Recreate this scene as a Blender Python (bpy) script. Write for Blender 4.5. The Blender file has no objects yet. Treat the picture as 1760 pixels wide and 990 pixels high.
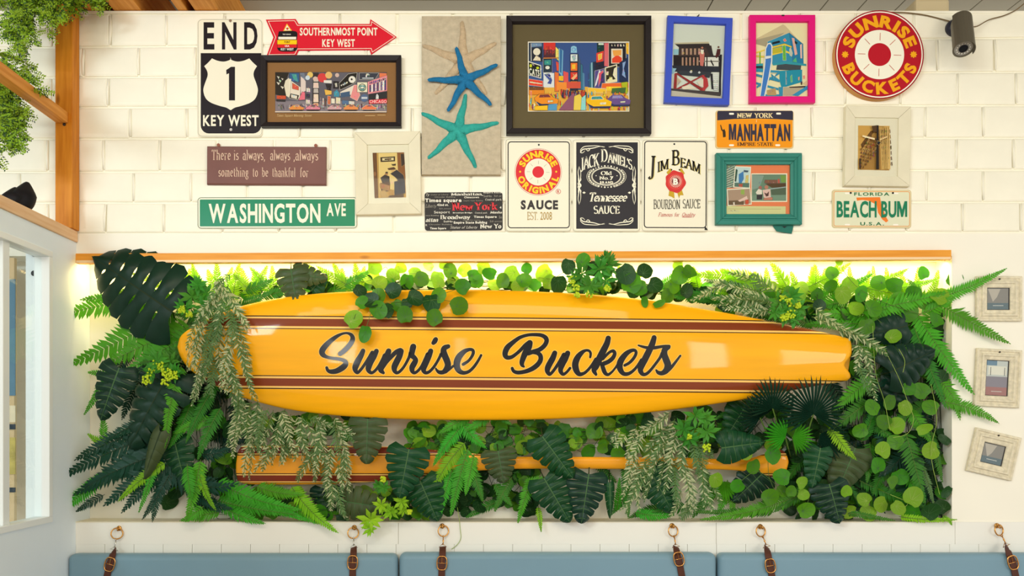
import bpy, bmesh, math, random
from mathutils import Vector, Matrix, Euler
PI = math.pi
R = math.radians
rnd = random.Random(7)
C = bpy.context.scene.collection
SC = bpy.context.scene
# ---------------------------------------------------------------- camera
PXM = 450.0          # photo pixels per metre on the wall plane (y = 0)
D = 2.82             # camera distance from the wall
CX, CY, CZ = 820.0, 728.0, 1.5   # the photo's vanishing point and the eye height
cam = bpy.data.objects.new('camera', bpy.data.cameras.new('camera'))
C.objects.link(cam)
cam.location = (0, -D, CZ)
cam.rotation_euler = (PI/2, 0, 0)
cam.data.sensor_width = 36
cam.data.lens = PXM*D/1760*36
cam.data.shift_x = (880-CX)/1760
cam.data.shift_y = (CY-495)/1760
cam.data.clip_start = 0.05
SC.camera = cam
# ---------------------------------------------------------------- world, lights, exposure
w = bpy.data.worlds.new('world'); SC.world = w; w.use_nodes = True
bg = w.node_tree.nodes['Background']
bg.inputs[0].default_value = (1.0, 0.985, 0.955, 1)
bg.inputs[1].default_value = 0.80
SC.view_settings.view_transform = 'Standard'
SC.view_settings.look = 'None'
SC.view_settings.gamma = 1
SC.view_settings.exposure = 0.34
SC.view_settings.use_curve_mapping = False
def area(name, loc, target, sx, sy, power, col):
    l = bpy.data.lights.new(name, 'AREA'); l.shape = 'RECTANGLE'; l.size = sx; l.size_y = sy
    l.energy = power; l.color = col
    o = bpy.data.objects.new(name, l); C.objects.link(o); o.location = loc
    o.rotation_euler = (Vector(target)-Vector(loc)).to_track_quat('-Z', 'Y').to_euler()
    return o
area('window_daylight_left', (-2.9, -4.6, 3.0), (-0.6, 0, 1.3), 1.6, 0.5, 70, (0.74, 0.90, 1.0))
area('window_pane_left', (-1.6, -6.0, 2.35), (-0.3, 0, 1.7), 0.32, 0.5, 9, (0.95, 0.98, 1.0))
area('window_pane_narrow', (-0.2, -6.0, 2.30), (0, 0, 1.7), 0.12, 0.8, 2.2, (0.95, 0.98, 1.0))
area('window_pane_middle', (2.75, -6.0, 2.35), (0.4, 0, 1.7), 0.42, 0.9, 15, (1.0, 0.97, 0.92))
area('window_pane_right', (4.2, -5.6, 2.25), (0.9, 0, 1.7), 1.3, 0.8, 34, (1.0, 0.92, 0.76))
area('ceiling_lamp_light', (-0.1, -2.6, 3.15), (0.0, 0, 1.4), 2.6, 0.6, 34, (1.0, 0.92, 0.74))
# ---------------------------------------------------------------- helpers
def P(px, py, d=0.0):
    """world point that the photo shows at px,py when it stands d metres in front of the wall plane"""
    k = (D-d)/D/PXM
    return Vector(((px-CX)*k, -d, CZ+(CY-py)*k))
def lin(c):
    c = c/255.0
    return c/12.92 if c <= 0.04045 else ((c+0.055)/1.055)**2.4
def rgb(c):
    return (lin(c[0]), lin(c[1]), lin(c[2]), 1)
MATS = {}
def mat(name, col, rough=0.5, metal=0.0, coat=0.0, noise=0.0, nscale=8.0, bump=0.0, bscale=60.0, trans=0.0, rand=0.0, spec=0.2, emit=None):
    if name in MATS: return MATS[name]
    m = bpy.data.materials.new(name); m.use_nodes = True; nt = m.node_tree; N = nt.nodes; L = nt.links
    b = N['Principled BSDF']; out = N['Material Output']
    b.inputs['Roughness'].default_value = rough
    b.inputs['Metallic'].default_value = metal
    b.inputs['Coat Weight'].default_value = coat
    b.inputs['Coat Roughness'].default_value = 0.06
    b.inputs['Specular IOR Level'].default_value = spec
    b.inputs['Base Color'].default_value = rgb(col)
    src = None
    if noise > 0:
        tc = N.new('ShaderNodeTexCoord'); nz = N.new('ShaderNodeTexNoise'); nz.inputs['Scale'].default_value = nscale; nz.inputs['Detail'].default_value = 5
        L.new(tc.outputs['Object'], nz.inputs['Vector'])
        hs = N.new('ShaderNodeHueSaturation'); hs.inputs['Color'].default_value = rgb(col)
        mr = N.new('ShaderNodeMapRange'); mr.inputs['From Min'].default_value = .3; mr.inputs['From Max'].default_value = .7
        mr.inputs['To Min'].default_value = 1-noise; mr.inputs['To Max'].default_value = 1+noise
        L.new(nz.outputs['Fac'], mr.inputs['Value']); L.new(mr.outputs[0], hs.inputs['Value']); src = hs.outputs[0]
    if rand > 0:
        oi = N.new('ShaderNodeObjectInfo'); h2 = N.new('ShaderNodeHueSaturation')
        if src: L.new(src, h2.inputs['Color'])
        else: h2.inputs['Color'].default_value = rgb(col)
        m1 = N.new('ShaderNodeMapRange'); m1.inputs['To Min'].default_value = 0.5-rand*.09; m1.inputs['To Max'].default_value = 0.5+rand*.05
        m2 = N.new('ShaderNodeMapRange'); m2.inputs['To Min'].default_value = 1-rand; m2.inputs['To Max'].default_value = 1+rand
        sn = N.new('ShaderNodeMath'); sn.operation = 'MULTIPLY'; sn.inputs[1].default_value = 7.13
        fr = N.new('ShaderNodeMath'); fr.operation = 'FRACT'
        L.new(oi.outputs['Random'], m1.inputs['Value']); L.new(oi.outputs['Random'], sn.inputs[0]); L.new(sn.outputs[0], fr.inputs[0]); L.new(fr.outputs[0], m2.inputs['Value'])
        L.new(m1.outputs[0], h2.inputs['Hue']); L.new(m2.outputs[0], h2.inputs['Value']); src = h2.outputs[0]
    if src: L.new(src, b.inputs['Base Color'])
    if bump > 0:
        tc = N.new('ShaderNodeTexCoord'); nz = N.new('ShaderNodeTexNoise'); nz.inputs['Scale'].default_value = bscale; nz.inputs['Detail'].default_value = 4
        bp = N.new('ShaderNodeBump'); bp.inputs['Strength'].default_value = bump; bp.inputs['Distance'].default_value = 0.004
        L.new(tc.outputs['Object'], nz.inputs['Vector']); L.new(nz.outputs['Fac'], bp.inputs['Height']); L.new(bp.outputs[0], b.inputs['Normal'])
    if trans > 0:
        t = N.new('ShaderNodeBsdfTranslucent'); mx = N.new('ShaderNodeMixShader'); mx.inputs[0].default_value = trans
        t.inputs['Color'].default_value = rgb(tuple(min(255, v*1.25) for v in col))
        if src: L.new(src, t.inputs['Color'])
        L.new(b.outputs[0], mx.inputs[1]); L.new(t.outputs[0], mx.inputs[2]); L.new(mx.outputs[0], out.inputs['Surface'])
    if emit:
        b.inputs['Emission Color'].default_value = rgb(col); b.inputs['Emission Strength'].default_value = emit
    MATS[name] = m
    return m
def wood(name, c1, c2, axis=0, rough=0.5, scale=5.0, stretch=14.0, knots=True):
    if name in MATS: return MATS[name]
    m = bpy.data.materials.new(name); m.use_nodes = True; nt = m.node_tree; N = nt.nodes; L = nt.links
    b = N['Principled BSDF']; b.inputs['Roughness'].default_value = rough; b.inputs['Specular IOR Level'].default_value = .2
    tc = N.new('ShaderNodeTexCoord'); mp = N.new('ShaderNodeMapping')
    sc = [stretch]*3; sc[axis] = 1.0; mp.inputs['Scale'].default_value = sc
    nz = N.new('ShaderNodeTexNoise'); nz.inputs['Scale'].default_value = scale; nz.inputs['Detail'].default_value = 6
    cr = N.new('ShaderNodeValToRGB'); cr.color_ramp.elements[0].position = .3; cr.color_ramp.elements[1].position = .7
    cr.color_ramp.elements[0].color = rgb(c1); cr.color_ramp.elements[1].color = rgb(c2)
    L.new(tc.outputs['Object'], mp.inputs[0]); L.new(mp.outputs[0], nz.inputs['Vector']); L.new(nz.outputs['Fac'], cr.inputs[0])
    src = cr.outputs[0]
    if knots:
        mk = N.new('ShaderNodeMapping'); ks = [9.0]*3; ks[axis] = 3.2; mk.inputs['Scale'].default_value = ks
        vo = N.new('ShaderNodeTexVoronoi'); vo.inputs['Scale'].default_value = 1.0
        cr2 = N.new('ShaderNodeValToRGB'); cr2.color_ramp.elements[0].position = .05; cr2.color_ramp.elements[1].position = .1
        cr2.color_ramp.elements[0].color = (.25, .09, .03, 1); cr2.color_ramp.elements[1].color = (1, 1, 1, 1)
        mx = N.new('ShaderNodeMix'); mx.data_type = 'RGBA'; mx.blend_type = 'MULTIPLY'; mx.inputs[0].default_value = .7
        L.new(tc.outputs['Object'], mk.inputs[0]); L.new(mk.outputs[0], vo.inputs['Vector']); L.new(vo.outputs['Distance'], cr2.inputs[0])
        L.new(src, mx.inputs[6]); L.new(cr2.outputs[0], mx.inputs[7]); src = mx.outputs[2]
    L.new(src, b.inputs['Base Color'])
    MATS[name] = m
    return m
def printmat(name, rough=0.35, coat=0.0):
    """flat print: colours come from the face-corner attribute 'ink'"""
    if name in MATS: return MATS[name]
    m = bpy.data.materials.new(name); m.use_nodes = True; N = m.node_tree.nodes
    a = N.new('ShaderNodeVertexColor'); a.layer_name = 'ink'
    m.node_tree.links.new(a.outputs[0], N['Principled BSDF'].inputs['Base Color'])
    N['Principled BSDF'].inputs['Roughness'].default_value = rough
    N['Principled BSDF'].inputs['Coat Weight'].default_value = coat
    N['Principled BSDF'].inputs['Specular IOR Level'].default_value = .2
    MATS[name] = m
    return m
def glassmat(name, tint=(240, 250, 248), rough=0.0, ior=1.45):
    if name in MATS: return MATS[name]
    m = bpy.data.materials.new(name); m.use_nodes = True; nt = m.node_tree; N = nt.nodes; L = nt.links
    N.remove(N['Principled BSDF'])
    t = N.new('ShaderNodeBsdfTransparent'); t.inputs[0].default_value = rgb(tint)
    g = N.new('ShaderNodeBsdfGlossy'); g.inputs['Roughness'].default_value = rough
    f = N.new('ShaderNodeLayerWeight'); f.inputs[0].default_value = .5; pw = N.new('ShaderNodeMath'); pw.operation = 'POWER'; pw.inputs[1].default_value = 4.0
    mm = N.new('ShaderNodeMath'); mm.operation = 'MULTIPLY_ADD'; f0 = ((ior-1)/(ior+1))**2; mm.inputs[1].default_value = 1-f0; mm.inputs[2].default_value = f0
    L.new(f.outputs['Facing'], pw.inputs[0]); L.new(pw.outputs[0], mm.inputs[0])
    mx = N.new('ShaderNodeMixShader')
    L.new(mm.outputs[0], mx.inputs[0]); L.new(t.outputs[0], mx.inputs[1]); L.new(g.outputs[0], mx.inputs[2])
    L.new(mx.outputs[0], N['Material Output'].inputs['Surface'])
    MATS[name] = m
    return m
def tag(o, label=None, cat=None, group=None, kind=None):
    if label: o['label'] = label
    if cat: o['category'] = cat
    if group: o['group'] = group
    if kind: o['kind'] = kind
    return o
def thing(name, label, cat, loc=(0, 0, 0), rot=(0, 0, 0), group=None):
    o = bpy.data.objects.new(name, None); o.empty_display_size = 0.05; C.objects.link(o)
    o.location = loc; o.rotation_euler = rot
    return tag(o, label, cat, group)
def mesh_obj(name, vs, fs, mats, parent=None, label=None, fm=None, smooth=False, ink=None, loc=None):
    me = bpy.data.meshes.new(name); me.from_pydata([tuple(v) for v in vs], [], fs)
    if not isinstance(mats, (list, tuple)): mats = [mats]
    for m in mats: me.materials.append(m)
    if fm: me.polygons.foreach_set('material_index', fm)
    if smooth: me.polygons.foreach_set('use_smooth', [True]*len(me.polygons))
    if ink:
        at = me.color_attributes.new('ink', 'FLOAT_COLOR', 'CORNER'); i = 0
        for p, c in zip(me.polygons, ink):
            for _ in range(p.loop_total): at.data[i].color = c; i += 1
    me.validate(); me.update()
    o = bpy.data.objects.new(name, me); C.objects.link(o)
    if parent is not None: o.parent = parent
    if loc is not None: o.location = loc
    if label: o['label'] = label
    return o
def obj_me(name, me, parent, loc=None, rot=None, scale=None):
    o = bpy.data.objects.new(name, me); C.objects.link(o); o.parent = parent
    if loc is not None: o.location = loc
    if rot is not None: o.rotation_euler = rot
    if scale is not None: o.scale = scale
    return o
class G:
    """collects geometry in plain 3-D"""
    def __init__(s): s.v = []; s.f = []; s.m = []; s.k = 0
    def add(s, vs, fs, k=None):
        n = len(s.v); s.v += [tuple(v) for v in vs]; s.f += [tuple(i+n for i in f) for f in fs]; s.m += [s.k if k is None else k]*len(fs); return s
    def box(s, x0, x1, y0, y1, z0, z1, b=0.0):
        if b <= 0:
            vs = [(x, y, z) for x in (x0, x1) for y in (y0, y1) for z in (z0, z1)]
            return s.add(vs, [(0, 1, 3, 2), (4, 6, 7, 5), (0, 4, 5, 1), (2, 3, 7, 6), (0, 2, 6, 4), (1, 5, 7, 3)])
        bm = bmesh.new(); bmesh.ops.create_cube(bm, size=1)
        for v in bm.verts: v.co = ((x0+x1)/2+v.co.x*(x1-x0), (y0+y1)/2+v.co.y*(y1-y0), (z0+z1)/2+v.co.z*(z1-z0))
        bmesh.ops.bevel(bm, geom=bm.edges[:], offset=b, segments=2, profile=.6, affect='EDGES')
        s.bm(bm); return s
    def bm(s, bm):
        bm.verts.index_update()
        s.add([v.co[:] for v in bm.verts], [[v.index for v in f.verts] for f in bm.faces]); bm.free()
    def tube(s, pts, r, n=8, cap=True):
        pts = [Vector(p) for p in pts]; rs = r if isinstance(r, (list, tuple)) else [r]*len(pts)
        vs = []; fs = []; up = None
        for i, p in enumerate(pts):
            t = (pts[min(i+1, len(pts)-1)]-pts[max(i-1, 0)]).normalized()
            if up is None: up = t.orthogonal().normalized()
            a = (up-t*up.dot(t)).normalized(); up = a; b = t.cross(a)
            for j in range(n):
                q = 2*PI*j/n; vs.append(p+(a*math.cos(q)+b*math.sin(q))*rs[i])
        for i in range(len(pts)-1):
            for j in range(n):
                fs.append((i*n+j, i*n+(j+1) % n, (i+1)*n+(j+1) % n, (i+1)*n+j))
        if cap: fs.append(tuple(range(n))[::-1]); fs.append(tuple(range((len(pts)-1)*n, len(pts)*n)))
        return s.add(vs, fs)
    def torus(s, c, ax, r, t, n=20, m=8, sx=1, sz=1):
        c = Vector(c); ax = Vector(ax).normalized(); a = ax.orthogonal().normalized(); b = ax.cross(a); vs = []; fs = []
        for i in range(n):
            q = 2*PI*i/n; rad = a*math.cos(q)*sx+b*math.sin(q)*sz
            for j in range(m):
                w = 2*PI*j/m; vs.append(c+rad*r+(rad.normalized()*math.cos(w)+ax*math.sin(w))*t)
        for i in range(n):
            for j in range(m): fs.append((i*m+j, ((i+1) % n)*m+j, ((i+1) % n)*m+(j+1) % m, i*m+(j+1) % m))
        return s.add(vs, fs)
    def ball(s, c, r, n=8, m=5, sx=1, sy=1, sz=1):
        vs = [(c[0], c[1], c[2]+r*sz)]; fs = []
        for i in range(1, m):
            th = PI*i/m
            for j in range(n):
                q = 2*PI*j/n; vs.append((c[0]+r*sx*math.sin(th)*math.cos(q), c[1]+r*sy*math.sin(th)*math.sin(q), c[2]+r*sz*math.cos(th)))
        vs.append((c[0], c[1], c[2]-r*sz)); e = len(vs)-1
        for j in range(n):
            fs.append((0, 1+j, 1+(j+1) % n)); fs.append((e, e-n+(j+1) % n, e-n+j))
            for i in range(m-2): a = 1+i*n; fs.append((a+j, a+n+j, a+n+(j+1) % n, a+(j+1) % n))
        return s.add(vs, fs)
    def lathe(s, c, ax, prof, n=24):
        c = Vector(c); ax = Vector(ax).normalized(); a = ax.orthogonal().normalized(); b = ax.cross(a); vs = []; fs = []
        for r, h in prof:
            for j in range(n):
                q = 2*PI*j/n; vs.append(c+ax*h+(a*math.cos(q)+b*math.sin(q))*r)
        for i in range(len(prof)-1):
            for j in range(n): fs.append((i*n+j, i*n+(j+1) % n, (i+1)*n+(j+1) % n, (i+1)*n+j))
        fs.append(tuple(range(n))[::-1]); fs.append(tuple(range((len(prof)-1)*n, len(prof)*n)))
        return s.add(vs, fs)
    def obj(s, name, mats, parent=None, label=None, smooth=False):
        off = Vector(); q = parent
        while q is not None: off += Vector(q.location); q = q.parent
        return mesh_obj(name, [Vector(v)-off for v in s.v], s.f, mats, parent, label, fm=s.m, smooth=smooth)
# ---------------------------------------------------------------- shared materials
WHITE = mat('painted_masonry', (245, 240, 220), 0.6, noise=.05, nscale=5, bump=.25, bscale=18)
PLASTER = mat('smooth_white_paint', (244, 239, 222), 0.55, noise=.02, nscale=3)
COOLW = mat('cool_white_lacquer', (236, 240, 238), 0.35)
PINE = wood('honey_pine', (190, 112, 20), (216, 140, 40), axis=2, rough=.45)
PINEX = wood('honey_pine_long', (222, 142, 40), (236, 162, 58), axis=0, rough=.45)
PINEY = wood('honey_pine_rail', (200, 126, 40), (226, 160, 76), axis=1, rough=.5)
BLACK = mat('satin_black', (28, 27, 30), 0.4)
BRASS = mat('brass', (205, 150, 80), 0.25, metal=1)
STEEL = mat('steel', (200, 195, 185), 0.3, metal=1)
DARKM = mat('dark_screw', (60, 52, 46), 0.5, metal=.6)
# ================================================================ STRUCTURE
def struct(name, g, m, smooth=False, parent=None):
    o = g.obj(name, m, parent, smooth=smooth)
    if parent is None: o['kind'] = 'structure'
    return o
xL, xR = -3.2, 2.6
z400 = P(0, 401).z; ztop = P(0, 22).z
# upper wall: mortar body with painted blocks set proud of the joints
g = G(); g.box(xL, xR, 0.006, 0.26, z400, ztop-0.004)
upper = struct('wall_back', g, WHITE)
rowsL = [24, 80, 132, 184, 238, 295, 348, 401]; rowsR = [19, 66, 124, 181, 237, 292, 347, 399]
offs = [187, 146, 187, 138, 181, 137, 183]
def rowy(i, x): return rowsL[i]+(rowsR[i]-rowsL[i])*(x-200)/1400
for r in range(7):
    x = offs[r]-98*8
    wv = [98, 98, 98]
    while x < 2000:
        wd = 97.5+rnd.uniform(-3, 3); x1 = x+wd; m_ = 1.7
        gx0, gx1 = x+m_, x1-m_
        q = [(gx0+rnd.uniform(-.8, .8), rowy(r, gx0)+1.4+rnd.uniform(-.4, .4)), (gx1+rnd.uniform(-.8, .8), rowy(r, gx1)+1.4+rnd.uniform(-.4, .4)),
             (gx1+rnd.uniform(-.8, .8), rowy(r+1, gx1)-1.4+rnd.uniform(-.4, .4)), (gx0+rnd.uniform(-.8, .8), rowy(r+1, gx0)-1.4+rnd.uniform(-.4, .4))]
        if r == 0: q[0] = (q[0][0], 24.2-gx0*.003); q[1] = (q[1][0], 24.2-gx1*.003)
        cx = sum(a for a, b in q)/4; cy = sum(b for a, b in q)/4; c0 = P(cx, cy, 0)
        pr = rnd.uniform(0, .0012); vs = []
        for ins, dd in ((0, -0.008), (.3, -0.0022), (2.6, pr), (6.5, pr+.0008)):
            for a, b in q:
                sx = 1 if a < cx else -1; sy = 1 if b < cy else -1
                p = P(a+sx*ins, b+sy*ins, 0); vs.append((p.x-c0.x, -dd, p.z-c0.z))
        fs = []
        for L_ in range(3):
            for j in range(4): fs.append((L_*4+j, L_*4+(j+1) % 4, (L_+1)*4+(j+1) % 4, (L_+1)*4+j)[::-1])
        fs.append((12, 15, 14, 13)[::1])
        o = mesh_obj('brick', vs, fs, WHITE, upper, smooth=False, loc=c0)
        if r < 7 and -160 < x < 1900 and (x < 330 or x > 1380 or rnd.random() < .4):   # bead of mortar squeezed out of the upright joint
            pa = P(x, rowy(r, x)+3, 0); pb = P(x+rnd.uniform(-2, 2), rowy(r+1, x)-4, 0)
            gb = G(); pm = (pa+pb)/2+Vector((rnd.uniform(-.003, .003), 0, 0)); gb.tube([(pa.x, .003, pa.z), (pm.x, .0022, pm.z), (pb.x, .003, pb.z)], [.0048, .0062, .0045], 6)
            gb.obj('mortar_bead', WHITE, upper, smooth=True)
        x = x1
# ledge of the wall top
g = G(); g.box(xL, xR, -0.004, 0.262, ztop-.004, ztop+.006, .002)
struct('trim_1', g, WHITE)
# smooth lintel band, right-hand side, alcove back, sill
zf0 = P(0, 449).z; zsill = P(0, 897).z; xal = P(1636, 0).x; xar = xR; DEP = 0.10
g = G(); g.box(xL, xR, 0.001, 0.26, P(0, 440).z, z400)
struct('wall_lintel', g, PLASTER)
g = G(); g.box(xal, xR, 0.0, 0.26, zsill, P(0, 440).z+.0005)
struct('wall_right', g, PLASTER)
g = G(); g.box(xL, xal, DEP, 0.26, 0.0, P(0, 440).z-.0002)
struct('wall_alcove', g, mat('alcove_paint', (240, 234, 216), 0.6, noise=.02))
# lower wainscot: white panels with seams, then a course of short boards just above the bench
g = G(); g.box(P(131, 0).x, xR, -0.0005, DEP-.0005, 0.0, zsill-.003)
wain = struct('wall_lower', g, mat('seam_grey', (206, 202, 188), .7))
PANEL = mat('white_panel', (238, 236, 226), .4, noise=.015, nscale=2)
for a, b in ((131, 684.6), (685.4, 1230), (1231, 1640), (1640.6, 2000)):
    g = G(); g.box(P(a, 0).x, P(b, 0).x, -0.004, -.0004, P(0, 935).z, zsill, .0004)
    g.obj('panel', PANEL, wain)
x = 131
while x < 1980:
    g = G(); g.box(P(x+.35, 0).x, P(x+49.6, 0).x, -0.004, -.0004, P(0, 1010).z, P(0, 935.02).z, .0002)
    g.obj('board', PANEL, wain); x += 50
g = G(); g.box(P(131, 0).x, xal+.001, -.0045, DEP-.0005, zsill-.003, zsill+.0012, .0005)
struct('trim_2', g, mat('sill_paint', (226, 218, 196), .5))
# floor and ceiling
g = G(); g.box(-3.2, 3.2, -6.5, 0.0, -0.05, 0.0)
struct('floor', g, wood('floor_boards', (150, 120, 90), (176, 146, 112), axis=0, rough=.4, knots=False))
CEIL = mat('grey_ceiling_board', (160, 152, 130), .6, noise=.05, nscale=3)
g = G(); g.box(-3.2, 3.2, -6.5, 2.6, 3.272, 3.32)
ceil = struct('ceiling', g, mat('ceiling_gap', (70, 66, 60), .8))
yy = 2.5
while yy > -6.4:
    g = G(); g.box(-3.2, 0.98, yy-.145, yy, 3.262, 3.2715, .002); g.obj('plank', CEIL, ceil)
    yy -= .15
xx = 0.985
while xx < 3.1:
    g = G(); g.box(xx, xx+.155, -6.4, 2.5, 3.262, 3.2715, .002); g.obj('plank', CEIL, ceil); xx += .16
# joists crossing the wall top
def joist(x0, x1, label, z0=ztop+.008, z1=3.262, y0=-3.5, y1=2.4):
    g = G(); t = thing('ceiling_joist', label, 'joist', ((x0+x1)/2, 0, z0))
    g.box(x0, x1, y0, y1, z0, z1, .004); g.obj('beam', PINEY, t); return t
joist(P(196, 0).x, P(243, 0).x, 'pale honey timber joist crossing the wall top, second from the left-hand post')
joist(P(140, 0).x, P(178, 0).x, 'timber joist over the wall top directly beside the left-hand post')
joist(P(335, 0).x, P(376, 0).x, 'timber joist crossing the wall top above the black and white END sign')
joist(P(306, 0).x, P(322, 0).x, 'thin dark timber joist above the left edge of the END sign')
t = thing('ceiling_housing', 'beige rounded housing on the wall top above the security camera', 'housing', P(1625, 22, -.1))
g = G(); g.box(P(1590, 0).x, P(1650, 0).x, .06, .25, ztop+.007, ztop+.09, .012); g.obj('casing', mat('beige_plastic', (205, 188, 150), .5), t)
# ---------------------------------------------------------------- left partition with window
XW = P(131, 0).x            # its right face
zb0, zb1 = P(0, 417).z, P(0, 398).z
wz0, wz1 = 1.146, 2.118; wy1 = -.165; wy0 = -1.25
g = G()
g.box(XW-.09, XW, wy1, DEP-.0005, 0, zb0); g.box(XW-.09, XW, -2.4, wy1, 0, wz0); g.box(XW-.09, XW, -2.4, wy1, wz1, zb0); g.box(XW-.09, XW, -2.4, wy0, wz0, wz1)
struct('wall_left', g, mat('partition_paint', (230, 240, 246), .45, noise=.01))
fr = G()
def ring_yz(g, x0, x1, y0, y1, z0, z1, t):
    g.box(x0, x1, y0, y1, z1-t, z1, .002); g.box(x0, x1, y0, y1, z0, z0+t, .002); g.box(x0, x1, y1-t, y1, z0+t, z1-t, .002); g.box(x0, x1, y0, y0+t, z0+t, z1-t, .002)
ring_yz(fr, XW-.05, XW+.006, wy0, wy1, wz0, wz1, .022)
fr.box(XW-.0895, XW-.0505, wy1-.004, wy1-.0005, wz0+.001, wz1-.001)
win = struct('window_1', fr, COOLW)
g = G(); g.box(XW-.034, XW-.010, -.42, -.385, wz0+.02, wz1-.02, .003); g.box(XW-.034, XW-.010, -.9, -.87, wz0+.02, wz1-.02, .003)
g.obj('mullion', COOLW, win)
GL = glassmat('window_glass', (251, 254, 253), ior=1.5)
for a, b in ((-.385, wy1-.02), (-.87, -.42), (wy0+.02, -.9)):
    g = G(); g.box(XW-.024, XW-.020, a, b, wz0+.02, wz1-.02); g.obj('pane', GL, win)
g = G(); g.ball((XW-.1, -.2, 2.02), .02); g.lathe((XW-.075, -.215, 2.035), (1, 0, 0), [(.012, 0), (.012, .01)], 14)
# pine rail on the partition, post, side rail
rail = thing('timber_rail', 'long pine rail capping the white partition at left', 'rail', (XW-.04, 0, zb0))
g = G(); g.box(XW-.10, XW+.008, -2.4, -.0015, zb0, zb1, .004); g.obj('beam', wood('pale_pine', (222, 176, 128), (236, 200, 158), axis=1, rough=.5), rail)
post = thing('timber_post', 'upright orange pine post standing on the partition rail', 'post', (XW+.0, 0, zb1))
g = G(); g.box(P(96, 0, .05).x, P(125.5, 0, .05).x, -.055, -.0045, zb1, 3.262, .003); g.obj('beam', PINE, post)
g = G(); g.lathe((P(112, 214, .05).x, -.054, P(112, 214, .055).z), (0, -1, 0), [(.006, 0), (.006, .003), (.003, .004)], 10); g.obj('bolt', DARKM, post)
srail = thing('timber_side_rail', 'slanting-looking pine cross rail running forward from the upright post', 'rail', (XW, -.06, 2.65))
g = G(); g.box(XW-.045, XW+.0, -1.3, -.0555, 2.625, 2.665, .003); g.obj('beam', PINEY, srail)
trail = thing('timber_top_rail', 'pine rail high at the top left corner over the post', 'rail', (XW, -.06, 3.1))
g = G(); g.box(XW-.05, XW+.0, -2.3, -.0555, 3.19, 3.26, .003); g.obj('beam', PINEY, trail)
# what stands behind the glass
g = G(); g.lathe(P(59, 470, .1705), (0, -1, 0), [(.010, 0), (.010, .004), (.007, .006)], 16); g.obj('lock_cap', BLACK, win)
g = G(); g.lathe(P(59, 437, .1705), (0, -1, 0), [(.009, 0), (.009, .004)], 14); g.obj('lock_cap', BLACK, win)
t = thing('display_board', 'tall board of yellow, blue and red posters seen behind the window pane', 'poster', P(5, 700, .005))
g = G(); g.box(P(-70, 0).x, P(30, 0).x, -.02, -.004, P(0, 905).z, P(0, 445).z); g.obj('backing', mat('tan_board', (214, 186, 142), .6), t)
# ================================================================ LETTERING
def build_glyphs(chars, off):
    objs = []
    for c in chars:
        cu = bpy.data.curves.new('g', 'FONT'); cu.body = c; cu.offset = off; cu.resolution_u = 3
        o = bpy.data.objects.new('g', cu); C.objects.link(o); objs.append(o)
    bpy.context.view_layer.update(); dg = bpy.context.evaluated_depsgraph_get(); out = {}
    for c, o in zip(chars, objs):
        me = bpy.data.meshes.new_from_object(o.evaluated_get(dg))
        vs = [(v.co.x, v.co.y) for v in me.vertices]; fs = [tuple(p.vertices) for p in me.polygons]
        bpy.data.meshes.remove(me)
        x0 = min(a for a, b in vs); x1 = max(a for a, b in vs)
        out[c] = ([(a-x0, b) for a, b in vs], fs, x1-x0)
    for o in objs:
        cu = o.data; bpy.data.objects.remove(o); bpy.data.curves.remove(cu)
    return out
CH = "ABCDEFGHIJKLMNOPQRSTUVWXYZabcdefghijklmnopqrstuvwxyz0123456789.,'&"
FONTS = {'sans': build_glyphs(CH, 0.0), 'bold': build_glyphs(CH, 0.03), 'black': build_glyphs(CH, 0.05)}
for k_, f_ in FONTS.items():
    hs = max(b for a, b in f_['H'][0])
    for c, (v, f, w_) in list(f_.items()): f_[c] = ([(a/hs, b/hs) for a, b in v], f, w_/hs)
for k_, s_ in (('bold', .235), ('black', .29)):     # a cleaner heavy M
    w_ = 1.02+s_*.6; FONTS[k_]['M'] = ([(0, 0), (s_, 0), (s_, .58), (w_/2-s_*.45, 0), (w_/2+s_*.45, 0), (w_-s_, .58), (w_-s_, 0), (w_, 0), (w_, 1), (w_-s_*1.25, 1), (w_/2, .45), (s_*1.25, 1), (0, 1)], [tuple(range(13))], w_)
def ribbon(pts, hw, caps=True):
    """flat stroke: quads along the line, round ends"""
    vs = []; fs = []; n = len(pts)
    for i in range(n):
        a = pts[max(i-1, 0)]; b = pts[min(i+1, n-1)]; dx, dy = b[0]-a[0], b[1]-a[1]; l = math.hypot(dx, dy) or 1
        nx, ny = -dy/l*hw[i], dx/l*hw[i]; vs += [(pts[i][0]+nx, pts[i][1]+ny), (pts[i][0]-nx, pts[i][1]-ny)]
    for i in range(n-1): fs.append((2*i, 2*i+1, 2*i+3, 2*i+2))
    if caps:
        for i in (0, n-1):
            b0 = len(vs)
            for j in range(12): q = 2*PI*j/12; vs.append((pts[i][0]+hw[i]*math.cos(q), pts[i][1]+hw[i]*math.sin(q)))
            fs.append(tuple(range(b0, b0+12)))
    return vs, fs
def catmull(pts, sub=6):
    out = []; n = len(pts)
    for i in range(n-1):
        p0 = pts[max(i-1, 0)]; p1 = pts[i]; p2 = pts[i+1]; p3 = pts[min(i+2, n-1)]
        for s in range(sub):
            t = s/sub
            out.append(tuple(.5*((2*p1[k])+(-p0[k]+p2[k])*t+(2*p0[k]-5*p1[k]+4*p2[k]-p3[k])*t*t+(-p0[k]+3*p1[k]-3*p2[k]+p3[k])*t**3) for k in range(len(p1))))
    out.append(tuple(pts[-1])); return out
def arcp(cx, cy, rx, ry, a0, a1, n=9):
    return [(cx+rx*math.cos(R(a0+(a1-a0)*i/n)), cy+ry*math.sin(R(a0+(a1-a0)*i/n))) for i in range(n+1)]
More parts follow.
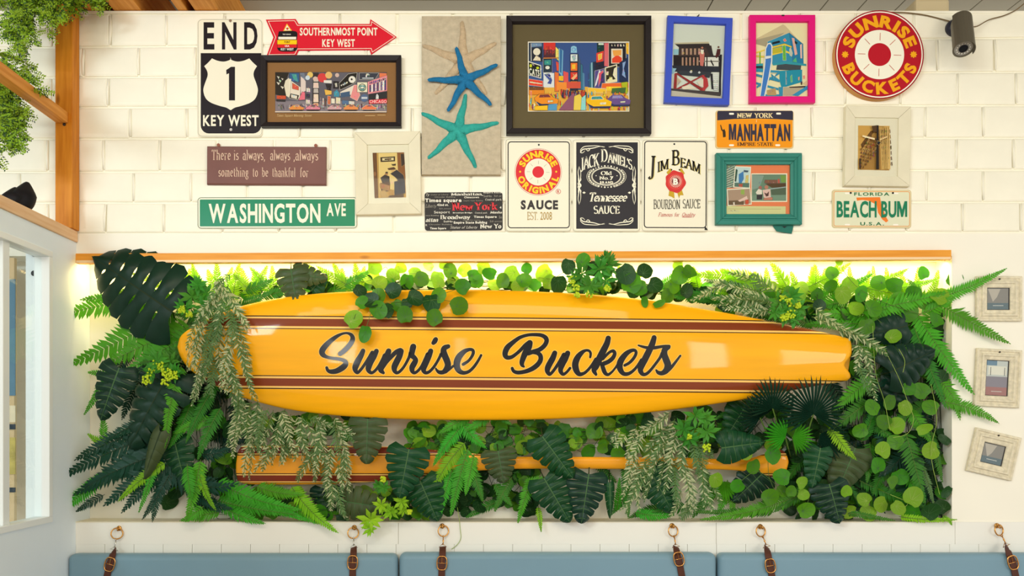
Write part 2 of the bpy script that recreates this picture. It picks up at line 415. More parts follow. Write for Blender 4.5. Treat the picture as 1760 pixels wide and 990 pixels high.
# roman letters drawn with a broad pen: (width, strokes, serif points)
SERIF = {
 'A': (7.4, [[(.5, 0), (3.7, 10)], [(3.5, 10), (6.9, 0)], [(1.7, 3.4), (5.8, 3.4)]], [(.5, 0), (6.9, 0)]),
 'B': (7, [[(1.5, 0), (1.5, 10)], [(1.5, 10), (3.6, 10)]+arcp(3.6, 7.7, 2.2, 2.3, 90, -90)+[(1.5, 5.3)], [(1.5, 5.3), (3.8, 5.3)]+arcp(3.8, 2.65, 2.6, 2.65, 90, -90)+[(1.5, 0)]], [(1.5, 0), (1.5, 10)]),
 'C': (7.2, [arcp(4.2, 5, 3.4, 5, 55, 305, 14), [(6.5, 9.4), (6.5, 6.8)]], []),
 'D': (7.8, [[(1.5, 0), (1.5, 10)], [(1.5, 10), (3.3, 10)]+arcp(3.3, 5, 3.7, 5, 90, -90, 12)+[(1.5, 0)]], [(1.5, 0), (1.5, 10)]),
 'E': (6.4, [[(1.5, 0), (1.5, 10)], [(1.5, 9.7), (5.8, 9.7)], [(1.5, 5.1), (4.8, 5.1)], [(1.5, .3), (5.9, .3)], [(5.7, 9.9), (5.7, 8)], [(5.8, .2), (5.8, 2.3)], [(4.8, 6), (4.8, 4.2)]], [(1.5, 0), (1.5, 10)]),
 'F': (6.2, [[(1.5, 0), (1.5, 10)], [(1.5, 9.7), (5.8, 9.7)], [(1.5, 5.1), (4.8, 5.1)], [(5.7, 9.9), (5.7, 8)]], [(1.5, 0), (1.5, 10)]),
 'G': (7.6, [arcp(4.2, 5, 3.4, 5, 55, 320, 14), [(6.6, 9.4), (6.6, 6.8)], [(6.6, .4), (6.6, 4.2)]], [(6.4, 4.3)]),
 'H': (8, [[(1.5, 0), (1.5, 10)], [(6.5, 0), (6.5, 10)], [(1.5, 5), (6.5, 5)]], [(1.5, 0), (1.5, 10), (6.5, 0), (6.5, 10)]),
 'I': (3.2, [[(1.6, 0), (1.6, 10)]], [(1.6, 0), (1.6, 10)]),
 'J': (5, [[(3.2, 10), (3.2, 1.5)]+arcp(1.8, .8, 1.4, 1.8, 0, -150)], [(3.2, 10)]),
 'K': (7.6, [[(1.5, 0), (1.5, 10)], [(1.5, 4), (6.3, 10)], [(3, 5.6), (6.6, 0)]], [(1.5, 0), (1.5, 10), (6.3, 10), (6.7, 0)]),
 'L': (6, [[(1.5, 0), (1.5, 10)], [(1.5, .3), (5.5, .3)], [(5.5, .2), (5.5, 2.6)]], [(1.5, 0), (1.5, 10)]),
 'M': (9.6, [[(1.3, 0), (1.3, 10)], [(1.3, 10), (4.8, .6)], [(4.8, .6), (8.3, 10)], [(8.3, 10), (8.3, 0)]], [(1.3, 0), (8.3, 0), (1.2, 10), (8.4, 10)]),
 'N': (8, [[(1.4, 0), (1.4, 10)], [(1.4, 10), (6.6, 0)], [(6.6, 0), (6.6, 10)]], [(1.4, 0), (1.2, 10), (6.6, 10)]),
 'O': (8, [arcp(4, 5, 3.3, 5, 0, 360, 20)], []),
 'P': (6.8, [[(1.5, 0), (1.5, 10)], [(1.5, 10), (3.6, 10)]+arcp(3.6, 7.4, 2.5, 2.6, 90, -90)+[(1.5, 4.8)]], [(1.5, 0), (1.5, 10)]),
 'Q': (8, [arcp(4, 5, 3.3, 5, 0, 360, 20), [(4, 2), (7.4, -1.2)]], []),
 'R': (7.5, [[(1.5, 0), (1.5, 10)], [(1.5, 10), (3.6, 10)]+arcp(3.6, 7.6, 2.3, 2.4, 90, -90)+[(1.5, 5.2)], [(3.8, 5.2), (6.6, 0)]], [(1.5, 0), (1.5, 10), (6.8, 0)]),
 'S': (6.6, [arcp(3.3, 7.4, 2.4, 2.5, 35, 250, 10)+arcp(3.3, 2.6, 2.6, 2.6, 75, -150, 10)], []),
 'T': (7, [[(3.5, 0), (3.5, 10)], [(.5, 9.7), (6.5, 9.7)], [(.6, 9.9), (.6, 8)], [(6.4, 9.9), (6.4, 8)]], [(3.5, 0)]),
 'U': (8, [[(1.4, 10), (1.4, 3)]+arcp(4, 3, 2.6, 3, 180, 360)+[(6.6, 10)]], [(1.4, 10), (6.6, 10)]),
 'W': (10.4, [[(.9, 10), (3.2, 0)], [(3.2, 0), (5.2, 9)], [(5.2, 9), (7.3, 0)], [(7.3, 0), (9.5, 10)]], [(.9, 10), (9.5, 10), (5.2, 9.6)]),
 'Y': (7.4, [[(.8, 10), (3.7, 4.6)], [(6.6, 10), (3.7, 4.6)], [(3.7, 4.8), (3.7, 0)]], [(.9, 10), (6.5, 10), (3.7, 0)]),
 'a': (5.6, [arcp(2.6, 4.4, 1.8, 2.1, 160, 0, 8)+[(4.4, 0)], arcp(2.5, 1.9, 1.8, 2, 75, 320, 10)], [(4.9, 0)]),
 'b': (5.8, [[(1.2, 0), (1.2, 10)], arcp(3, 3.2, 2, 3.2, 150, -150, 12)], [(.9, 10)]),
 'c': (5, [arcp(2.9, 3.2, 2.1, 3.2, 45, 315, 12)], []),
 'd': (5.8, [[(4.4, 0), (4.4, 10)], arcp(2.7, 3.2, 2, 3.2, 30, 330, 12)], [(4.1, 10), (4.7, 0)]),
 'e': (5.2, [[(.9, 3.6), (4.5, 3.6)]+arcp(2.7, 3.3, 1.9, 3.2, 10, 315, 12)], []),
 'f': (3.8, [[(1.7, 0), (1.7, 7.6)]+arcp(3, 7.8, 1.3, 2.2, 180, 50, 6), [(.3, 6.2), (3.4, 6.2)]], [(1.7, 0)]),
 'g': (5.6, [arcp(2.5, 4.2, 1.6, 2.2, 0, 360, 12), [(3.7, 5.9), (5, 6.5)], arcp(2.6, -1.2, 2, 1.9, 0, 360, 12), [(1.6, 2.2), (1.2, 1.2), (3.6, .7)]], []),
 'h': (6, [[(1.2, 0), (1.2, 10)], [(1.2, 4.6)]+arcp(3, 4.3, 1.7, 2.1, 150, 0, 6)+[(4.7, 0)]], [(.9, 10), (1.2, 0), (4.8, 0)]),
 'i': (2.6, [[(1.3, 0), (1.3, 6.4)], [(1.3, 8.6), (1.3, 9.4)]], [(1.3, 0), (1, 6.4)]),
 'k': (5.8, [[(1.2, 0), (1.2, 10)], [(1.2, 2.6), (4.6, 6.4)], [(2.4, 4), (5, 0)]], [(.9, 10), (1.2, 0), (4.6, 6.4), (5, 0)]),
 'l': (2.6, [[(1.3, 0), (1.3, 10)]], [(1.3, 0), (1, 10)]),
 'm': (8.8, [[(1.2, 0), (1.2, 6.4)], [(1.2, 4.6)]+arcp(2.8, 4.3, 1.5, 2.1, 150, 0, 6)+[(4.3, 0)], [(4.3, 4.6)]+arcp(6, 4.3, 1.5, 2.1, 150, 0, 6)+[(7.5, 0)]], [(.9, 6.4), (1.2, 0), (4.3, 0), (7.6, 0)]),
 'n': (6, [[(1.2, 0), (1.2, 6.4)], [(1.2, 4.6)]+arcp(3, 4.3, 1.7, 2.1, 150, 0, 6)+[(4.7, 0)]], [(.9, 6.4), (1.2, 0), (4.8, 0)]),
 'o': (5.6, [arcp(2.8, 3.2, 2, 3.2, 0, 360, 16)], []),
 'p': (5.8, [[(1.2, -3), (1.2, 6.4)], arcp(3, 3.2, 2, 3.2, 150, -150, 12)], [(.9, 6.4), (1.2, -3)]),
 'q': (5.8, [[(4.4, -3), (4.4, 6.4)], arcp(2.7, 3.2, 2, 3.2, 30, 330, 12)], [(4.4, -3)]),
 'r': (4.4, [[(1.2, 0), (1.2, 6.4)], [(1.2, 4.4)]+arcp(2.9, 4.6, 1.6, 1.7, 150, 50, 5)], [(.9, 6.4), (1.2, 0)]),
 's': (4.6, [arcp(2.3, 4.8, 1.5, 1.6, 35, 250, 8)+arcp(2.3, 1.7, 1.7, 1.7, 75, -150, 8)], []),
 't': (3.8, [[(1.6, 8.6), (1.6, 1.6)]+arcp(2.8, 1.5, 1.2, 1.5, 180, 300, 5), [(.3, 6.2), (3.3, 6.2)]], []),
 'u': (6, [[(1.2, 6.4), (1.2, 2)]+arcp(2.9, 2, 1.7, 2, 180, 340, 6), [(4.6, 6.4), (4.6, 0)]], [(.9, 6.4), (4.3, 6.4), (4.8, 0)]),
 'v': (5.4, [[(.7, 6.4), (2.7, 0)], [(2.7, 0), (4.8, 6.4)]], [(.7, 6.4), (4.8, 6.4)]),
 'w': (8, [[(.7, 6.4), (2.4, 0)], [(2.4, 0), (4, 6)], [(4, 6), (5.7, 0)], [(5.7, 0), (7.4, 6.4)]], [(.7, 6.4), (7.4, 6.4)]),
 'y': (5.4, [[(.7, 6.4), (2.8, 0)], [(4.9, 6.4), (2.2, -1.8), (.8, -2.8)]], [(.7, 6.4), (4.9, 6.4)]),
 ',': (2, [[(1, .6), (1.1, -.4), (.5, -1.8)]], []), '.': (2, [[(1, 0), (1, .9)]], []), "'": (1.8, [[(.9, 10), (.7, 7.6)]], []),
}
def build_serif(th, tn, shear=0.0):
    out = {}
    for c, (wd, st, se) in SERIF.items():
        vs = []; fs = []
        for pl in st:
            hw = []
            for i in range(len(pl)):
                a = pl[max(i-1, 0)]; b = pl[min(i+1, len(pl)-1)]; q = math.atan2(b[1]-a[1], b[0]-a[0])
                hw.append(tn+(th-tn)*abs(math.sin(q-R(14)))**1.5)
            v, f = ribbon(pl, hw, False); n = len(vs); vs += v; fs += [tuple(i+n for i in q) for q in f]
        for x, y in se:
            n = len(vs); L_ = th+(.6 if c.isupper() else .32); y0 = y-.3 if y > 1 else y-.2; vs += [(x-L_, y0-.15), (x+L_, y0-.15), (x+L_, y0+.5), (x-L_, y0+.5)]; fs.append((n, n+1, n+2, n+3))
        out[c] = ([((x+y*shear)/10, y/10) for x, y in vs], fs, wd/10)
    return out
for k_ in '0123456789': SERIF.pop(k_, None)
FONTS['serif'] = build_serif(.62, .24); FONTS['serifbold'] = build_serif(.98, .33); FONTS['script'] = build_serif(.5, .3, .3); FONTS['scriptbold'] = build_serif(.95, .5, .22)
for f_ in ('serif', 'serifbold', 'script', 'scriptbold'):
    for c_, v_ in FONTS['sans' if f_ in ('serif', 'script') else 'bold'].items(): FONTS[f_].setdefault(c_, v_)
def layout(txt, font, gap=.1):
    F = FONTS[font]; x = 0; out = []
    se = font.startswith('s') and font != 'sans'
    for c in txt:
        if c == ' ': x += .42; continue
        out.append((c, x, F[c][2])); x += F[c][2]+(gap-.07 if se else gap)
    return out, x-(0 if se else gap)
def text2(txt, x0, x1, ytop, ybase, font='bold', gap=.1):
    """letters in photo pixels: caps reach from ytop down to ybase, the line is fitted between x0 and x1"""
    lay, wd = layout(txt, font, gap); sx = (x1-x0)/wd; sy = ybase-ytop; vs = []; fs = []
    for c, x, w_ in lay:
        v, f, _ = FONTS[font][c]; n = len(vs); vs += [(x0+(x+a)*sx, ybase-b*sy) for a, b in v]; fs += [tuple(i+n for i in q) for q in f]
    return vs, fs
def arctext(txt, cx, cy, r, a0, a1, h, font='bold', flip=False, sxk=1.0, gap=.14):
    """letters standing on a circle of radius r; angles clockwise from the top in degrees"""
    lay, wd = layout(txt, font, gap); vs = []; fs = []
    for c, x, w_ in lay:
        v, f, _ = FONTS[font][c]; n = len(vs)
        q = R(a0+(a1-a0)*((x+w_/2)/wd)); k = abs(R(a1-a0))*(r+(h/2 if not flip else -h/2))/wd
        ux, uy = math.cos(q), math.sin(q); ox, oy = math.sin(q), -math.cos(q)
        if flip: ux, uy, ox, oy = -ux, -uy, -ox, -oy
        bx, by = cx+math.sin(q)*r, cy-math.cos(q)*r
        for a, b in v:
            a = (a-w_/2)*k*sxk; b = b*h; vs.append((bx+ux*a+ox*b, by+uy*a+oy*b))
        fs += [tuple(i+n for i in p) for p in f]
    return vs, fs
def warp(geo, fn): return [fn(x, y) for x, y in geo[0]], geo[1]
def join2(*gs):
    vs = []; fs = []
    for v, f in gs: n = len(vs); vs += v; fs += [tuple(i+n for i in q) for q in f]
    return vs, fs
def poly(*p): return [tuple(q) for q in p], [tuple(range(len(p)))]
def rect(x0, y0, x1, y1): return poly((x0, y0), (x1, y0), (x1, y1), (x0, y1))
def rrect(x0, y0, x1, y1, r, n=5):
    p = []
    for cx, cy, a in ((x1-r, y0+r, -90), (x1-r, y1-r, 0), (x0+r, y1-r, 90), (x0+r, y0+r, 180)):
        p += arcp(cx, cy, r, r, a, a+90, n)
    return poly(*p)
def disc(cx, cy, r, n=40, ry=None): return poly(*[(cx+r*math.cos(2*PI*i/n), cy+(ry or r)*math.sin(2*PI*i/n)) for i in range(n)])
def loopline(pts, w_, closed=True):
    """line of constant width following a closed outline (mitred)"""
    n = len(pts); vs = []; fs = []
    for i in range(n):
        a = pts[i-1] if closed or i else pts[0]; b = pts[(i+1) % n] if closed or i < n-1 else pts[-1]; p = pts[i]
        d1 = Vector((p[0]-a[0], p[1]-a[1])); d2 = Vector((b[0]-p[0], b[1]-p[1]))
        if d1.length < 1e-6: d1 = d2
        if d2.length < 1e-6: d2 = d1
        d1.normalize(); d2.normalize(); m = Vector((-d1.y-d2.y, d1.x+d2.x)); m = m.normalized() if m.length > 1e-6 else Vector((-d1.y, d1.x))
        k = w_/2/max(.35, abs(m.dot(Vector((-d1.y, d1.x))))); vs += [(p[0]+m.x*k, p[1]+m.y*k), (p[0]-m.x*k, p[1]-m.y*k)]
    for i in range(n if closed else n-1): j = (i+1) % n; fs.append((2*i, 2*i+1, 2*j+1, 2*j))
    return vs, fs
def ringg(cx, cy, r, w_, n=48, ry=None): return loopline(disc(cx, cy, r, n, ry)[0], w_)
def zc(ox, oy, s): return lambda *p: [(ox+x/s, oy+y/s) for x, y in p]
# ---------------------------------------------------------------- a flat thing hung on the wall
class Sign:
    def __init__(s, name, label, cat, cx, cy, d=0.0015, rot=0, group=None):
        s.cx, s.cy = cx, cy; s.k = (D-d)/D/PXM
        s.o = thing(name, label, cat, P(cx, cy, d), (0, R(rot), 0), group)
    def L(s, x, y, h): return ((x-s.cx)*s.k, -h, -(y-s.cy)*s.k)
    def solid(s, name, m, geo, h0, h1, label=None, bev=0.0, parent=None, smooth=False):
        """prism of the outline geo between heights h0 and h1 (metres off the wall)"""
        pts = geo[0]; n = len(pts); vs = [s.L(x, y, h0) for x, y in pts]+[s.L(x, y, h1-bev) for x, y in pts]
        ar = sum(pts[i-1][0]*pts[i][1]-pts[i][0]*pts[i-1][1] for i in range(n))
        fs = [(i, (i+1) % n, n+(i+1) % n, n+i) for i in range(n)]; top = n
        if bev > 0:
            cx = sum(p[0] for p in pts)/n; cy = sum(p[1] for p in pts)/n; px = bev/s.k
            for i in range(n):
                a = pts[i-1]; b = pts[(i+1) % n]; t = Vector((b[0]-a[0], b[1]-a[1])).normalized(); sg = 1 if ar > 0 else -1
                vs.append(s.L(pts[i][0]-t.y*px*sg, pts[i][1]+t.x*px*sg, h1))
            fs += [(n+i, n+(i+1) % n, 2*n+(i+1) % n, 2*n+i) for i in range(n)]; top = 2*n
        fs.append(tuple(range(top, top+n))); fs.append(tuple(range(n))[::-1])
        if ar > 0: fs = [f[::-1] for f in fs]
        o = mesh_obj(name, vs, fs, m, parent or s.o, label); fixn(o); return o
    def flat(s, name, m, geo, h, label=None, parent=None):
        vs = [s.L(x, y, h) for x, y in geo[0]]
        o = mesh_obj(name, vs, geo[1], m, parent or s.o, label); face_front(o); return o
    def ink(s, name, items, h, label=None, m=None, step=.00003, parent=None):
        """printed picture: list of (colour, geo); later items lie over earlier ones"""
        vs = []; fs = []; ink = []
        for i, (c, ge) in enumerate(items):
            n = len(vs); vs += [s.L(x, y, h+step*i) for x, y in ge[0]]; fs += [tuple(j+n for j in f) for f in ge[1]]; ink += [rgb(c)]*len(ge[1])
        o = mesh_obj(name, vs, fs, m or printmat('print'), parent or s.o, label, ink=ink); face_front(o); return o
    def rails(s, x0, y0, x1, y1, prof, m, name='frame_rail', gap=.25, smooth=False):
        """mitred picture frame of four rails; prof = [(inset px, height m), ...] from the outside in"""
        cs = [((x0, y0), (1, 1)), ((x1, y0), (-1, 1)), ((x1, y1), (-1, -1)), ((x0, y1), (1, -1))]
        for i in range(4):
            (a, sa), (b, sb) = cs[i], cs[(i+1) % 4]; vs = []; fs = []; n = len(prof)
            dx, dy = (1 if b[0] > a[0] else -1 if b[0] < a[0] else 0), (1 if b[1] > a[1] else -1 if b[1] < a[1] else 0)
            for ins, h in prof: vs.append(s.L(a[0]+sa[0]*ins+dx*gap, a[1]+sa[1]*ins+dy*gap, h))
            for ins, h in prof: vs.append(s.L(b[0]+sb[0]*ins-dx*gap, b[1]+sb[1]*ins-dy*gap, h))
            for j in range(n): k = (j+1) % n; fs.append((j, k, n+k, n+j))
            fs.append(tuple(range(n))[::-1]); fs.append(tuple(range(n, 2*n)))
            o = mesh_obj(name, vs, fs, m, s.o); fixn(o)
    def dot(s, name, m, x, y, r, h0, h1, n=14): return s.solid(name, m, disc(x, y, r, n), h0, h1, bev=min(.0006, (h1-h0)*.4))
def fixn(o):
    bm = bmesh.new(); bm.from_mesh(o.data); bmesh.ops.recalc_face_normals(bm, faces=bm.faces[:]); bm.to_mesh(o.data); bm.free()
def face_front(o):
    me = o.data; ns = [p for p in me.polygons if p.normal.y > 0]
    if ns: 
        for p in ns: p.flip()
        me.update()
# ================================================================ SIGNS AND PICTURES
CREAM = mat('cream_enamel', (238, 232, 208), .35); INK = mat('black_enamel', (34, 28, 32), .35)
REDE = mat('red_enamel', (214, 30, 48), .35); YEL = mat('yellow_enamel', (246, 176, 30), .4)
GRN = mat('green_enamel', (10, 130, 88), .3); GLS = glassmat('frame_glass', (250, 250, 248), ior=1.18)
# 1 --- END / route 1 sign
s = Sign('road_sign', 'tall black and cream END route 1 metal sign reading KEY WEST', 'sign', 396, 134)
s.solid('plate', CREAM, rrect(339.5, 33, 452, 236, 8), 0, .003, bev=.0007)
s.flat('rim_line', mat('rim_grey', (150, 145, 125), .5), loopline(rrect(341, 34.5, 450.5, 234.5, 7)[0], .6), .00315)
z = [(345.5, 92), (449.5, 92), (449.5, 216)]+arcp(435.5, 216, 14, 14, 0, 90, 5)+arcp(359.5, 216, 14, 14, 90, 180, 5)
s.flat('black_field', INK, (z, [tuple(range(len(z)))]), .0032)
q = zc(320, 20, 4.5); half = catmull(q((342, 360), (355, 378), (400, 390), (450, 382), (490, 365)), 4)+catmull(q((490, 365), (520, 398), (550, 425)), 3)[1:]+catmull(q((550, 425), (528, 462), (524, 500), (545, 560), (557, 612), (540, 670), (500, 706), (430, 732), (380, 745), (348, 765)), 4)[1:]
axx = q((346, 0))[0][0]; half2 = [(2*axx-x, y) for x, y in half[::-1]]
z = half+half2[1:-1]
s.flat('shield', CREAM, (z, [tuple(range(len(z)))]), .0034)
s.flat('lettering', INK, join2(text2('E', 350.5, 369, 39, 84), text2('N', 382, 407, 39, 84), text2('D', 420, 443, 39, 84)), .0034, 'black lettering END')
s.flat('lettering', INK, poly(*q((312, 455), (350, 430), (380, 430), (380, 690), (333, 690), (333, 480), (314, 490))), .0036, 'black numeral 1')
s.flat('lettering', CREAM, text2('KEY WEST', 349.5, 445, 198.5, 216.5), .0034, 'cream lettering KEY WEST')
for y in (36.5, 223.5): s.dot('bolt', STEEL, 396.5 if y < 100 else 397.5, y, 2.6, .003, .005)
# 2 --- red arrow
s = Sign('arrow_sign', 'red arrow-shaped metal sign pointing right, SOUTHERNMOST POINT', 'sign', 570, 66, .002)
ap = [(457, 34), (508.5, 33), (513.5, 41.5), (635.5, 41.5), (636.7, 33.3), (682, 64), (638, 94.4), (635.5, 86.5), (513.5, 87.5), (509, 96.7), (458, 97.3), (470, 64.4)]
s.solid('plate', REDE, poly(*ap), 0, .002, bev=.0005)
s.flat('border_line', CREAM, loopline([(461.5, 37), (506.5, 36), (511.5, 44.2), (638.2, 44.2), (639, 37.8), (678.5, 64.2), (640, 90), (638.3, 83.8), (511.3, 84.6), (506.8, 93.8), (462.5, 94.4), (474.2, 64.4)], .9), .0022)
s.flat('lettering', CREAM, join2(text2('SOUTHERNMOST POINT', 515.5, 649, 48.2, 61, 'bold', .12), text2('KEY WEST', 554, 610, 68, 80.5, 'bold', .12)), .0022, 'cream lettering')
q = zc(320, 20, 4.5)
s.ink('buoy_picture', [((250, 190, 60), poly(*q((780, 95), (820, 152), (752, 152)))), ((240, 240, 225), poly(*q((782, 108), (806, 147), (762, 147)))),
    ((190, 80, 40), disc(*q((784, 134))[0], 2.2, 10)), ((30, 26, 28), (catmull(q((718, 155), (850, 155), (858, 220), (856, 300), (785, 312), (712, 300), (706, 220), (718, 155)), 4), [tuple(range(29))])),
    ((235, 230, 210), rect(*q((714, 197))[0], *q((852, 217))[0])), ((248, 196, 20), rect(*q((707, 222))[0], *q((857, 255))[0])), ((215, 35, 40), rect(*q((707, 256))[0], *q((857, 281))[0])),
    ((230, 225, 210), text2('THE CONCH', *[a for a in (486, 500)], 58.6, 60.6, 'bold')), ((60, 40, 20), text2('POINT', 489, 499, 71, 74.5, 'bold')), ((240, 235, 225), text2('USA', 490, 497.5, 78, 81, 'bold')), ((240, 235, 225), text2('KEY WEST', 483, 505, 83.4, 87, 'bold'))], .0023)
# ---- pictures
PR = random.Random(3)
def city_small():
    q = zc(460, 110, 8); I = []
    def p(c, *pts): I.append((c, poly(*q(*pts))))
    p((104, 100, 112), (112, 125), (1640, 125), (1640, 680), (112, 680)); p((140, 130, 140), (112, 520), (1640, 520), (1640, 680), (112, 680))
    p((48, 44, 40), (112, 125), (300, 130), (240, 290), (270, 470), (112, 430)); p((236, 226, 204), (300, 200), (250, 240), (232, 310), (262, 450), (300, 470))
    for x, y in ((150, 190), (205, 215), (150, 275), (205, 330), (170, 240)): p((225, 215, 200), (x-18, y-14), (x+22, y-2), (x+6, y+22))
    p((60, 100, 150), (305, 135), (440, 135), (440, 260), (305, 250)); p((80, 160, 160), (335, 150), (400, 150), (425, 260), (370, 230)); p((245, 235, 215), (300, 215), (330, 215), (330, 470), (300, 470))
    p((238, 226, 210), (330, 240), (460, 330), (450, 490), (310, 470)); p((222, 100, 70), (345, 270), (432, 322), (432, 372), (345, 350)); p((60, 50, 46), (318, 412), (440, 440), (420, 505), (300, 480)); p((232, 222, 205), (330, 430), (410, 450), (405, 490), (330, 470))
    p((232, 214, 208), (460, 150), (530, 250), (530, 380), (460, 420)); p((238, 120, 140), (480, 390), (520, 400), (520, 500), (430, 510)); p((120, 130, 150), (450, 135), (510, 135), (530, 240), (460, 180))
    for x, y, c in ((565, 370, (230, 225, 215)), (560, 450, (60, 60, 66)), (560, 530, (225, 215, 200))): p(c, (x-28, y-32), (x+28, y-24), (x+28, y+28), (x-28, y+26))
    p((60, 50, 50), (630, 135), (705, 135), (715, 560), (620, 560))
    for y0, y1, c in ((190, 255, (214, 204, 196)), (270, 340, (240, 208, 196)), (350, 410, (200, 190, 185)), (425, 535, (244, 220, 200)), (548, 600, (236, 170, 130))): p(c, (638, y0), (700, y0), (705, y1), (634, y1))
    for x, y, r, c in ((590, 160, 5, (235, 200, 110)), (556, 200, 4, (210, 225, 240)), (755, 200, 8, (222, 70, 72)), (845, 165, 6, (236, 190, 120)), (960, 165, 3.5, (220, 190, 180)), (660, 215, 4, (220, 190, 180))): I.append((c, disc(*q((x, y))[0], r, 14)))
    p((236, 232, 226), (778, 235), (885, 235), (885, 278), (778, 270)); p((50, 46, 50), (800, 285), (885, 285), (870, 375), (830, 380)); p((240, 190, 90), (785, 360), (885, 380), (885, 430), (800, 440)); p((44, 40, 44), (905, 245), (985, 250), (985, 350), (905, 350)); p((200, 195, 190), (925, 275), (960, 270), (965, 330), (935, 330))
    p((40, 36, 34), (1110, 150), (1235, 130), (1215, 265), (1000, 370), (985, 280)); I.append(((240, 235, 226), disc(*q((1165, 225))[0], 6, 16))); I.append(((40, 36, 34), disc(*q((1160, 222))[0], 1.5, 8)))
    for i in range(4): p((232, 228, 220), (1010+i*24, 300-i*12), (1026+i*24, 292-i*12), (1026+i*24, 312-i*12), (1014+i*24, 318-i*12))
    p((64, 66, 80), (1265, 135), (1535, 135), (1480, 225), (1265, 225)); p((230, 232, 236), (1345, 180), (1380, 140), (1415, 165), (1380, 160), (1365, 200)); p((214, 220, 226), (1305, 200), (1460, 200), (1460, 213), (1305, 213))
    p((236, 226, 214), (1000, 395), (1210, 290), (1210, 430), (1000, 450)); p((70, 150, 180), (915, 400), (955, 365), (990, 410), (990, 460), (915, 460)); p((70, 96, 130), (1005, 410), (1135, 385), (1135, 455), (1010, 470)); p((238, 150, 150), (1190, 300), (1235, 300), (1275, 440), (1235, 520), (1140, 470))
    p((244, 236, 210), (1235, 262), (1375, 262), (1375, 400), (1235, 400)); I.append(((90, 100, 80), ringg(*q((1305, 335))[0], 6, 1.4, 18))); p((96, 150, 150), (1260, 305), (1350, 305), (1330, 375), (1280, 375)); p((244, 236, 210), (1280, 325), (1330, 325), (1320, 345), (1290, 345))
    p((240, 150, 160), (1380, 260), (1645, 165), (1645, 380), (1385, 425))
    for i in range(9): x = 1405+i*26; p((236, 238, 240) if i % 2 else (70, 80, 130), (x, 305-i*9), (x+18, 300-i*9), (x+18, 390-i*3), (x, 400-i*3)); p((60, 70, 120), (x, 262-i*7), (x+12, 258-i*7), (x+12, 285-i*7), (x, 290-i*7))
    p((236, 130, 90), (1540, 135), (1640, 140), (1640, 170), (1540, 200)); p((50, 50, 54), (1395, 430), (1645, 390), (1645, 480), (1395, 520)); p((222, 222, 222), (1495, 440), (1510, 420), (1530, 450), (1530, 495), (1490, 495)); p((226, 44, 66), (1395, 505), (1645, 488), (1645, 552), (1395, 562))
    I.append(((250, 200, 200), text2('CHICAGO', q((1405, 0))[0][0], q((1640, 0))[0][0], q((0, 506))[0][1], q((0, 548))[0][1], 'bold')))
    I.append(((90, 110, 150), disc(*q((1335, 480))[0], 6.6, 16))); p((210, 215, 225), (1295, 465), (1375, 465), (1375, 492), (1295, 492))
    for x, y, w_, h_, c in ((850, 510, 20, 60, (214, 110, 70)), (905, 520, 26, 38, (240, 232, 215)), (975, 515, 30, 44, (236, 220, 190)), (1090, 540, 60, 30, (90, 120, 160)), (1160, 545, 40, 26, (225, 220, 210)), (770, 540, 8, 60, (230, 210, 200)), (735, 520, 7, 50, (150, 130, 140)), (800, 540, 8, 50, (120, 90, 80)), (195, 470, 62, 26, (214, 90, 60)), (190, 515, 60, 14, (60, 56, 56))): p(c, (x-w_, y-h_), (x+w_, y-h_+6), (x+w_, y+h_), (x-w_, y+h_-4))
    for i in range(80):
        x = PR.uniform(125, 1630); y = PR.uniform(560, 600); p(PR.choice([(70, 60, 70), (236, 220, 220), (120, 110, 130), (200, 170, 160)]), (x, y), (x+5, y), (x+9, y+PR.uniform(30, 70)), (x+2, y+40))
    for x, c in ((405, (234, 150, 80)), (630, (226, 140, 160)), (925, (216, 170, 176)), (1150, (236, 150, 90)), (1400, (238, 130, 90))):
        p((50, 44, 50), (x-95, 625), (x+95, 625), (x+80, 655), (x-80, 655)); p(c, (x-100, 620), (x-40, 580), (x+30, 575), (x+60, 600), (x+105, 615), (x+95, 642), (x-95, 642)); p((90, 80, 100), (x-35, 598), (x-10, 584), (x+25, 584), (x+35, 598))
    p((226, 206, 190), (112, 664), (1640, 664), (1640, 680), (112, 680))
    return I
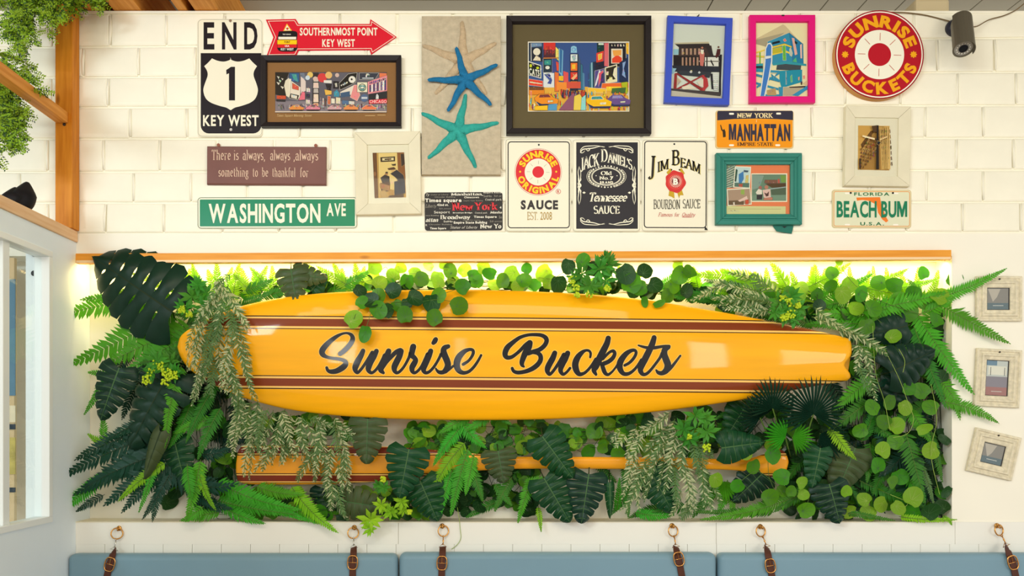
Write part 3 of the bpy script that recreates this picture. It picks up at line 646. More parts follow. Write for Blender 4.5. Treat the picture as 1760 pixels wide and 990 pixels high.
def city_big():
    q = zc(900, 60, 7.074); I = []
    def p(c, *pts): I.append((c, poly(*q(*pts))))
    p((246, 240, 226), (50, 92), (1280, 92), (1280, 940), (50, 940)); p((60, 88, 150), (60, 104), (1272, 104), (1272, 932), (60, 932)); p((236, 180, 70), (60, 640), (1272, 640), (1272, 932), (60, 932))
    p((50, 64, 88), (60, 104), (230, 104), (230, 340), (60, 330)); p((120, 150, 190), (90, 110), (220, 110), (220, 150), (90, 160)); p((236, 236, 232), (84, 112), (92, 112), (96, 330), (86, 330)); p((40, 44, 60), (98, 175), (218, 175), (218, 325), (98, 325)); I.append(((240, 232, 214), disc(*q((158, 215))[0], 6.2, 14))); p((240, 225, 200), (110, 320), (150, 260), (200, 290), (205, 325))
    p((222, 60, 56), (240, 104), (385, 104), (385, 200), (240, 220)); p((90, 50, 60), (240, 190), (385, 190), (385, 290), (240, 290))
    for i in range(6): p((200, 70, 60), (255+i*22, 150), (264+i*22, 150), (262+i*22, 250-i % 2*30), (256+i*22, 250))
    p((244, 230, 120), (385, 150), (425, 190), (425, 330), (385, 290)); p((120, 180, 220), (425, 170), (480, 200), (470, 520), (425, 470)); p((50, 110, 170), (440, 180), (465, 200), (455, 470), (440, 460))
    p((28, 34, 34), (60, 340), (205, 385), (205, 540), (60, 500)); p((240, 238, 220), (60, 330), (212, 380), (212, 390), (60, 342)); p((240, 238, 220), (60, 500), (212, 542), (212, 530), (60, 492)); p((240, 238, 220), (202, 385), (212, 385), (212, 540), (202, 538))
    I.append(((210, 220, 50), disc(*q((85, 385))[0], 2.2, 10, 3))); I.append(((210, 220, 50), disc(*q((168, 412))[0], 2.6, 10, 2.2)))
    I.append(((244, 244, 230), warp(text2('CATS', q((66, 0))[0][0], q((190, 0))[0][0], q((0, 415))[0][1], q((0, 490))[0][1], 'bold'), lambda x, y: (x, y+(x-910)*.2))))
    p((236, 70, 50), (60, 545), (232, 570), (232, 640), (60, 620)); p((250, 230, 200), (70, 575), (222, 600), (222, 612), (70, 592))
    p((46, 60, 76), (235, 300), (345, 290), (345, 465), (235, 470)); p((60, 150, 150), (250, 320), (330, 315), (330, 375), (250, 375)); I.append(((236, 236, 225), disc(*q((288, 408))[0], 3.6, 12, 2.8))); p((240, 150, 70), (235, 288), (420, 285), (420, 296), (235, 300))
    p((70, 80, 150), (345, 300), (420, 340), (420, 450), (345, 465)); p((240, 90, 60), (390, 330), (425, 350), (425, 450), (400, 450))
    p((226, 232, 238), (240, 470), (368, 475), (368, 648), (240, 648)); p((64, 84, 160), (246, 490), (310, 480), (345, 560), (330, 610), (285, 600), (310, 560), (280, 530)); p((40, 50, 110), (260, 482), (330, 500), (320, 530))
    p((236, 120, 60), (375, 460), (425, 470), (425, 700), (375, 700)); p((246, 196, 40), (425, 510), (480, 510), (480, 570), (425, 565)); p((230, 90, 90), (480, 450), (540, 470), (540, 700), (490, 700)); p((246, 150, 60), (400, 580), (560, 590), (560, 680), (400, 680))
    p((40, 50, 70), (560, 240), (660, 240), (660, 690), (560, 690)); I.append(((150, 205, 236), disc(*q((606, 180))[0], 5, 14))); p((150, 205, 236), (575, 155), (640, 155), (645, 228), (570, 228)); I.append(((90, 150, 200), ringg(*q((606, 190))[0], 3, .8, 14)))
    p((230, 240, 240), (568, 248), (650, 248), (650, 332), (568, 332)); p((170, 200, 210), (590, 265), (630, 260), (620, 320), (600, 320)); p((240, 120, 50), (568, 350), (650, 350), (650, 448), (568, 448)); p((250, 200, 60), (585, 370), (625, 370), (625, 425), (585, 425)); p((224, 60, 44), (568, 465), (650, 465), (650, 550), (568, 550)); p((250, 190, 120), (580, 540), (640, 480), (645, 510), (600, 560)); p((250, 170, 40), (568, 575), (650, 575), (650, 630), (568, 630))
    p((70, 90, 120), (660, 230), (690, 330), (690, 680), (660, 680)); p((60, 120, 150), (690, 360), (715, 380), (720, 680), (690, 680)); p((220, 90, 70), (520, 580), (690, 580), (690, 660), (520, 660)); p((90, 140, 180), (715, 470), (735, 480), (740, 680), (715, 680))
    p((60, 80, 130), (780, 480), (800, 470), (800, 680), (780, 680)); p((50, 110, 130), (800, 370), (840, 340), (845, 680), (800, 680)); p((40, 50, 80), (840, 340), (900, 330), (900, 680), (845, 680)); p((150, 190, 210), (815, 350), (832, 345), (835, 660), (820, 660))
    p((30, 60, 60), (888, 110), (975, 110), (975, 210), (888, 230)); p((230, 236, 230), (905, 112), (970, 112), (970, 135), (905, 135)); p((230, 70, 50), (880, 235), (970, 205), (965, 330), (880, 350)); p((246, 190, 60), (900, 250), (950, 235), (945, 300), (905, 320)); p((40, 40, 60), (870, 350), (980, 330), (980, 430), (870, 430))
    p((226, 110, 120), (975, 110), (1030, 110), (1030, 400), (975, 390)); p((36, 34, 44), (1030, 110), (1240, 110), (1240, 400), (1030, 400)); p((230, 220, 200), (1060, 180), (1198, 180), (1198, 360), (1060, 360)); p((236, 76, 50), (1070, 300), (1130, 250), (1190, 290), (1190, 352), (1070, 352)); p((244, 170, 80), (1075, 200), (1185, 195), (1180, 260), (1090, 270))
    for i in range(5): p((230, 226, 200), (1060+i*36, 130), (1072+i*36, 126), (1078+i*36, 150), (1064+i*36, 152))
    p((250, 190, 50), (1240, 110), (1272, 110), (1272, 250), (1245, 240)); p((34, 50, 90), (1160, 350), (1258, 285), (1258, 580), (1160, 585)); p((140, 170, 220), (1195, 350), (1240, 330), (1215, 420), (1240, 540), (1190, 500), (1200, 430))
    p((238, 232, 190), (985, 410), (1130, 370), (1132, 580), (990, 600)); p((52, 46, 34), (998, 420), (1120, 385), (1120, 545), (1000, 575)); p((236, 228, 180), (1000, 470), (1030, 455), (1025, 500), (1000, 500)); p((240, 236, 200), (1095, 420), (1125, 400), (1122, 560), (1080, 500)); p((236, 228, 180), (1010, 560), (1070, 520), (1080, 560), (1020, 580))
    p((90, 80, 150), (860, 450), (975, 420), (975, 660), (860, 660)); p((226, 230, 240), (880, 560), (915, 440), (930, 450), (880, 620), (860, 640)); p((230, 90, 110), (910, 480), (960, 440), (965, 470), (920, 600), (905, 640)); p((60, 60, 110), (940, 490), (975, 460), (975, 640), (925, 640))
    p((240, 110, 50), (950, 600), (1272, 590), (1272, 660), (940, 660)); p((250, 210, 60), (1000, 640), (1180, 640), (1180, 690), (1000, 690)); p((180, 190, 40), (1180, 590), (1260, 580), (1262, 730), (1200, 720)); p((70, 110, 60), (1070, 660), (1240, 650), (1230, 720), (1060, 720)); p((250, 200, 60), (780, 650), (1000, 670), (1000, 720), (780, 710))
    p((236, 140, 40), (60, 650), (250, 650), (250, 740), (60, 740)); p((120, 80, 50), (70, 640), (240, 645), (240, 680), (70, 680))
    cols = [(250, 220, 60), (240, 120, 50), (236, 80, 60), (120, 200, 210), (250, 240, 200), (80, 90, 160), (150, 60, 90), (200, 210, 70)]
    for i in range(110):
        x = PR.uniform(62, 1262); y = PR.uniform(690, 900); p(PR.choice(cols), (x, y), (x+PR.uniform(6, 14), y+3), (x+PR.uniform(4, 14), min(932, y+PR.uniform(30, 90))), (x-2, min(930, y+40)))
    for i in range(22):
        x = 450+i*14; y = PR.uniform(670, 720); p(PR.choice([(60, 50, 90), (30, 60, 90), (120, 60, 60), (200, 70, 50)]), (x, y), (x+12, y), (x+16, y+60), (x+8, y+PR.uniform(60, 110)), (x-3, y+55))
    p((150, 90, 120), (560, 760), (600, 720), (640, 760), (600, 930), (420, 930)); p((240, 210, 90), (610, 760), (680, 730), (720, 800), (700, 930), (600, 930)); p((150, 220, 220), (700, 780), (750, 740), (750, 930), (690, 930))
    def car(x, y, k, c, d): p((50, 60, 100), (x-130*k, y+40*k), (x+150*k, y+40*k), (x+140*k, y+90*k), (x-90*k, y+90*k)); p(c, (x-150*k, y-10*k), (x-90*k, y-60*k), (x+40*k, y-65*k), (x+90*k, y-20*k), (x+160*k, y+10*k), (x+150*k, y+65*k), (x-60*k, y+70*k), (x-140*k, y+30*k)); p(d, (x-80*k, y-50*k), (x+30*k, y-55*k), (x+60*k, y-18*k), (x-90*k, y-14*k)); p((230, 230, 200), (x+20*k, y+25*k), (x+90*k, y+20*k), (x+88*k, y+42*k), (x+20*k, y+45*k))
    car(270, 790, .95, (244, 150, 40), (130, 60, 60)); car(1150, 800, .9, (110, 84, 150), (160, 150, 200)); car(905, 815, 1.0, (250, 196, 30), (70, 150, 160))
    p((250, 200, 40), (130, 880), (290, 870), (290, 932), (130, 932)); p((90, 160, 210), (300, 860), (400, 850), (400, 932), (290, 932))
    return I
def tower_red():
    q = zc(1130, 15, 5.659); I = []
    def p(c, *pts): I.append((c, poly(*[(x+(qx_-0), y) for (x, y), qx_ in zip(q(*pts), [0]*9)])))
    p((214, 222, 214), (130, 160), (650, 160), (650, 890), (130, 890)); p((150, 200, 216), (150, 400), (210, 400), (210, 460), (150, 460)); p((40, 36, 40), (150, 455), (600, 462), (600, 580), (150, 575))
    p((70, 56, 56), (205, 365), (520, 365), (540, 470), (200, 465)); p((196, 188, 160), (162, 338), (495, 328), (500, 348), (165, 356)); p((52, 46, 50), (165, 352), (498, 346), (545, 470), (505, 470), (470, 385), (215, 390))
    for i in range(5): p((186, 152, 130), (232+i*40, 395), (250+i*40, 395), (250+i*40, 455), (232+i*40, 455)); p((176, 140, 120), (232+i*36, 480), (250+i*36, 480), (250+i*36, 560), (232+i*36, 560))
    p((226, 226, 220), (455, 478), (590, 478), (590, 570), (455, 568)); p((44, 40, 44), (400, 515), (610, 515), (610, 524), (400, 524)); p((44, 40, 44), (470, 470), (482, 470), (482, 575), (470, 575)); p((44, 40, 44), (515, 500), (545, 560), (535, 565), (510, 520))
    p((206, 120, 112), (405, 440), (430, 405), (452, 440), (448, 505), (440, 570), (410, 560)); p((236, 226, 216), (415, 405), (445, 410), (440, 450), (418, 445)); I.append(((190, 130, 110), disc(*q((430, 388))[0], 1.9, 10)))
    p((84, 44, 46), (575, 400), (608, 400), (604, 450), (570, 490), (558, 480)); I.append(((110, 70, 60), disc(*q((588, 382))[0], 1.8, 10)))
    p((46, 50, 62), (140, 560), (610, 570), (610, 625), (150, 620)); p((56, 62, 72), (180, 610), (520, 620), (500, 680), (200, 650)); p((150, 195, 215), (130, 585), (180, 590), (150, 640), (130, 640))
    p((40, 38, 44), (598, 455), (622, 455), (612, 700), (612, 850), (590, 850), (595, 640)); p((40, 40, 50), (508, 640), (530, 640), (540, 790), (520, 790))
    for i in range(9): p((232, 236, 236), (530+i*1, 630+i*20), (582, 630+i*20), (582, 641+i*20), (532+i*1, 641+i*20))
    p((150, 50, 52), (165, 635), (190, 635), (460, 800), (440, 822)); p((160, 54, 58), (420, 660), (465, 650), (190, 800), (150, 800)); p((150, 50, 52), (160, 640), (185, 640), (180, 790), (150, 790)); p((186, 60, 66), (430, 650), (480, 690), (490, 760), (440, 815), (430, 780)); p((196, 176, 150), (185, 675), (225, 715), (180, 760)); p((222, 216, 200), (380, 720), (440, 690), (440, 775), (400, 760)); p((230, 222, 204), (230, 770), (300, 750), (380, 790), (240, 795)); p((196, 190, 176), (130, 800), (615, 850), (615, 888), (125, 860)); p((74, 68, 70), (128, 785), (600, 820), (608, 862), (130, 805))
    for x, y in ((320, 625), (400, 632)): p((200, 205, 210), (x-14, y), (x, y-16), (x+14, y), (x, y+12))
    return I
def tower_blue():
    q = zc(1130, 15, 5.659); I = []
    def p(c, *pts): I.append((c, poly(*q(*pts))))
    p((244, 234, 190), (948, 148), (1453, 148), (1453, 857), (948, 857)); p((214, 198, 160), (955, 300), (1215, 160), (1240, 175), (1400, 350), (1060, 380), (950, 345)); p((176, 166, 140), (955, 310), (1230, 240), (1060, 380), (950, 350))
    p((56, 150, 190), (1060, 330), (1275, 240), (1410, 350), (1415, 555), (1110, 545), (1100, 380)); p((40, 130, 178), (1275, 240), (1410, 350), (1415, 550), (1310, 530), (1300, 400)); p((30, 40, 50), (1110, 335), (1180, 318), (1190, 335), (1112, 356))
    p((244, 214, 70), (1110, 375), (1230, 345), (1300, 372), (1300, 388), (1230, 362), (1112, 392)); p((244, 214, 70), (1110, 440), (1235, 410), (1305, 440), (1305, 456), (1235, 430), (1112, 460)); p((200, 190, 60), (1115, 395), (1205, 375), (1205, 430), (1115, 445)); p((110, 190, 70), (1210, 365), (1240, 365), (1245, 510), (1215, 510)); p((236, 130, 110), (1215, 310), (1235, 295), (1250, 320), (1230, 330))
    p((236, 180, 170), (1300, 290), (1325, 295), (1355, 450), (1330, 460)); p((240, 200, 190), (1380, 360), (1398, 350), (1400, 490), (1385, 490)); p((200, 205, 190), (1275, 400), (1290, 380), (1310, 440), (1300, 475), (1278, 460)); p((40, 50, 60), (1328, 318), (1355, 335), (1350, 355), (1330, 345)); p((90, 190, 130), (1305, 520), (1340, 480), (1350, 530))
    p((60, 170, 190), (950, 545), (1020, 540), (1020, 610), (950, 600)); p((50, 60, 70), (950, 565), (1018, 562), (1018, 590), (950, 588)); p((240, 214, 80), (950, 430), (1050, 400), (1050, 412), (950, 445)); p((240, 214, 80), (950, 462), (1050, 470), (1050, 484), (950, 476)); p((120, 190, 60), (985, 430), (997, 430), (997, 540), (985, 540))
    p((70, 80, 90), (1160, 540), (1240, 530), (1390, 560), (1385, 610), (1150, 600)); p((56, 160, 180), (1110, 545), (1240, 520), (1440, 545), (1440, 565), (1240, 545), (1120, 560)); p((40, 150, 180), (1180, 612), (1400, 600), (1400, 720), (1200, 780), (1180, 700)); p((30, 110, 130), (1240, 620), (1246, 620), (1250, 740), (1243, 745))
    for a, b, c_, d in ((950, 640, 1180, 700), (960, 760, 1180, 620), (950, 720, 1170, 780), (1100, 640, 1180, 700), (1000, 840, 1190, 840), (950, 600, 1180, 610)): p((56, 150, 190), (a, b), (c_, d), (c_, d+22), (a, b+22))
    p((240, 236, 210), (1100, 640), (1150, 640), (1130, 670)); p((190, 160, 110), (1060, 800), (1140, 780), (1150, 850), (1060, 850)); p((56, 150, 190), (1170, 770), (1215, 770), (1210, 857), (1180, 857)); p((190, 176, 150), (1215, 770), (1430, 765), (1380, 800), (1300, 855), (1215, 855)); p((70, 50, 50), (1270, 768), (1440, 758), (1420, 775), (1280, 778)); p((56, 150, 200), (1300, 850), (1450, 755), (1453, 790), (1360, 857)); p((226, 200, 160), (1400, 740), (1453, 700), (1453, 750))
    p((240, 130, 120), (1410, 660), (1425, 655), (1425, 690), (1412, 690)); p((236, 160, 130), (1360, 675), (1375, 670), (1372, 705), (1362, 705)); p((90, 190, 120), (1285, 670), (1300, 650), (1305, 720), (1290, 725)); p((40, 50, 60), (1385, 715), (1400, 720), (1398, 750), (1390, 750))
    p((240, 240, 236), (985, 857), (1030, 560), (1040, 400), (1062, 350), (1090, 340), (1110, 370), (1108, 520), (1080, 680), (1040, 857)); p((70, 130, 210), (995, 857), (1040, 560), (1050, 400), (1068, 358), (1090, 352), (1100, 375), (1098, 520), (1070, 680), (1030, 857)); p((230, 236, 240), (1040, 470), (1098, 465), (1095, 490), (1040, 500))
    return I
def people_photo():
    q = zc(330, 220, 4.4); I = []
    def p(c, *pts): I.append((c, poly(*q(*pts))))
    p((206, 162, 84), (1370, 190), (1608, 190), (1618, 530), (1380, 532)); p((232, 204, 130), (1412, 192), (1555, 190), (1560, 340), (1540, 470), (1415, 500)); p((110, 70, 36), (1370, 190), (1400, 190), (1408, 532), (1380, 532)); p((140, 86, 40), (1556, 190), (1608, 190), (1616, 400), (1560, 340)); p((60, 44, 36), (1580, 200), (1608, 200), (1612, 280), (1585, 300))
    p((64, 48, 34), (1428, 225), (1538, 220), (1538, 256), (1430, 260)); p((226, 210, 160), (1442, 232), (1528, 229), (1528, 248), (1442, 250)); p((70, 52, 34), (1460, 236), (1510, 234), (1510, 244), (1460, 246)); p((70, 52, 40), (1510, 280), (1545, 274), (1542, 290), (1520, 290))
    p((52, 40, 40), (1425, 380), (1460, 355), (1495, 370), (1495, 410), (1440, 420)); p((96, 64, 44), (1425, 420), (1500, 410), (1495, 480), (1430, 490)); I.append(((176, 126, 80), disc(*q((1472, 350))[0], 2.7, 12))); I.append(((50, 40, 30), disc(*q((1474, 341))[0], 2.4, 10, 1.6)))
    p((46, 40, 50), (1500, 350), (1550, 320), (1600, 360), (1610, 400), (1560, 410), (1540, 380)); I.append(((214, 170, 110), disc(*q((1520, 325))[0], 3, 12))); p((90, 60, 40), (1480, 310), (1530, 300), (1545, 318), (1490, 322)); p((226, 200, 140), (1495, 380), (1550, 390), (1545, 430), (1500, 430)); p((40, 38, 56), (1530, 410), (1610, 400), (1612, 500), (1530, 515)); p((170, 120, 70), (1420, 420), (1500, 440), (1490, 480), (1420, 460)); I.append(((186, 140, 70), disc(*q((1506, 492))[0], 5.4, 16))); p((196, 160, 100), (1420, 480), (1460, 470), (1480, 530), (1430, 530)); p((90, 60, 40), (1490, 515), (1600, 505), (1600, 530), (1480, 530)); I.append(((150, 100, 60), disc(*q((1385, 350))[0], 2.2, 10, 4)))
    return I
def building_photo():
    q = zc(1210, 180, 4.305); I = []
    def p(c, *pts): I.append((c, poly(*q(*pts))))
    p((214, 166, 86), (1133, 160), (1365, 160), (1368, 488), (1136, 486)); p((176, 132, 66), (1240, 200), (1365, 165), (1367, 486), (1150, 486), (1140, 440)); p((110, 76, 40), (1155, 300), (1225, 200), (1260, 190), (1165, 330)); p((196, 150, 80), (1290, 165), (1320, 165), (1350, 486), (1300, 486))
    for i in range(6):
        p((222, 184, 110), (1290+i*13, 168), (1296+i*13, 168), (1322+i*10, 480), (1314+i*10, 480))
        for j in range(7): p((92, 62, 34), (1300+i*12+j*3, 190+j*40), (1305+i*12+j*3, 186+j*40), (1308+i*12+j*3, 212+j*40), (1303+i*12+j*3, 216+j*40))
    for i in range(7):
        for j in range(7):
            x = 1150+i*17; y = 480-j*26-i*22+10
            if y > 230 and y < 480: p((104, 70, 36), (x, y), (x+9, y-9), (x+9, y+5), (x, y+13))
    p((80, 56, 34), (1225, 168), (1262, 162), (1262, 210), (1240, 215)); p((40, 32, 26), (1262, 162), (1276, 162), (1284, 486), (1262, 486)); p((232, 214, 170), (1160, 236), (1250, 258), (1248, 270), (1158, 248)); p((216, 186, 130), (1285, 262), (1340, 240), (1342, 250), (1286, 275)); p((46, 36, 30), (1268, 275), (1296, 285), (1280, 310), (1264, 300)); p((60, 44, 30), (1136, 410), (1148, 405), (1150, 486), (1137, 486))
    return I
def collage():
    q = zc(1240, 275, 9.9); I = []
    def p(c, *pts): I.append((c, poly(*q(*pts))))
    p((238, 134, 90), (75, 95), (1160, 95), (1160, 935), (75, 935)); p((110, 130, 116), (78, 95), (240, 95), (220, 480), (78, 480))
    for i in range(9): p((196, 206, 190), (80, 170+i*38), (225, 95+i*42), (225, 104+i*42), (80, 186+i*38))
    p((244, 240, 214), (500, 235), (1110, 235), (1110, 720), (500, 720)); p((110, 140, 120), (512, 255), (1090, 255), (1090, 700), (512, 700)); p((134, 160, 150), (512, 255), (720, 270), (640, 480), (512, 520)); p((130, 90, 76), (730, 345), (940, 345), (940, 420), (720, 400)); p((190, 90, 80), (945, 330), (980, 330), (985, 410), (950, 410)); p((120, 160, 80), (990, 265), (1088, 270), (1088, 390), (1010, 390)); p((90, 70, 50), (730, 410), (1088, 400), (1088, 470), (850, 480)); p((170, 190, 200), (820, 495), (1085, 460), (1085, 472), (820, 508)); p((86, 104, 86), (830, 510), (1088, 480), (1088, 620), (840, 600)); p((120, 150, 130), (512, 610), (1088, 600), (1088, 700), (512, 700))
    p((232, 226, 214), (575, 560), (620, 500), (680, 520), (680, 600), (590, 590)); p((60, 56, 60), (590, 600), (690, 590), (680, 680), (590, 680)); p((226, 190, 184), (690, 520), (820, 500), (830, 640), (790, 680), (710, 640)); p((90, 60, 60), (715, 560), (760, 580), (800, 540), (790, 620), (750, 630)); I.append(((190, 130, 110), disc(*q((755, 470))[0], 3.4, 12))); I.append(((170, 110, 100), disc(*q((650, 478))[0], 3, 12))); p((200, 130, 110), (700, 660), (860, 640), (860, 690), (710, 692))
    p((244, 240, 220), (220, 115), (495, 125), (475, 490), (190, 475)); p((196, 220, 220), (235, 130), (480, 138), (462, 478), (208, 462)); p((70, 130, 190), (285, 250), (365, 200), (370, 330), (335, 400), (285, 400)); p((214, 190, 120), (405, 270), (455, 260), (445, 400), (390, 400)); p((90, 120, 110), (212, 395), (465, 400), (462, 478), (210, 462)); p((60, 90, 80), (235, 160), (265, 180), (240, 380), (215, 370)); p((70, 90, 110), (370, 180), (450, 190), (440, 220), (370, 215)); p((190, 90, 70), (280, 420), (350, 415), (345, 470), (290, 465))
    p((244, 240, 220), (78, 505), (480, 480), (505, 765), (95, 790)); p((176, 150, 130), (95, 520), (470, 498), (490, 750), (112, 775)); p((150, 180, 90), (320, 520), (380, 510), (380, 600), (320, 590)); p((110, 90, 70), (110, 700), (370, 690), (370, 770), (112, 775)); p((230, 200, 190), (270, 700), (420, 620), (440, 680), (300, 720)); p((206, 84, 60), (395, 690), (450, 680), (450, 760), (395, 765)); p((236, 234, 224), (190, 730), (212, 725), (214, 775), (192, 777))
    p((214, 214, 156), (75, 790), (1080, 798), (1080, 930), (75, 935)); p((160, 150, 110), (100, 838), (1000, 842), (1000, 847), (100, 843)); p((120, 110, 80), (100, 872), (290, 874), (290, 880), (100, 878))
    return I
def inked(I, f=.6, w_=.4, cols=((30, 28, 40), (240, 234, 220), (60, 40, 50))):
    out = []
    for c, g_ in I:
        out.append((c, g_))
        if len(g_[1]) == 1 and len(g_[0]) < 14 and PR.random() < f: out.append((PR.choice(cols), loopline(g_[0], w_*PR.uniform(.6, 1.3))))
        if len(g_[1]) == 1 and len(g_[0]) < 8 and PR.random() < f:
            xs = [p[0] for p in g_[0]]; ys = [p[1] for p in g_[0]]
            if max(xs)-min(xs) < 26 and max(ys)-min(ys) < 30:
                for _ in range(3):
                    x = PR.uniform(min(xs)*.75+max(xs)*.25, min(xs)*.25+max(xs)*.75); y = PR.uniform(min(ys)*.75+max(ys)*.25, min(ys)*.25+max(ys)*.75); k = tuple(max(0, min(255, v+PR.choice((-60, -40, 45, 60)))) for v in c)
                    out.append((k, loopline([(x, y), (x+PR.uniform(-2, 2), y+PR.uniform(-2.5, 2.5)), (x+PR.uniform(-2, 2), y+PR.uniform(-2.5, 2.5))], w_*1.4, False)))
    return out
# 3 --- small framed city drawing
FRB = mat('black_wood_frame', (38, 33, 34), .35, noise=.1)
s = Sign('picture_frame', 'wide black framed city street drawing with brown mat, beside the END sign', 'framed picture', 570.5, 160, .002)
s.rails(451, 99.5, 690.5, 221, [(0, 0), (0, .022), (1, .024), (8, .018), (9.5, .010), (9.5, .004)], FRB)
s.solid('mat_board', mat('brown_mat', (150, 108, 66), .7), rect(458, 107, 683, 213), 0, .006)
s.ink('picture', inked(city_small()), .0064, step=.000006)
s.flat('caption', mat('pale_pencil', (235, 205, 150), .7), join2(text2('Times Square Morning Street', 476, 536, 197.5, 201.5, 'script'), rect(628, 199.5, 645, 200.2), rect(649, 198.6, 663, 199.3)), .0062)
s.solid('glass', GLS, rect(460.5, 109, 681, 211.5), .0105, .011)
# 4 --- starfish canvas
s = Sign('starfish_canvas', 'tall sandy canvas with one cream, one blue and one turquoise starfish', 'wall decoration', 793, 167.5, .0015)
s.solid('canvas', mat('sand_texture', (190, 176, 150), .9, noise=.12, nscale=50, bump=1.0, bscale=90), rect(725.5, 32.5, 860.5, 303), 0, .020, bev=.0012)
def star(name, col, ctr, tips, r0, r1, h0, label, hh=.012, parent=None):
    m = mat(name+'_'+label.split()[0], col, .75, noise=.12, nscale=60, bump=1.0, bscale=220)
    vs = [s.L(ctr[0], ctr[1], h0+hh*1.25)]; fs = []; n = len(tips); per = 7; ang = [math.atan2(t[1]-ctr[1], t[0]-ctr[0]) for t in tips]; idx = sorted(range(n), key=lambda i: ang[i]); rings = []
    for ii, i in enumerate(idx):
        t = tips[i]; dx, dy = t[0]-ctr[0], t[1]-ctr[1]; L_ = math.hypot(dx, dy); ux, uy = dx/L_, dy/L_; nx, ny = -uy, ux
        left = []; right = []; mid = []
        for j in range(per):
            f = j/(per-1); rr = r0*(1-f)+r1*f
            if j == 0: rr = r0*1.15
            dd = L_*(.13+.87*f) - (0 if j < per-1 else 0); bx, by = ctr[0]+ux*dd, ctr[1]+uy*dd; wob = math.sin(j*1.7+ii)*.8*(f > 0)
            hz = h0+hh*(1-.45*f); mid.append(len(vs)); vs.append(s.L(bx+nx*wob, by+ny*wob, hz)); left.append(len(vs)); vs.append(s.L(bx+nx*(rr+wob), by+ny*(rr+wob), h0+.001)); right.append(len(vs)); vs.append(s.L(bx-nx*(rr-wob), by-ny*(rr-wob), h0+.001))
            l2 = len(vs); vs.append(s.L(bx+nx*(rr*.72+wob), by+ny*(rr*.72+wob), h0+(hz-h0)*.8)); vs.append(s.L(bx-nx*(rr*.72-wob), by-ny*(rr*.72-wob), h0+(hz-h0)*.8)); left[-1] = (left[-1], l2); right[-1] = (right[-1], l2+1)
        for j in range(per-1):
            fs += [(mid[j], left[j][1], left[j+1][1], mid[j+1]), (left[j][1], left[j][0], left[j+1][0], left[j+1][1]), (mid[j], mid[j+1], right[j+1][1], right[j][1]), (right[j][1], right[j+1][1], right[j+1][0], right[j][0])]
        e = len(vs); vs.append(s.L(t[0]+ux*r1*.9, t[1]+uy*r1*.9, h0+hh*.2)); fs += [(mid[-1], left[-1][1], e), (mid[-1], e, right[-1][1]), (left[-1][1], left[-1][0], e), (right[-1][1], e, right[-1][0])]
        fs += [(0, left[0][1], mid[0]), (0, mid[0], right[0][1])]; rings.append((left[0], right[0]))
    for a in range(n):
        l = rings[a][0]; r_ = rings[(a+1) % n][1]; fs += [(0, r_[1], l[1]), (l[1], r_[1], r_[0], l[0])]
    o = mesh_obj(name, vs, fs, m, s.o, label, smooth=True); fixn(o)
star('starfish', (196, 172, 138), (796, 110), [(795, 44), (729.5, 83.5), (851, 80), (750, 165), (835, 165)], 8.5, 3.2, .020, 'cream starfish', .010)
star('starfish', (30, 112, 158), (799.5, 144.5), [(785.5, 90), (853, 119), (738, 143.5), (771.5, 196), (843, 185.5)], 7.2, 3.0, .0305, 'blue starfish', .010)
star('starfish', (52, 164, 152), (787, 229), [(801, 168), (727, 199), (855, 215.5), (738, 275), (817.5, 290)], 8.5, 3.0, .020, 'turquoise starfish', .012)
# 5 --- big city picture
s = Sign('picture_frame', 'large black framed colourful city street painting with olive mat', 'framed picture', 993.5, 133.5, .002)
s.rails(870, 32.8, 1117, 234, [(0, 0), (0, .024), (1, .026), (9.5, .024), (11.2, .012), (11.2, .004)], FRB)
s.solid('mat_board', mat('olive_mat', (104, 92, 64), .7), rect(879, 42, 1108, 225), 0, .006)
s.ink('picture', inked(city_big()), .0064, step=.000006); s.solid('glass', GLS, rect(881.5, 44.5, 1105.5, 222), .0115, .012)
s.solid('hanger', BLACK, poly((984, 33.2), (986.5, 32.2), (990, 31.8), (993.5, 28.5), (998, 32.8)), .004, .008)
# 6/7 --- lifeguard tower pictures
for nm, lab, colr, cx, cy, w2, h2, rot, pic, hook in (('blue', 'blue framed lifeguard tower photo, hung slightly crooked', (62, 84, 190), 1198.4, 107, 55.6, 74.4, 2.3, tower_red, (-3, -1)), ('pink', 'hot pink framed photo of a blue lifeguard tower', (222, 24, 120), 1342, 104.5, 56, 75, 0, tower_blue, (0, 0))):
    s = Sign('picture_frame', lab, 'framed picture', cx, cy, .002, rot)
    fm = mat(nm+'_frame_paint', colr, .35)
    s.rails(cx-w2, cy-h2, cx+w2, cy+h2, [(0, 0), (0, .016), (.8, .017), (10.6, .017), (11.4, .011), (11.4, .004)], fm, gap=0.02)
    I = inked(pic(), .35, .3)
    if rot:
        c_, s_ = math.cos(R(-rot)), math.sin(R(-rot)); cut = (cx-44.6, cx+44.6, cy-63.4, cy+63.4)
        I = [(c, ([(min(max(cx+(x-cx)*c_-(y-cy)*s_, cut[0]), cut[1]), min(max(cy+(x-cx)*s_+(y-cy)*c_, cut[2]), cut[3])) for x, y in v], f)) for c, (v, f) in I]
        I.insert(0, ((232, 232, 220), rect(*[cut[0], cut[2], cut[1], cut[3]])))
    s.solid('backing', CREAM, rect(cx-w2+9, cy-h2+9, cx+w2-9, cy+h2-9), 0, .005); s.ink('picture', I, .0053)
    s.solid('glass', GLS, rect(cx-w2+11.4, cy-h2+11.4, cx+w2-11.4, cy+h2-11.4), .0095, .010)
    if nm == 'blue': s.solid('hanger', DARKM, poly((cx-8, cy-h2), (cx-6, cy-h2-1), (cx-1, cy-h2-7), (cx, cy-h2-6), (cx-4, cy-h2)), .003, .006)
    else: s.solid('hanger', BLACK, rrect(cx-2, cy-h2+.3, cx+3, cy-h2+2.4, .9), .0172, .0182)
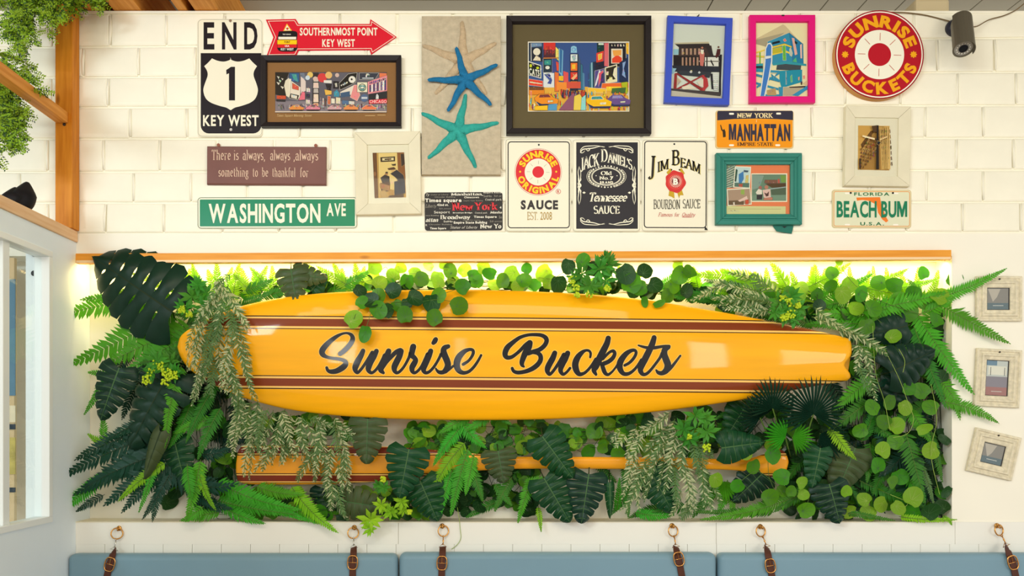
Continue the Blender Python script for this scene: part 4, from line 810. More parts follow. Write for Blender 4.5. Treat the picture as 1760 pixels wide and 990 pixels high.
# 8 --- round sign box
s = Sign('round_sign', 'round red, white and yellow sign box with a red sun at its centre', 'sign', 1505.7, 99.3, .0015)
s.solid('box', mat('sign_side_tan', (206, 150, 84), .5), disc(1505.7, 99.3, 75.6, 72), 0, .024)
I = [((150, 20, 36), disc(1505.7, 99.3, 75.6, 72)), ((246, 240, 222), disc(1505.7, 99.3, 73.6, 72)), ((178, 24, 40), disc(1505.7, 99.3, 71.6, 72)), ((244, 240, 220), disc(1505.7, 99.3, 42, 60)), ((184, 26, 42), disc(1505.7, 99.3, 19.6, 40))]
for k in range(8):
    q = R(45*k+2); I.append(((190, 90, 70), loopline([(1505.7+24*math.cos(q), 99.3+24*math.sin(q)), (1505.7+37*math.cos(q), 99.3+37*math.sin(q))], 1.0, False)))
I.append(((240, 168, 30), arctext('SUNRISE', 1505.7, 99.3, 46.8, -76, 76, 19.5, 'black', gap=.16)))
I.append(((240, 168, 30), arctext('BUCKETS', 1505.7, 99.3, 66.4, 253, 107, 19.5, 'black', True, gap=.16)))
for x in (1447, 1563.5):
    I.append(((240, 168, 30), disc(x, 99.3, 4.6, 14)))
    for k in range(8): I.append(((240, 168, 30), disc(x+5*math.cos(k*PI/4), 99.3+5*math.sin(k*PI/4), 1.1, 6)))
s.ink('face', I, .0243, m=printmat('print_gloss', .3))
# 10 --- quote plaque
s = Sign('quote_plaque', 'brown wooden plaque with cream writing about being thankful', 'sign', 459.5, 286.5, .0015, .3)
s.solid('board', mat('mauve_brown', (122, 82, 74), .45, noise=.06, nscale=9), rect(357.5, 253.5, 561.5, 319), 0, .013, bev=.004)
s.flat('lettering', mat('cream_letters', (228, 196, 168), .5), join2(text2('There is', 366, 413, 260, 277, 'serif', .16), text2('always,', 419, 458, 260, 277, 'serif', .16), text2('always', 466, 501, 260, 277, 'serif', .16), text2(',always', 506, 549, 260, 277, 'serif', .16),
    text2('something', 377.5, 430, 290, 305.5, 'serif', .16), text2('to', 436, 446, 290, 305.5, 'serif', .16), text2('be', 452, 463.5, 290, 305.5, 'serif', .16), text2('thankful', 469.5, 510, 290, 305.5, 'serif', .16), text2('for', 517, 532.5, 290, 305.5, 'serif', .16)), .0133)
for x, y in ((376, 250.5), (543, 250.5)): s.solid('eyelet', mat('copper_eyelet', (150, 90, 70), .5), join2(ringg(x, y, 2, 1.5, 12))[0] and poly(*disc(x, y, 2.9, 12)[0]), .003, .0055)
# 11 --- street sign
s = Sign('street_sign', 'long green street sign reading WASHINGTON AVE', 'sign', 477, 366, .002, -.1)
s.solid('plate', CREAM, rrect(339.5, 338.8, 614.5, 393.3, 6), 0, .0022, bev=.0006)
s.flat('edge_line', mat('dark_green_edge', (40, 84, 56), .5), loopline(rrect(340.6, 339.9, 613.4, 392.2, 5.5)[0], .9), .0024)
s.flat('green_field', GRN, rrect(343.8, 343, 610.2, 389.3, 1.5), .0024)
s.flat('lettering', CREAM, join2(text2('WASHINGTON', 359, 551, 350.4, 382, 'bold', .13), text2('AVE', 561.5, 594.5, 350, 371, 'bold', .1)), .0026, 'cream lettering')
# 12 / 19 --- wide white wood frames
WF = mat('limed_wood_frame', (226, 218, 190), .55, noise=.04, nscale=14); PASP = mat('passepartout', (240, 234, 212), .7)
s = Sign('picture_frame', 'wide sloping cream frame with a small sepia photo of seated people', 'framed picture', 668, 300, .0015, -.9)
s.rails(612, 229.8, 724, 370.8, [(0, 0), (0, .020), (1, .022), (20, .010), (20, .002)], WF)
s.solid('mat_board', PASP, rect(630, 248, 706, 353), 0, .005); s.ink('picture', inked(people_photo(), .5, .3, ((60, 40, 26), (200, 160, 100))), .0053); s.solid('glass', GLS, rect(632, 250, 704, 351), .0075, .008)
s = Sign('picture_frame', 'wide sloping cream frame holding a sepia photo of a tall building, under the round sign', 'framed picture', 1504, 253.5, .0015, .9)
s.rails(1448.5, 186, 1559.5, 322.5, [(0, 0), (0, .020), (1, .022), (18, .010), (18, .002)], WF)
s.solid('mat_board', PASP, rect(1465, 202, 1543, 306), 0, .005); s.ink('picture', inked(building_photo(), .4, .3, ((80, 56, 30), (220, 186, 120))), .0053); s.solid('glass', GLS, rect(1467, 204, 1541, 304), .0075, .008)
# 13 --- black word plate
s = Sign('word_plate', 'black plate covered in white words around red New York lettering', 'sign', 797, 363.5, .002, -.4)
s.solid('plate', mat('black_plate', (34, 31, 32), .35), rrect(730, 330.5, 863.8, 396.3, 5), 0, .0016, bev=.0004)
q = zc(725, 325, 12.138); I = []
for t_, a, b, yt, yb, f_, c in (('New', 635, 1070, 290, 445, 'serifbold', 1), ('York', 1110, 1580, 285, 435, 'serifbold', 1), ('Times square', 70, 830, 195, 268, 'bold', 0), ('Manhattan,', 615, 1285, 78, 135, 'serifbold', 0), ('Broadway', 385, 1010, 545, 625, 'serifbold', 0), ('Times Square', 1085, 1560, 560, 605, 'bold', 0), ('Empire State Building', 665, 1360, 675, 722, 'bold', 0), ('Seaport', 255, 585, 455, 505, 'sans', 0), ('New Yo', 1215, 1660, 735, 825, 'serifbold', 0), ('Statue of Liberty', 585, 1150, 775, 825, 'script', 0), ('42nd st.', 320, 560, 305, 350, 'bold', 0), ('Liberty', 75, 300, 315, 385, 'script', 2), ('5th avenue', 365, 600, 392, 420, 'script', 2), ('Chinatown', 885, 1195, 158, 192, 'bold', 0), ('SoHo', 1290, 1460, 130, 175, 'sans', 2), ('5th av', 1510, 1660, 130, 170, 'script', 2), ('Central park', 1325, 1665, 205, 245, 'serif', 0), ('Empire State Building', 870, 1280, 235, 258, 'serif', 2), ('Empire State', 1290, 1665, 68, 92, 'bold', 0), ('Statue of Liberty', 180, 555, 98, 130, 'script', 2), ('Chrysler Building', 270, 700, 155, 178, 'sans', 2), ('Ty', 80, 155, 90, 140, 'script', 0), ('Brooklyn Bridge', 650, 1050, 485, 508, 'bold', 0), ('Central park', 1110, 1365, 485, 515, 'serif', 0), ('Manha', 1425, 1670, 470, 515, 'scriptbold', 0), ('attan', 80, 340, 600, 680, 'scriptbold', 0), ('SoHo', 455, 640, 655, 695, 'sans', 0), ('Chrysler Building', 145, 630, 725, 750, 'sans', 2), ('Times Square', 170, 505, 795, 838, 'bold', 0), ('tate Building', 80, 355, 540, 560, 'bold', 2), ('Separation avenue', 855, 1220, 640, 660, 'sans', 2), ('5th avenue', 1420, 1670, 660, 700, 'script', 2), ('So', 1610, 1670, 565, 620, 'sans', 2), ('K', 80, 115, 730, 770, 'sans', 0), ('4', 1625, 1660, 370, 415, 'bold', 0)):
    (x0, y0), (x1, y1) = q((a, yt), (b, yb)); I.append((((238, 232, 214), (222, 44, 56), (160, 154, 140))[c], text2(t_, x0, x1, y0, y1, f_, .12)))
s.ink('lettering', I, .0018)
# 14 --- sauce sign with round emblem
def metal_sign(label, cx, cy, x0, y0, x1, y1, rot=0):
    s = Sign('metal_sign', label, 'sign', cx, cy, .0015, rot); s.solid('plate', CREAM, rrect(x0, y0, x1, y1, 6), 0, .002, bev=.0008)
    s.flat('rim', mat('rim_grey', (150, 145, 125), .5), loopline(rrect(x0+.9, y0+.9, x1-.9, y1-.9, 5.5)[0], .5), .0022); return s
s = metal_sign('cream metal sign reading SAUCE EST 2008 below a round red and yellow emblem', 925.3, 318, 868.7, 238.7, 982, 398)
s.flat('border_line', INK, loopline(rrect(873.3, 244.2, 978.4, 391.8, 5)[0], 1.7), .0023); s.dot('hole', BLACK, 926, 249.3, 1.6, .002, .0026)
cx, cy = 924.9, 296
I = [((200, 70, 60), ringg(cx, cy, 40.2, .6)), ((214, 34, 44), disc(cx, cy, 38.6, 60)), ((238, 232, 208), disc(cx, cy, 23.2, 48)), ((216, 30, 48), disc(cx, cy, 10, 30))]
for k in range(8): q = R(45*k+2); I.append(((150, 140, 110), loopline([(cx+13.5*math.cos(q), cy+13.5*math.sin(q)), (cx+19.5*math.cos(q), cy+19.5*math.sin(q))], .5, False)))
I += [((246, 204, 30), arctext('SUNRISE', cx, cy, 25.4, -70, 70, 10.8, 'black', gap=.16)), ((246, 204, 30), arctext('ORIGINAL', cx, cy, 36.4, 256, 104, 10.8, 'black', True, gap=.16)), ((246, 204, 30), disc(cx-31, cy-.5, 1.7, 10)), ((246, 204, 30), disc(cx+31, cy-.5, 1.7, 10)),
    ((200, 70, 60), ringg(959.5, 329.5, 4, .7, 16)), ((200, 70, 60), text2('R', 957.8, 961.3, 327.2, 331.8, 'bold')), ((44, 38, 40), text2('SAUCE', 895, 959, 344.5, 359.3, 'black', .14)), ((170, 136, 50), text2('EST.', 906, 925, 364.8, 378, 'serif')), ((170, 136, 50), text2('2008', 928.5, 948.5, 364.8, 378, 'sans'))]
s.ink('print', I, .0023)
# 15 --- black label sign
s = metal_sign('black and cream metal sign with ornate scrollwork, reading Old No. 7 and Tennessee SAUCE', 1042, 319, 983.7, 239.8, 1100.5, 398)
s.flat('black_field', mat('charcoal_print', (42, 40, 46), .4), rect(990.3, 245, 1096, 393.5), .0023)
q6 = zc(980, 235, 6); W_ = (240, 234, 210); I = []
def arch(y0, k, cx=1043.5): return lambda x, y: (x, y+k*((x-cx)/46.0)**2)
I.append((W_, warp(text2('JACK', 997.3, 1029, 263.5, 284, 'serifbold', .06), lambda x, y: (x, y-2+(8.5)*((1043.5-x)/46)**1.4*1.35))))
I.append((W_, warp(join2(text2('D', 1033, 1044.5, 257.5, 278, 'serifbold'), text2("ANIEL'S.", 1045, 1088.5, 262.5, 279, 'serifbold', .06)), lambda x, y: (x, y+(9)*(max(0, x-1040)/46)**1.7*1.5))))
I += [(W_, ringg(1042, 303.5, 24.5, 1.2, 48, 14.5)), (W_, ringg(1042, 303.5, 26, .5, 48, 16))]
for k in range(34):
    q = R(360*k/34); I.append((W_, disc(1042+30*math.cos(q), 304+18.3*math.sin(q), 1.5 if k % 2 else 1.0, 8)))
for k in (-1, 1):
    for a_ in range(3): I.append((W_, loopline([(1042+k*(29+a_*2.4)*math.cos(R(t)), 304+(17+a_*1.3)*math.sin(R(t))) for t in range(-40, 75, 9)], .6, False)))
I += [(W_, text2('Old', 1032.5, 1051.5, 295, 301.3, 'serifbold')), (W_, text2('No.', 1030, 1047, 303.6, 309.3, 'serifbold')), (W_, text2('7', 1048, 1054, 303.6, 309.6, 'black')), (W_, text2('BRAND', 1031, 1053.5, 312, 316, 'black', .2)), (W_, disc(1024.3, 302.6, .9, 8)), (W_, disc(1060.2, 302.6, .9, 8)),
    (W_, text2('T', 1011, 1021.5, 331.5, 346.5, 'scriptbold')), (W_, text2('ennessee', 1020, 1075.5, 332.5, 346.5, 'scriptbold', .02)), (W_, text2('SAUCE', 1020, 1065, 354.5, 367.5, 'serifbold', .12))]
def scroll(pts, w0=.5, w1=1.3):
    c = catmull(pts, 5); n = len(c); I.append((W_, ribbon(c, [w0/2+(w1-w0)/2*math.sin(PI*i/(n-1)) for i in range(n)])))
for sx in (1, -1):
    for sy in (1, -1):
        X = lambda x: 1042.5+sx*(x-1042.5); Y = lambda y: 319.2+sy*(y-319.2)
        m_ = lambda *p: [(X(x), Y(y)) for x, y in q6(*p)]
        scroll(m_((355, 108), (300, 105), (240, 120), (180, 128), (130, 135), (105, 165), (130, 168), (150, 148)), .5, 1.8); scroll(m_((350, 114), (280, 98), (200, 100), (140, 108), (105, 140), (110, 165)), .4, 1.4); scroll(m_((160, 130), (180, 150), (200, 135), (185, 120)), .5, 1.4)
        scroll(m_((92, 310), (80, 360), (85, 420), (95, 480), (110, 510), (85, 540), (80, 580)), .5, 1.7); scroll(m_((95, 320), (108, 380), (102, 450), (85, 500), (80, 530), (110, 560), (104, 590)), .5, 1.4); I.append((W_, disc(*m_((100, 497))[0], 1.6, 8)))
    x = 1042.5+sx*39; I.append((W_, poly((x-3, 331.8), (x, 329.8), (x+3, 331.8), (x, 333.8))))
s.ink('print', I, .0024)
# 16 --- bourbon sauce sign
s = metal_sign('cream metal sign with a red wax seal and ribbon, reading BOURBON SAUCE', 1159.5, 319, 1102.5, 240.5, 1216.5, 398, .3)
s.flat('border_line', INK, loopline(rrect(1107.5, 243.5, 1213.5, 391.5, 5)[0], 1.7), .0023); s.dot('hole', BLACK, 1158.3, 248, 1.6, .002, .0026); I = []
q6 = zc(1100, 235, 6)
for t_, a, b, yt, yb in (('J', 1115.5, 1127.5, 268, 303), ('IM', 1129.5, 1149, 273.5, 290), ('B', 1154, 1168, 259, 283.5), ('EAM', 1168.5, 1203.5, 271.5, 287.5)):
    g_ = text2(t_, a, b, yt, yb, 'serifbold'); f_ = (lambda x, y: (x, y+7*(max(0, abs(x-1160)-8)/36)**1.6*1.9-1.0*(x > 1180))) if t_ != 'J' else (lambda x, y: (x-(y-268)*.05, y+1))
    I += [((222, 204, 110), warp(g_, lambda x, y: (f_(x, y)[0]+.9, f_(x, y)[1]+.7))), ((44, 38, 34), warp(g_, f_))]
I += [((196, 160, 40), poly(*q6((300, 560), (350, 570), (355, 640), (325, 622), (293, 612)))), ((196, 160, 40), poly(*q6((380, 570), (430, 550), (448, 605), (412, 605), (402, 640)))), ((196, 160, 40), poly(*q6((270, 370), (310, 328), (330, 345), (290, 400)))), ((196, 160, 40), poly(*q6((400, 340), (425, 325), (460, 380), (440, 400)))), ((50, 40, 30), disc(*q6((322, 343))[0], 1.5, 8)), ((50, 40, 30), disc(*q6((405, 343))[0], 1.5, 8))]
seal = [(1160.6+(17.2+.9*math.sin(7*t+1)+.5*math.sin(4*t))*math.cos(t), 312.6+(19+1.1*math.sin(6*t))*math.sin(t)) for t in [2*PI*i/48 for i in range(48)]]
I += [((206, 52, 50), (seal, [tuple(range(48))])), ((226, 84, 74), ringg(1160.6, 312.6, 12.4, 1, 36)), *[((240, 222, 200), loopline([(1160.8+8*math.cos(t), 312.3+8*math.sin(t)), (1160.8+10.6*math.cos(t+.08), 312.3+10.6*math.sin(t+.08))], .8, False)) for t in [2*PI*i/26 for i in range(26)]], ((240, 222, 200), ringg(1160.8, 312.3, 7, .5, 30)), ((120, 24, 30), disc(1160.8, 312.3, 6.6, 24)), ((244, 238, 220), text2('B', 1156.6, 1165, 307, 317.5, 'black')),
    ((50, 46, 38), text2('BOURBON', 1123, 1169, 344, 359.3, 'serif')), ((50, 46, 38), text2('SAUCE', 1173, 1203.5, 343, 358, 'serif')), ((200, 70, 70), text2('Famous', 1131, 1155.5, 366, 372.5, 'script')), ((200, 70, 70), text2('for', 1158.5, 1167, 366, 372.5, 'script')), ((200, 70, 70), text2('Quality', 1171.5, 1194, 366, 372.5, 'script')), ((200, 70, 70), rect(1172, 373.3, 1189, 373.9))]
s.ink('print', I, .0023); s.solid('tie', BLACK, poly((1211.5, 391), (1213, 390.5), (1216.5, 395.5), (1211, 395)), .0022, .004)
# 17 --- orange plate
s = Sign('licence_plate', 'orange and navy MANHATTAN licence plate above the teal frame', 'licence plate', 1296.5, 223, .0015, .1)
s.solid('plate', mat('plate_cream_edge', (222, 196, 140), .4), rrect(1229.3, 190, 1363.8, 256, 5), 0, .0018, bev=.0006)
q = zc(1210, 180, 4.305)
s.ink('print', [((238, 150, 26), rrect(1231.6, 192, 1361.6, 254, 4)), ((52, 50, 66), (rrect(1231.6, 192, 1361.6, 254, 4)[0][:6]*0+q((102, 48), (650, 46), (657, 55), (657, 115), (540, 108), (380, 104), (220, 108), (97, 118), (97, 58)), [tuple(range(9))])), ((240, 170, 60), loopline(q((97, 120), (220, 110), (380, 106), (540, 110), (657, 117)), .7, False)), ((246, 224, 170), text2('NEW YORK', *[q((243, 0))[0][0], q((508, 0))[0][0]], q((0, 64))[0][1], q((0, 98))[0][1], 'serifbold')), ((70, 44, 40), text2('EMPIRE STATE', q((245, 0))[0][0], q((508, 0))[0][0], q((0, 281))[0][1], q((0, 305))[0][1], 'serifbold')),
    ((60, 46, 30), poly(*q((118, 152), (124, 150), (136, 188), (150, 182), (158, 200), (160, 240), (140, 244), (136, 200), (126, 190))))]+[((246, 240, 220), rrect(q((x, 0))[0][0]-4.2, q((0, y))[0][1]-1.6, q((x, 0))[0][0]+4.2, q((0, y))[0][1]+1.6, 1.5)) for x, y in ((202, 69), (550, 67), (202, 302), (544, 301))], .002)
lt = text2('MANHATTAN', q((182, 0))[0][0], q((635, 0))[0][0], q((0, 145))[0][1], q((0, 262))[0][1], 'black', .09)
s.flat('embossed_lettering', mat('navy_emboss', (56, 54, 70), .3), lt, .0030, 'navy embossed lettering'); s.flat('letter_edge', mat('tan_emboss', (206, 140, 60), .3), warp(lt, lambda x, y: (x+.8, y+.7)), .0024)
# 18 --- teal frame with collage
s = Sign('picture_frame', 'stepped teal green frame with a holiday photo collage, prop hanging from its foot', 'framed picture', 1301.5, 327, .0015)
TEAL = mat('teal_paint', (50, 126, 112), .4, noise=.06, nscale=6)
s.rails(1228.3, 265.8, 1375, 388, [(0, 0), (0, .018), (1, .020), (7, .020), (8, .017), (9.5, .017), (10.5, .021), (13, .021), (14.5, .015), (18.6, .012), (18.6, .003)], TEAL)
s.solid('backing', CREAM, rect(1244, 281, 1360, 372), 0, .004); s.ink('picture', inked(collage(), .3, .3, ((60, 70, 60), (220, 220, 200))), .0043); s.solid('glass', GLS, rect(1246.7, 284, 1356.8, 369.6), .009, .0095)
s.solid('easel_prop', mat('teal_dark', (36, 110, 96), .5), poly((1326, 386), (1363, 386), (1362.8, 390), (1360, 402), (1334.5, 398)), .001, .004); s.solid('prop_hole', BLACK, poly((1343, 389.5), (1352, 389.5), (1347.5, 392.5)), .0041, .0045)
# 20 --- beach bum plate
s = Sign('licence_plate', 'pale green BEACH BUM licence plate with an orange Florida outline', 'licence plate', 1497.7, 359.2, .0015, .15)
s.solid('plate', mat('plate_tan_edge', (214, 196, 150), .4), rrect(1429.6, 326.3, 1566, 392.3, 5), 0, .0018, bev=.0006)
q = zc(1210, 180, 4.305)
fl = q((1125, 688), (1300, 685), (1310, 740), (1345, 830), (1362, 860), (1345, 872), (1318, 850), (1285, 800), (1275, 740), (1215, 712), (1170, 706), (1130, 712))
s.ink('print', [((222, 222, 190), rrect(1431.4, 328.2, 1564.2, 390.4, 4)), ((228, 150, 60), loopline(rrect(1432.8, 329.6, 1562.8, 389, 3)[0], 1.1)), ((236, 124, 40), poly(*fl)), ((40, 110, 70), text2('FLORIDA', 1467.5, 1528, 331, 336.5, 'bold', .2)), ((40, 110, 70), text2('U.S.A.', 1478, 1519, 382, 387.5, 'bold', .2))]+[((246, 240, 226), rrect(x-4.5, y-1.3, x+4.5, y+1.3, 1.2)) for x, y in ((1456, 332.6), (1539, 332.6), (1456, 386.5), (1539, 386.5))], .002)
s.flat('embossed_lettering', mat('plate_green', (20, 122, 84), .35), join2(text2('BEACH', 1437.5, 1506, 346, 373, 'bold', .08), text2('BUM', 1514, 1558.5, 346, 373, 'bold', .08)), .003, 'green embossed lettering')
for x in (1461.5, 1534): s.dot('bolt', BLACK, x, 332, 1.7, .0018, .004)
# --- three small distressed frames on the right
DW = mat('distressed_white', (218, 208, 180), .6, noise=.14, nscale=70)
for lab, cx, cy, w2, h2, iw, ih, rot, kind in (('square distressed white frame, topmost of the three beside the fern', 1714.5, 514, 39, 38.5, 19.5, 20.5, .2, 0), ('upright distressed white frame, middle one of the three at right', 1712.5, 650, 38.5, 49.5, 19.5, 31, 3.0, 1), ('strongly tilted small distressed frame, lowest of the three at right', 1705.5, 780.5, 39.5, 38, 19, 19, 13.2, 2)):
    s = Sign('small_picture_frame', lab, 'framed picture', cx, cy, .0015, rot)
    s.rails(cx-w2, cy-h2, cx+w2, cy+h2, [(0, 0), (0, .010), (1, .012), (4, .012), (5, .009), (8, .010), (9, .014), (12, .014), (13.5, .010), (w2-iw-1, .008), (w2-iw, .005), (w2-iw, .002)], DW, gap=.08)
    y0, y1 = cy-h2+(w2-iw), cy+h2-(w2-iw); s.solid('backing', mat('frame_inset', (60, 58, 60), .5), rect(cx-iw-2, y0-2, cx+iw+2, y1+2), 0, .003)
    if kind == 1: I = [((206, 214, 214), rect(cx-iw+1, y0+1, cx+iw-2, y1-1)), ((120, 150, 176), rect(cx-iw+1, y0+1, cx-1, y0+9)), ((236, 236, 226), rect(cx-iw+4, y0+10, cx+iw-4, y0+25)), ((150, 146, 160), rect(cx-iw+1, y0+28, cx+iw-2, y0+46)), ((176, 130, 130), rect(cx-iw+1, y0+46, cx+iw-2, y1-1)), ((70, 80, 90), rect(cx-12, y0+12, cx-11, y0+26)), ((70, 80, 90), rect(cx+12, y0+12, cx+13, y0+26))]
    else: I = [((150, 148, 146), rect(cx-iw+1, y0+1, cx+iw-2, y1-1)), ((196, 190, 182), poly((cx-iw+2, y0+2), (cx+4, y0+2), (cx-2, y0+16), (cx-9, y0+24))), ((112, 130, 140), rect(cx-iw+1, y1-12, cx+iw-2, y1-1))]
    I.append(((220, 222, 220), rect(cx-9, y1-8, cx+9, y1-7))); s.ink('picture', I, .0033, m=printmat('print_photo', .15)); s.solid('glass', GLS, rect(cx-iw, y0, cx+iw, y1), .0042, .0046)
    s.dot('screw', DARKM, cx, cy-h2+5, 1.6, .010, .0125, 10)
# display board posters behind window
bd = bpy.data.objects['display_board']
def posterpart(nm, c, x0, y0, x1, y1):
    g = G(); g.box(P(x0, 0, .02).x, P(x1, 0, .02).x, -.024, -.0203, P(0, y1, .02).z, P(0, y0, .02).z); g.obj(nm, mat('poster_'+nm+str(c[0]), c, .5, noise=.25 if c[0] > 180 and c[2] < 120 else .04, nscale=22), bd)
for nm, c, x0, y0, x1, y1 in (('poster', (206, 170, 80), -60, 480, 13, 560), ('poster', (206, 96, 80), -60, 563, 13, 606), ('poster', (196, 176, 96), -60, 609, 13, 690), ('poster', (96, 130, 150), 15, 480, 27, 680), ('poster', (230, 214, 180), -60, 697, 27, 726), ('dark_strip', (50, 60, 70), -60, 729, 27, 738), ('poster', (196, 50, 60), -60, 752, 27, 815), ('dark_strip', (50, 60, 71), -60, 838, 27, 846)): posterpart(nm, c, x0, y0, x1, y1)
# ================================================================ FASCIA, LED STRIP, SECURITY CAMERA, BENCH
t = thing('wood_fascia', 'long honey wood board above the green plant niche', 'board', P(880, 441, .03))
g = G(); a0, a1 = P(130, 435.8, .03), P(1635, 429.5, .03); b0, b1 = P(130, 452, .03), P(1635, 446, .03)
for (pa, pb, pc, pd, y0, y1) in ((a0, a1, b1, b0, -.03, -.002),):
    vs = [(pa.x, y0, pa.z), (pb.x, y0, pb.z), (pc.x, y0, pc.z), (pd.x, y0, pd.z), (pa.x, y1, pa.z), (pb.x, y1, pb.z), (pc.x, y1, pc.z), (pd.x, y1, pd.z)]
    g.add(vs, [(0, 1, 2, 3)[::-1], (4, 5, 6, 7), (0, 4, 5, 1), (1, 5, 6, 2), (2, 6, 7, 3), (3, 7, 4, 0)])
o = g.obj('board', PINEX, t); fixn(o)
g = G(); e0 = P(131, 447.6, .0302); e1 = P(1634, 441.6, .0302)
g.add([(e0.x, -.0308, e0.z), (e1.x, -.0308, e1.z), (e1.x, -.0308, e1.z-.009), (e0.x, -.0308, e0.z-.009), (e0.x, -.03, e0.z), (e1.x, -.03, e1.z), (e1.x, -.03, e1.z-.009), (e0.x, -.03, e0.z-.009)], [(0, 3, 2, 1), (0, 1, 5, 4), (3, 7, 6, 2)])
g.obj('edge_strip', mat('pale_edge', (240, 206, 160), .5), t)
zl = P(0, 440).z-.004
t = thing('led_strip', 'warm glowing light strip hidden behind the wood board over the plants', 'lamp', (0, .03, zl))
g = G(); g.box(P(135, 0).x, P(1632, 0).x, .02, .04, zl-.006, zl+.003, .001); g.obj('channel', STEEL, t)
g = G(); g.box(P(140, 0).x, P(1628, 0).x, .024, .036, zl-.0085, zl-.0062); g.obj('diffuser', mat('led_glow', (255, 226, 150), .5, emit=3.0), t)
for cx0, cx1 in ((140, 880), (880, 1628)):
    l = bpy.data.lights.new('led_light', 'AREA'); l.shape = 'RECTANGLE'; l.size = (cx1-cx0)/PXM; l.size_y = .012; l.energy = 4.6; l.color = (1.0, .80, .36)
    o = bpy.data.objects.new('led_light', l); C.objects.link(o); o.parent = t; o.location = (P((cx0+cx1)/2, 0).x, 0, -.010); o.rotation_euler = (R(18), 0, 0)
# security camera
CG = mat('camera_grey', (104, 98, 84), .35, metal=.3)
t = thing('security_camera', 'grey cylindrical security camera fixed at the top right of the wall', 'camera', P(1640, 50, .0))
g = G(); c = P(1637, 50, .0); g.lathe((c.x, -.001, c.z), (0, -1, 0), [(.030, 0), (.031, .012), (.024, .022), (.012, .028)], 28); g.obj('wall_mount', mat('mount_navy', (48, 48, 62), .35), t, smooth=True)
g = G(); a = P(1638, 48, .028); b = P(1652, 34, .05); g.tube([a, P(1644, 42, .045), b], [.010, .012, .011], 12); g.obj('bracket', CG, t, smooth=True)
p0 = P(1651, 38, .055); p1 = P(1656, 84, .125); ax = (p1-p0).normalized(); ln = (p1-p0).length
g = G(); g.lathe(p0, ax, [(.012, -.014), (.026, -.006), (.0305, 0), (.0325, .01), (.0335, ln-.006), (.0345, ln-.004), (.0345, ln), (.030, ln), (.0295, ln-.004)], 32); g.obj('body', CG, t, smooth=False)
g = G(); g.lathe(p0+ax*(ln-.0035), ax, [(.029, 0), (.029, .001), (.0, .001)], 28); lp_ = g.obj('lens_plate', mat('lens_silver', (150, 146, 138), .4), t)
g = G(); g.torus(p0+ax*(ln-.001), ax, .0125, .0025, 20, 6); g.lathe(p0+ax*(ln-.002), ax, [(.011, 0), (.011, .002), (.0, .002)], 20); g.obj('lens', mat('lens_black', (24, 22, 26), .1), t)
g = G()
for k in range(14):
    q = 2*PI*k/14; a = ax.orthogonal().normalized(); b = ax.cross(a); cc = p0+ax*(ln-.002)+(a*math.cos(q)+b*math.sin(q))*.021; g.ball(cc, .0026, 6, 4)
g.obj('infrared_led', mat('led_white', (214, 210, 200), .3), lp_)
g = G(); up = (Vector((0.25, -1, .35))-ax*ax.dot(Vector((0.25, -1, .35)))).normalized(); sd = ax.cross(up); vs = []; fs = []; nn = 12
for i in range(nn+1):
    q = R(-88+176*i/nn); dirv = up*math.cos(q)+sd*math.sin(q)
    for rr, hh in ((.0375, -.012), (.0375, ln+.010), (.0360, ln+.010), (.0360, -.012)): vs.append(p0+ax*hh+dirv*rr)
for i in range(nn):
    for j in range(4): fs.append((i*4+j, i*4+(j+1) % 4, (i+1)*4+(j+1) % 4, (i+1)*4+j))
g.add(vs, fs); o = g.obj('sun_shield', CG, t); fixn(o)
g = G(); g.lathe(P(1661, 45, .099), (0.15, -1, .2), [(.004, 0), (.004, .003)], 10); g.obj('screw', BLACK, t)
g = G(); g.torus(P(1648, 28, .035), (0.2, .3, 1), .012, .006, 16, 8); g.obj('cable_collar', mat('collar_white', (224, 208, 180), .5), t, smooth=True)
CAB = mat('cable_tan', (120, 100, 70), .6)
for lab, pts in (('thin tan cable running left from the security camera along the wall top', [(1530, 21, .012), (1560, 22, .008), (1590, 26, .006), (1615, 32, .006), (1634, 37, .012)]), ('thin tan cable rising right from the security camera to the ceiling', [(1668, 46, .075), (1680, 45, .04), (1700, 34, .012), (1725, 27, .008), (1745, 18, .01), (1762, 5, .03), (1790, -14, .05)])):
    c = [P(*p) for p in catmull(pts, 5)]; t = thing('cable', lab, 'cable', c[0]); g = G(); g.tube(c, .0021, 6); g.obj('wire', CAB, t, smooth=True)
# black bag on the partition rail
t = thing('black_bag', 'small slumped black bag sitting on the pine rail at far left', 'bag', (XW-.045, -.30, zb1))
BG = mat('black_fabric', (22, 21, 24), .6, noise=.3, nscale=30)
def lump(x, y, z, sx, sy, sz, seed, n=18, m=12):
    rr = random.Random(seed); ph = [rr.uniform(0, 6) for _ in range(4)]; vs = []; fs = []
    for i in range(m+1):
        v = i/m; th = PI*v
        for j in range(n):
            q = 2*PI*j/n; k = 1+.10*math.sin(3*q+ph[0])*math.sin(th)+.06*math.sin(5*q+ph[1]+3*v); zz = math.cos(th)
            vs.append((x+sx*math.sin(th)**.7*math.cos(q)*k*(1.1-.75*max(0, zz)), y+sy*math.sin(th)**.7*math.sin(q)*k*(1.1-.7*max(0, zz))+sy*.35*zz, z+sz*(zz*.5+.5)))
    for i in range(m):
        for j in range(n): fs.append((i*n+j, i*n+(j+1) % n, (i+1)*n+(j+1) % n, (i+1)*n+j))
    return vs, fs
g = G(); g.add(*lump(XW-.030, -.272, zb1-.002, .030, .046, .108, 4)); g.obj('body', BG, t, smooth=True)
g = G(); g.add(*lump(XW-.048, -.305, zb1-.002, .028, .036, .078, 9)); g.obj('flap', BG, t, smooth=True)
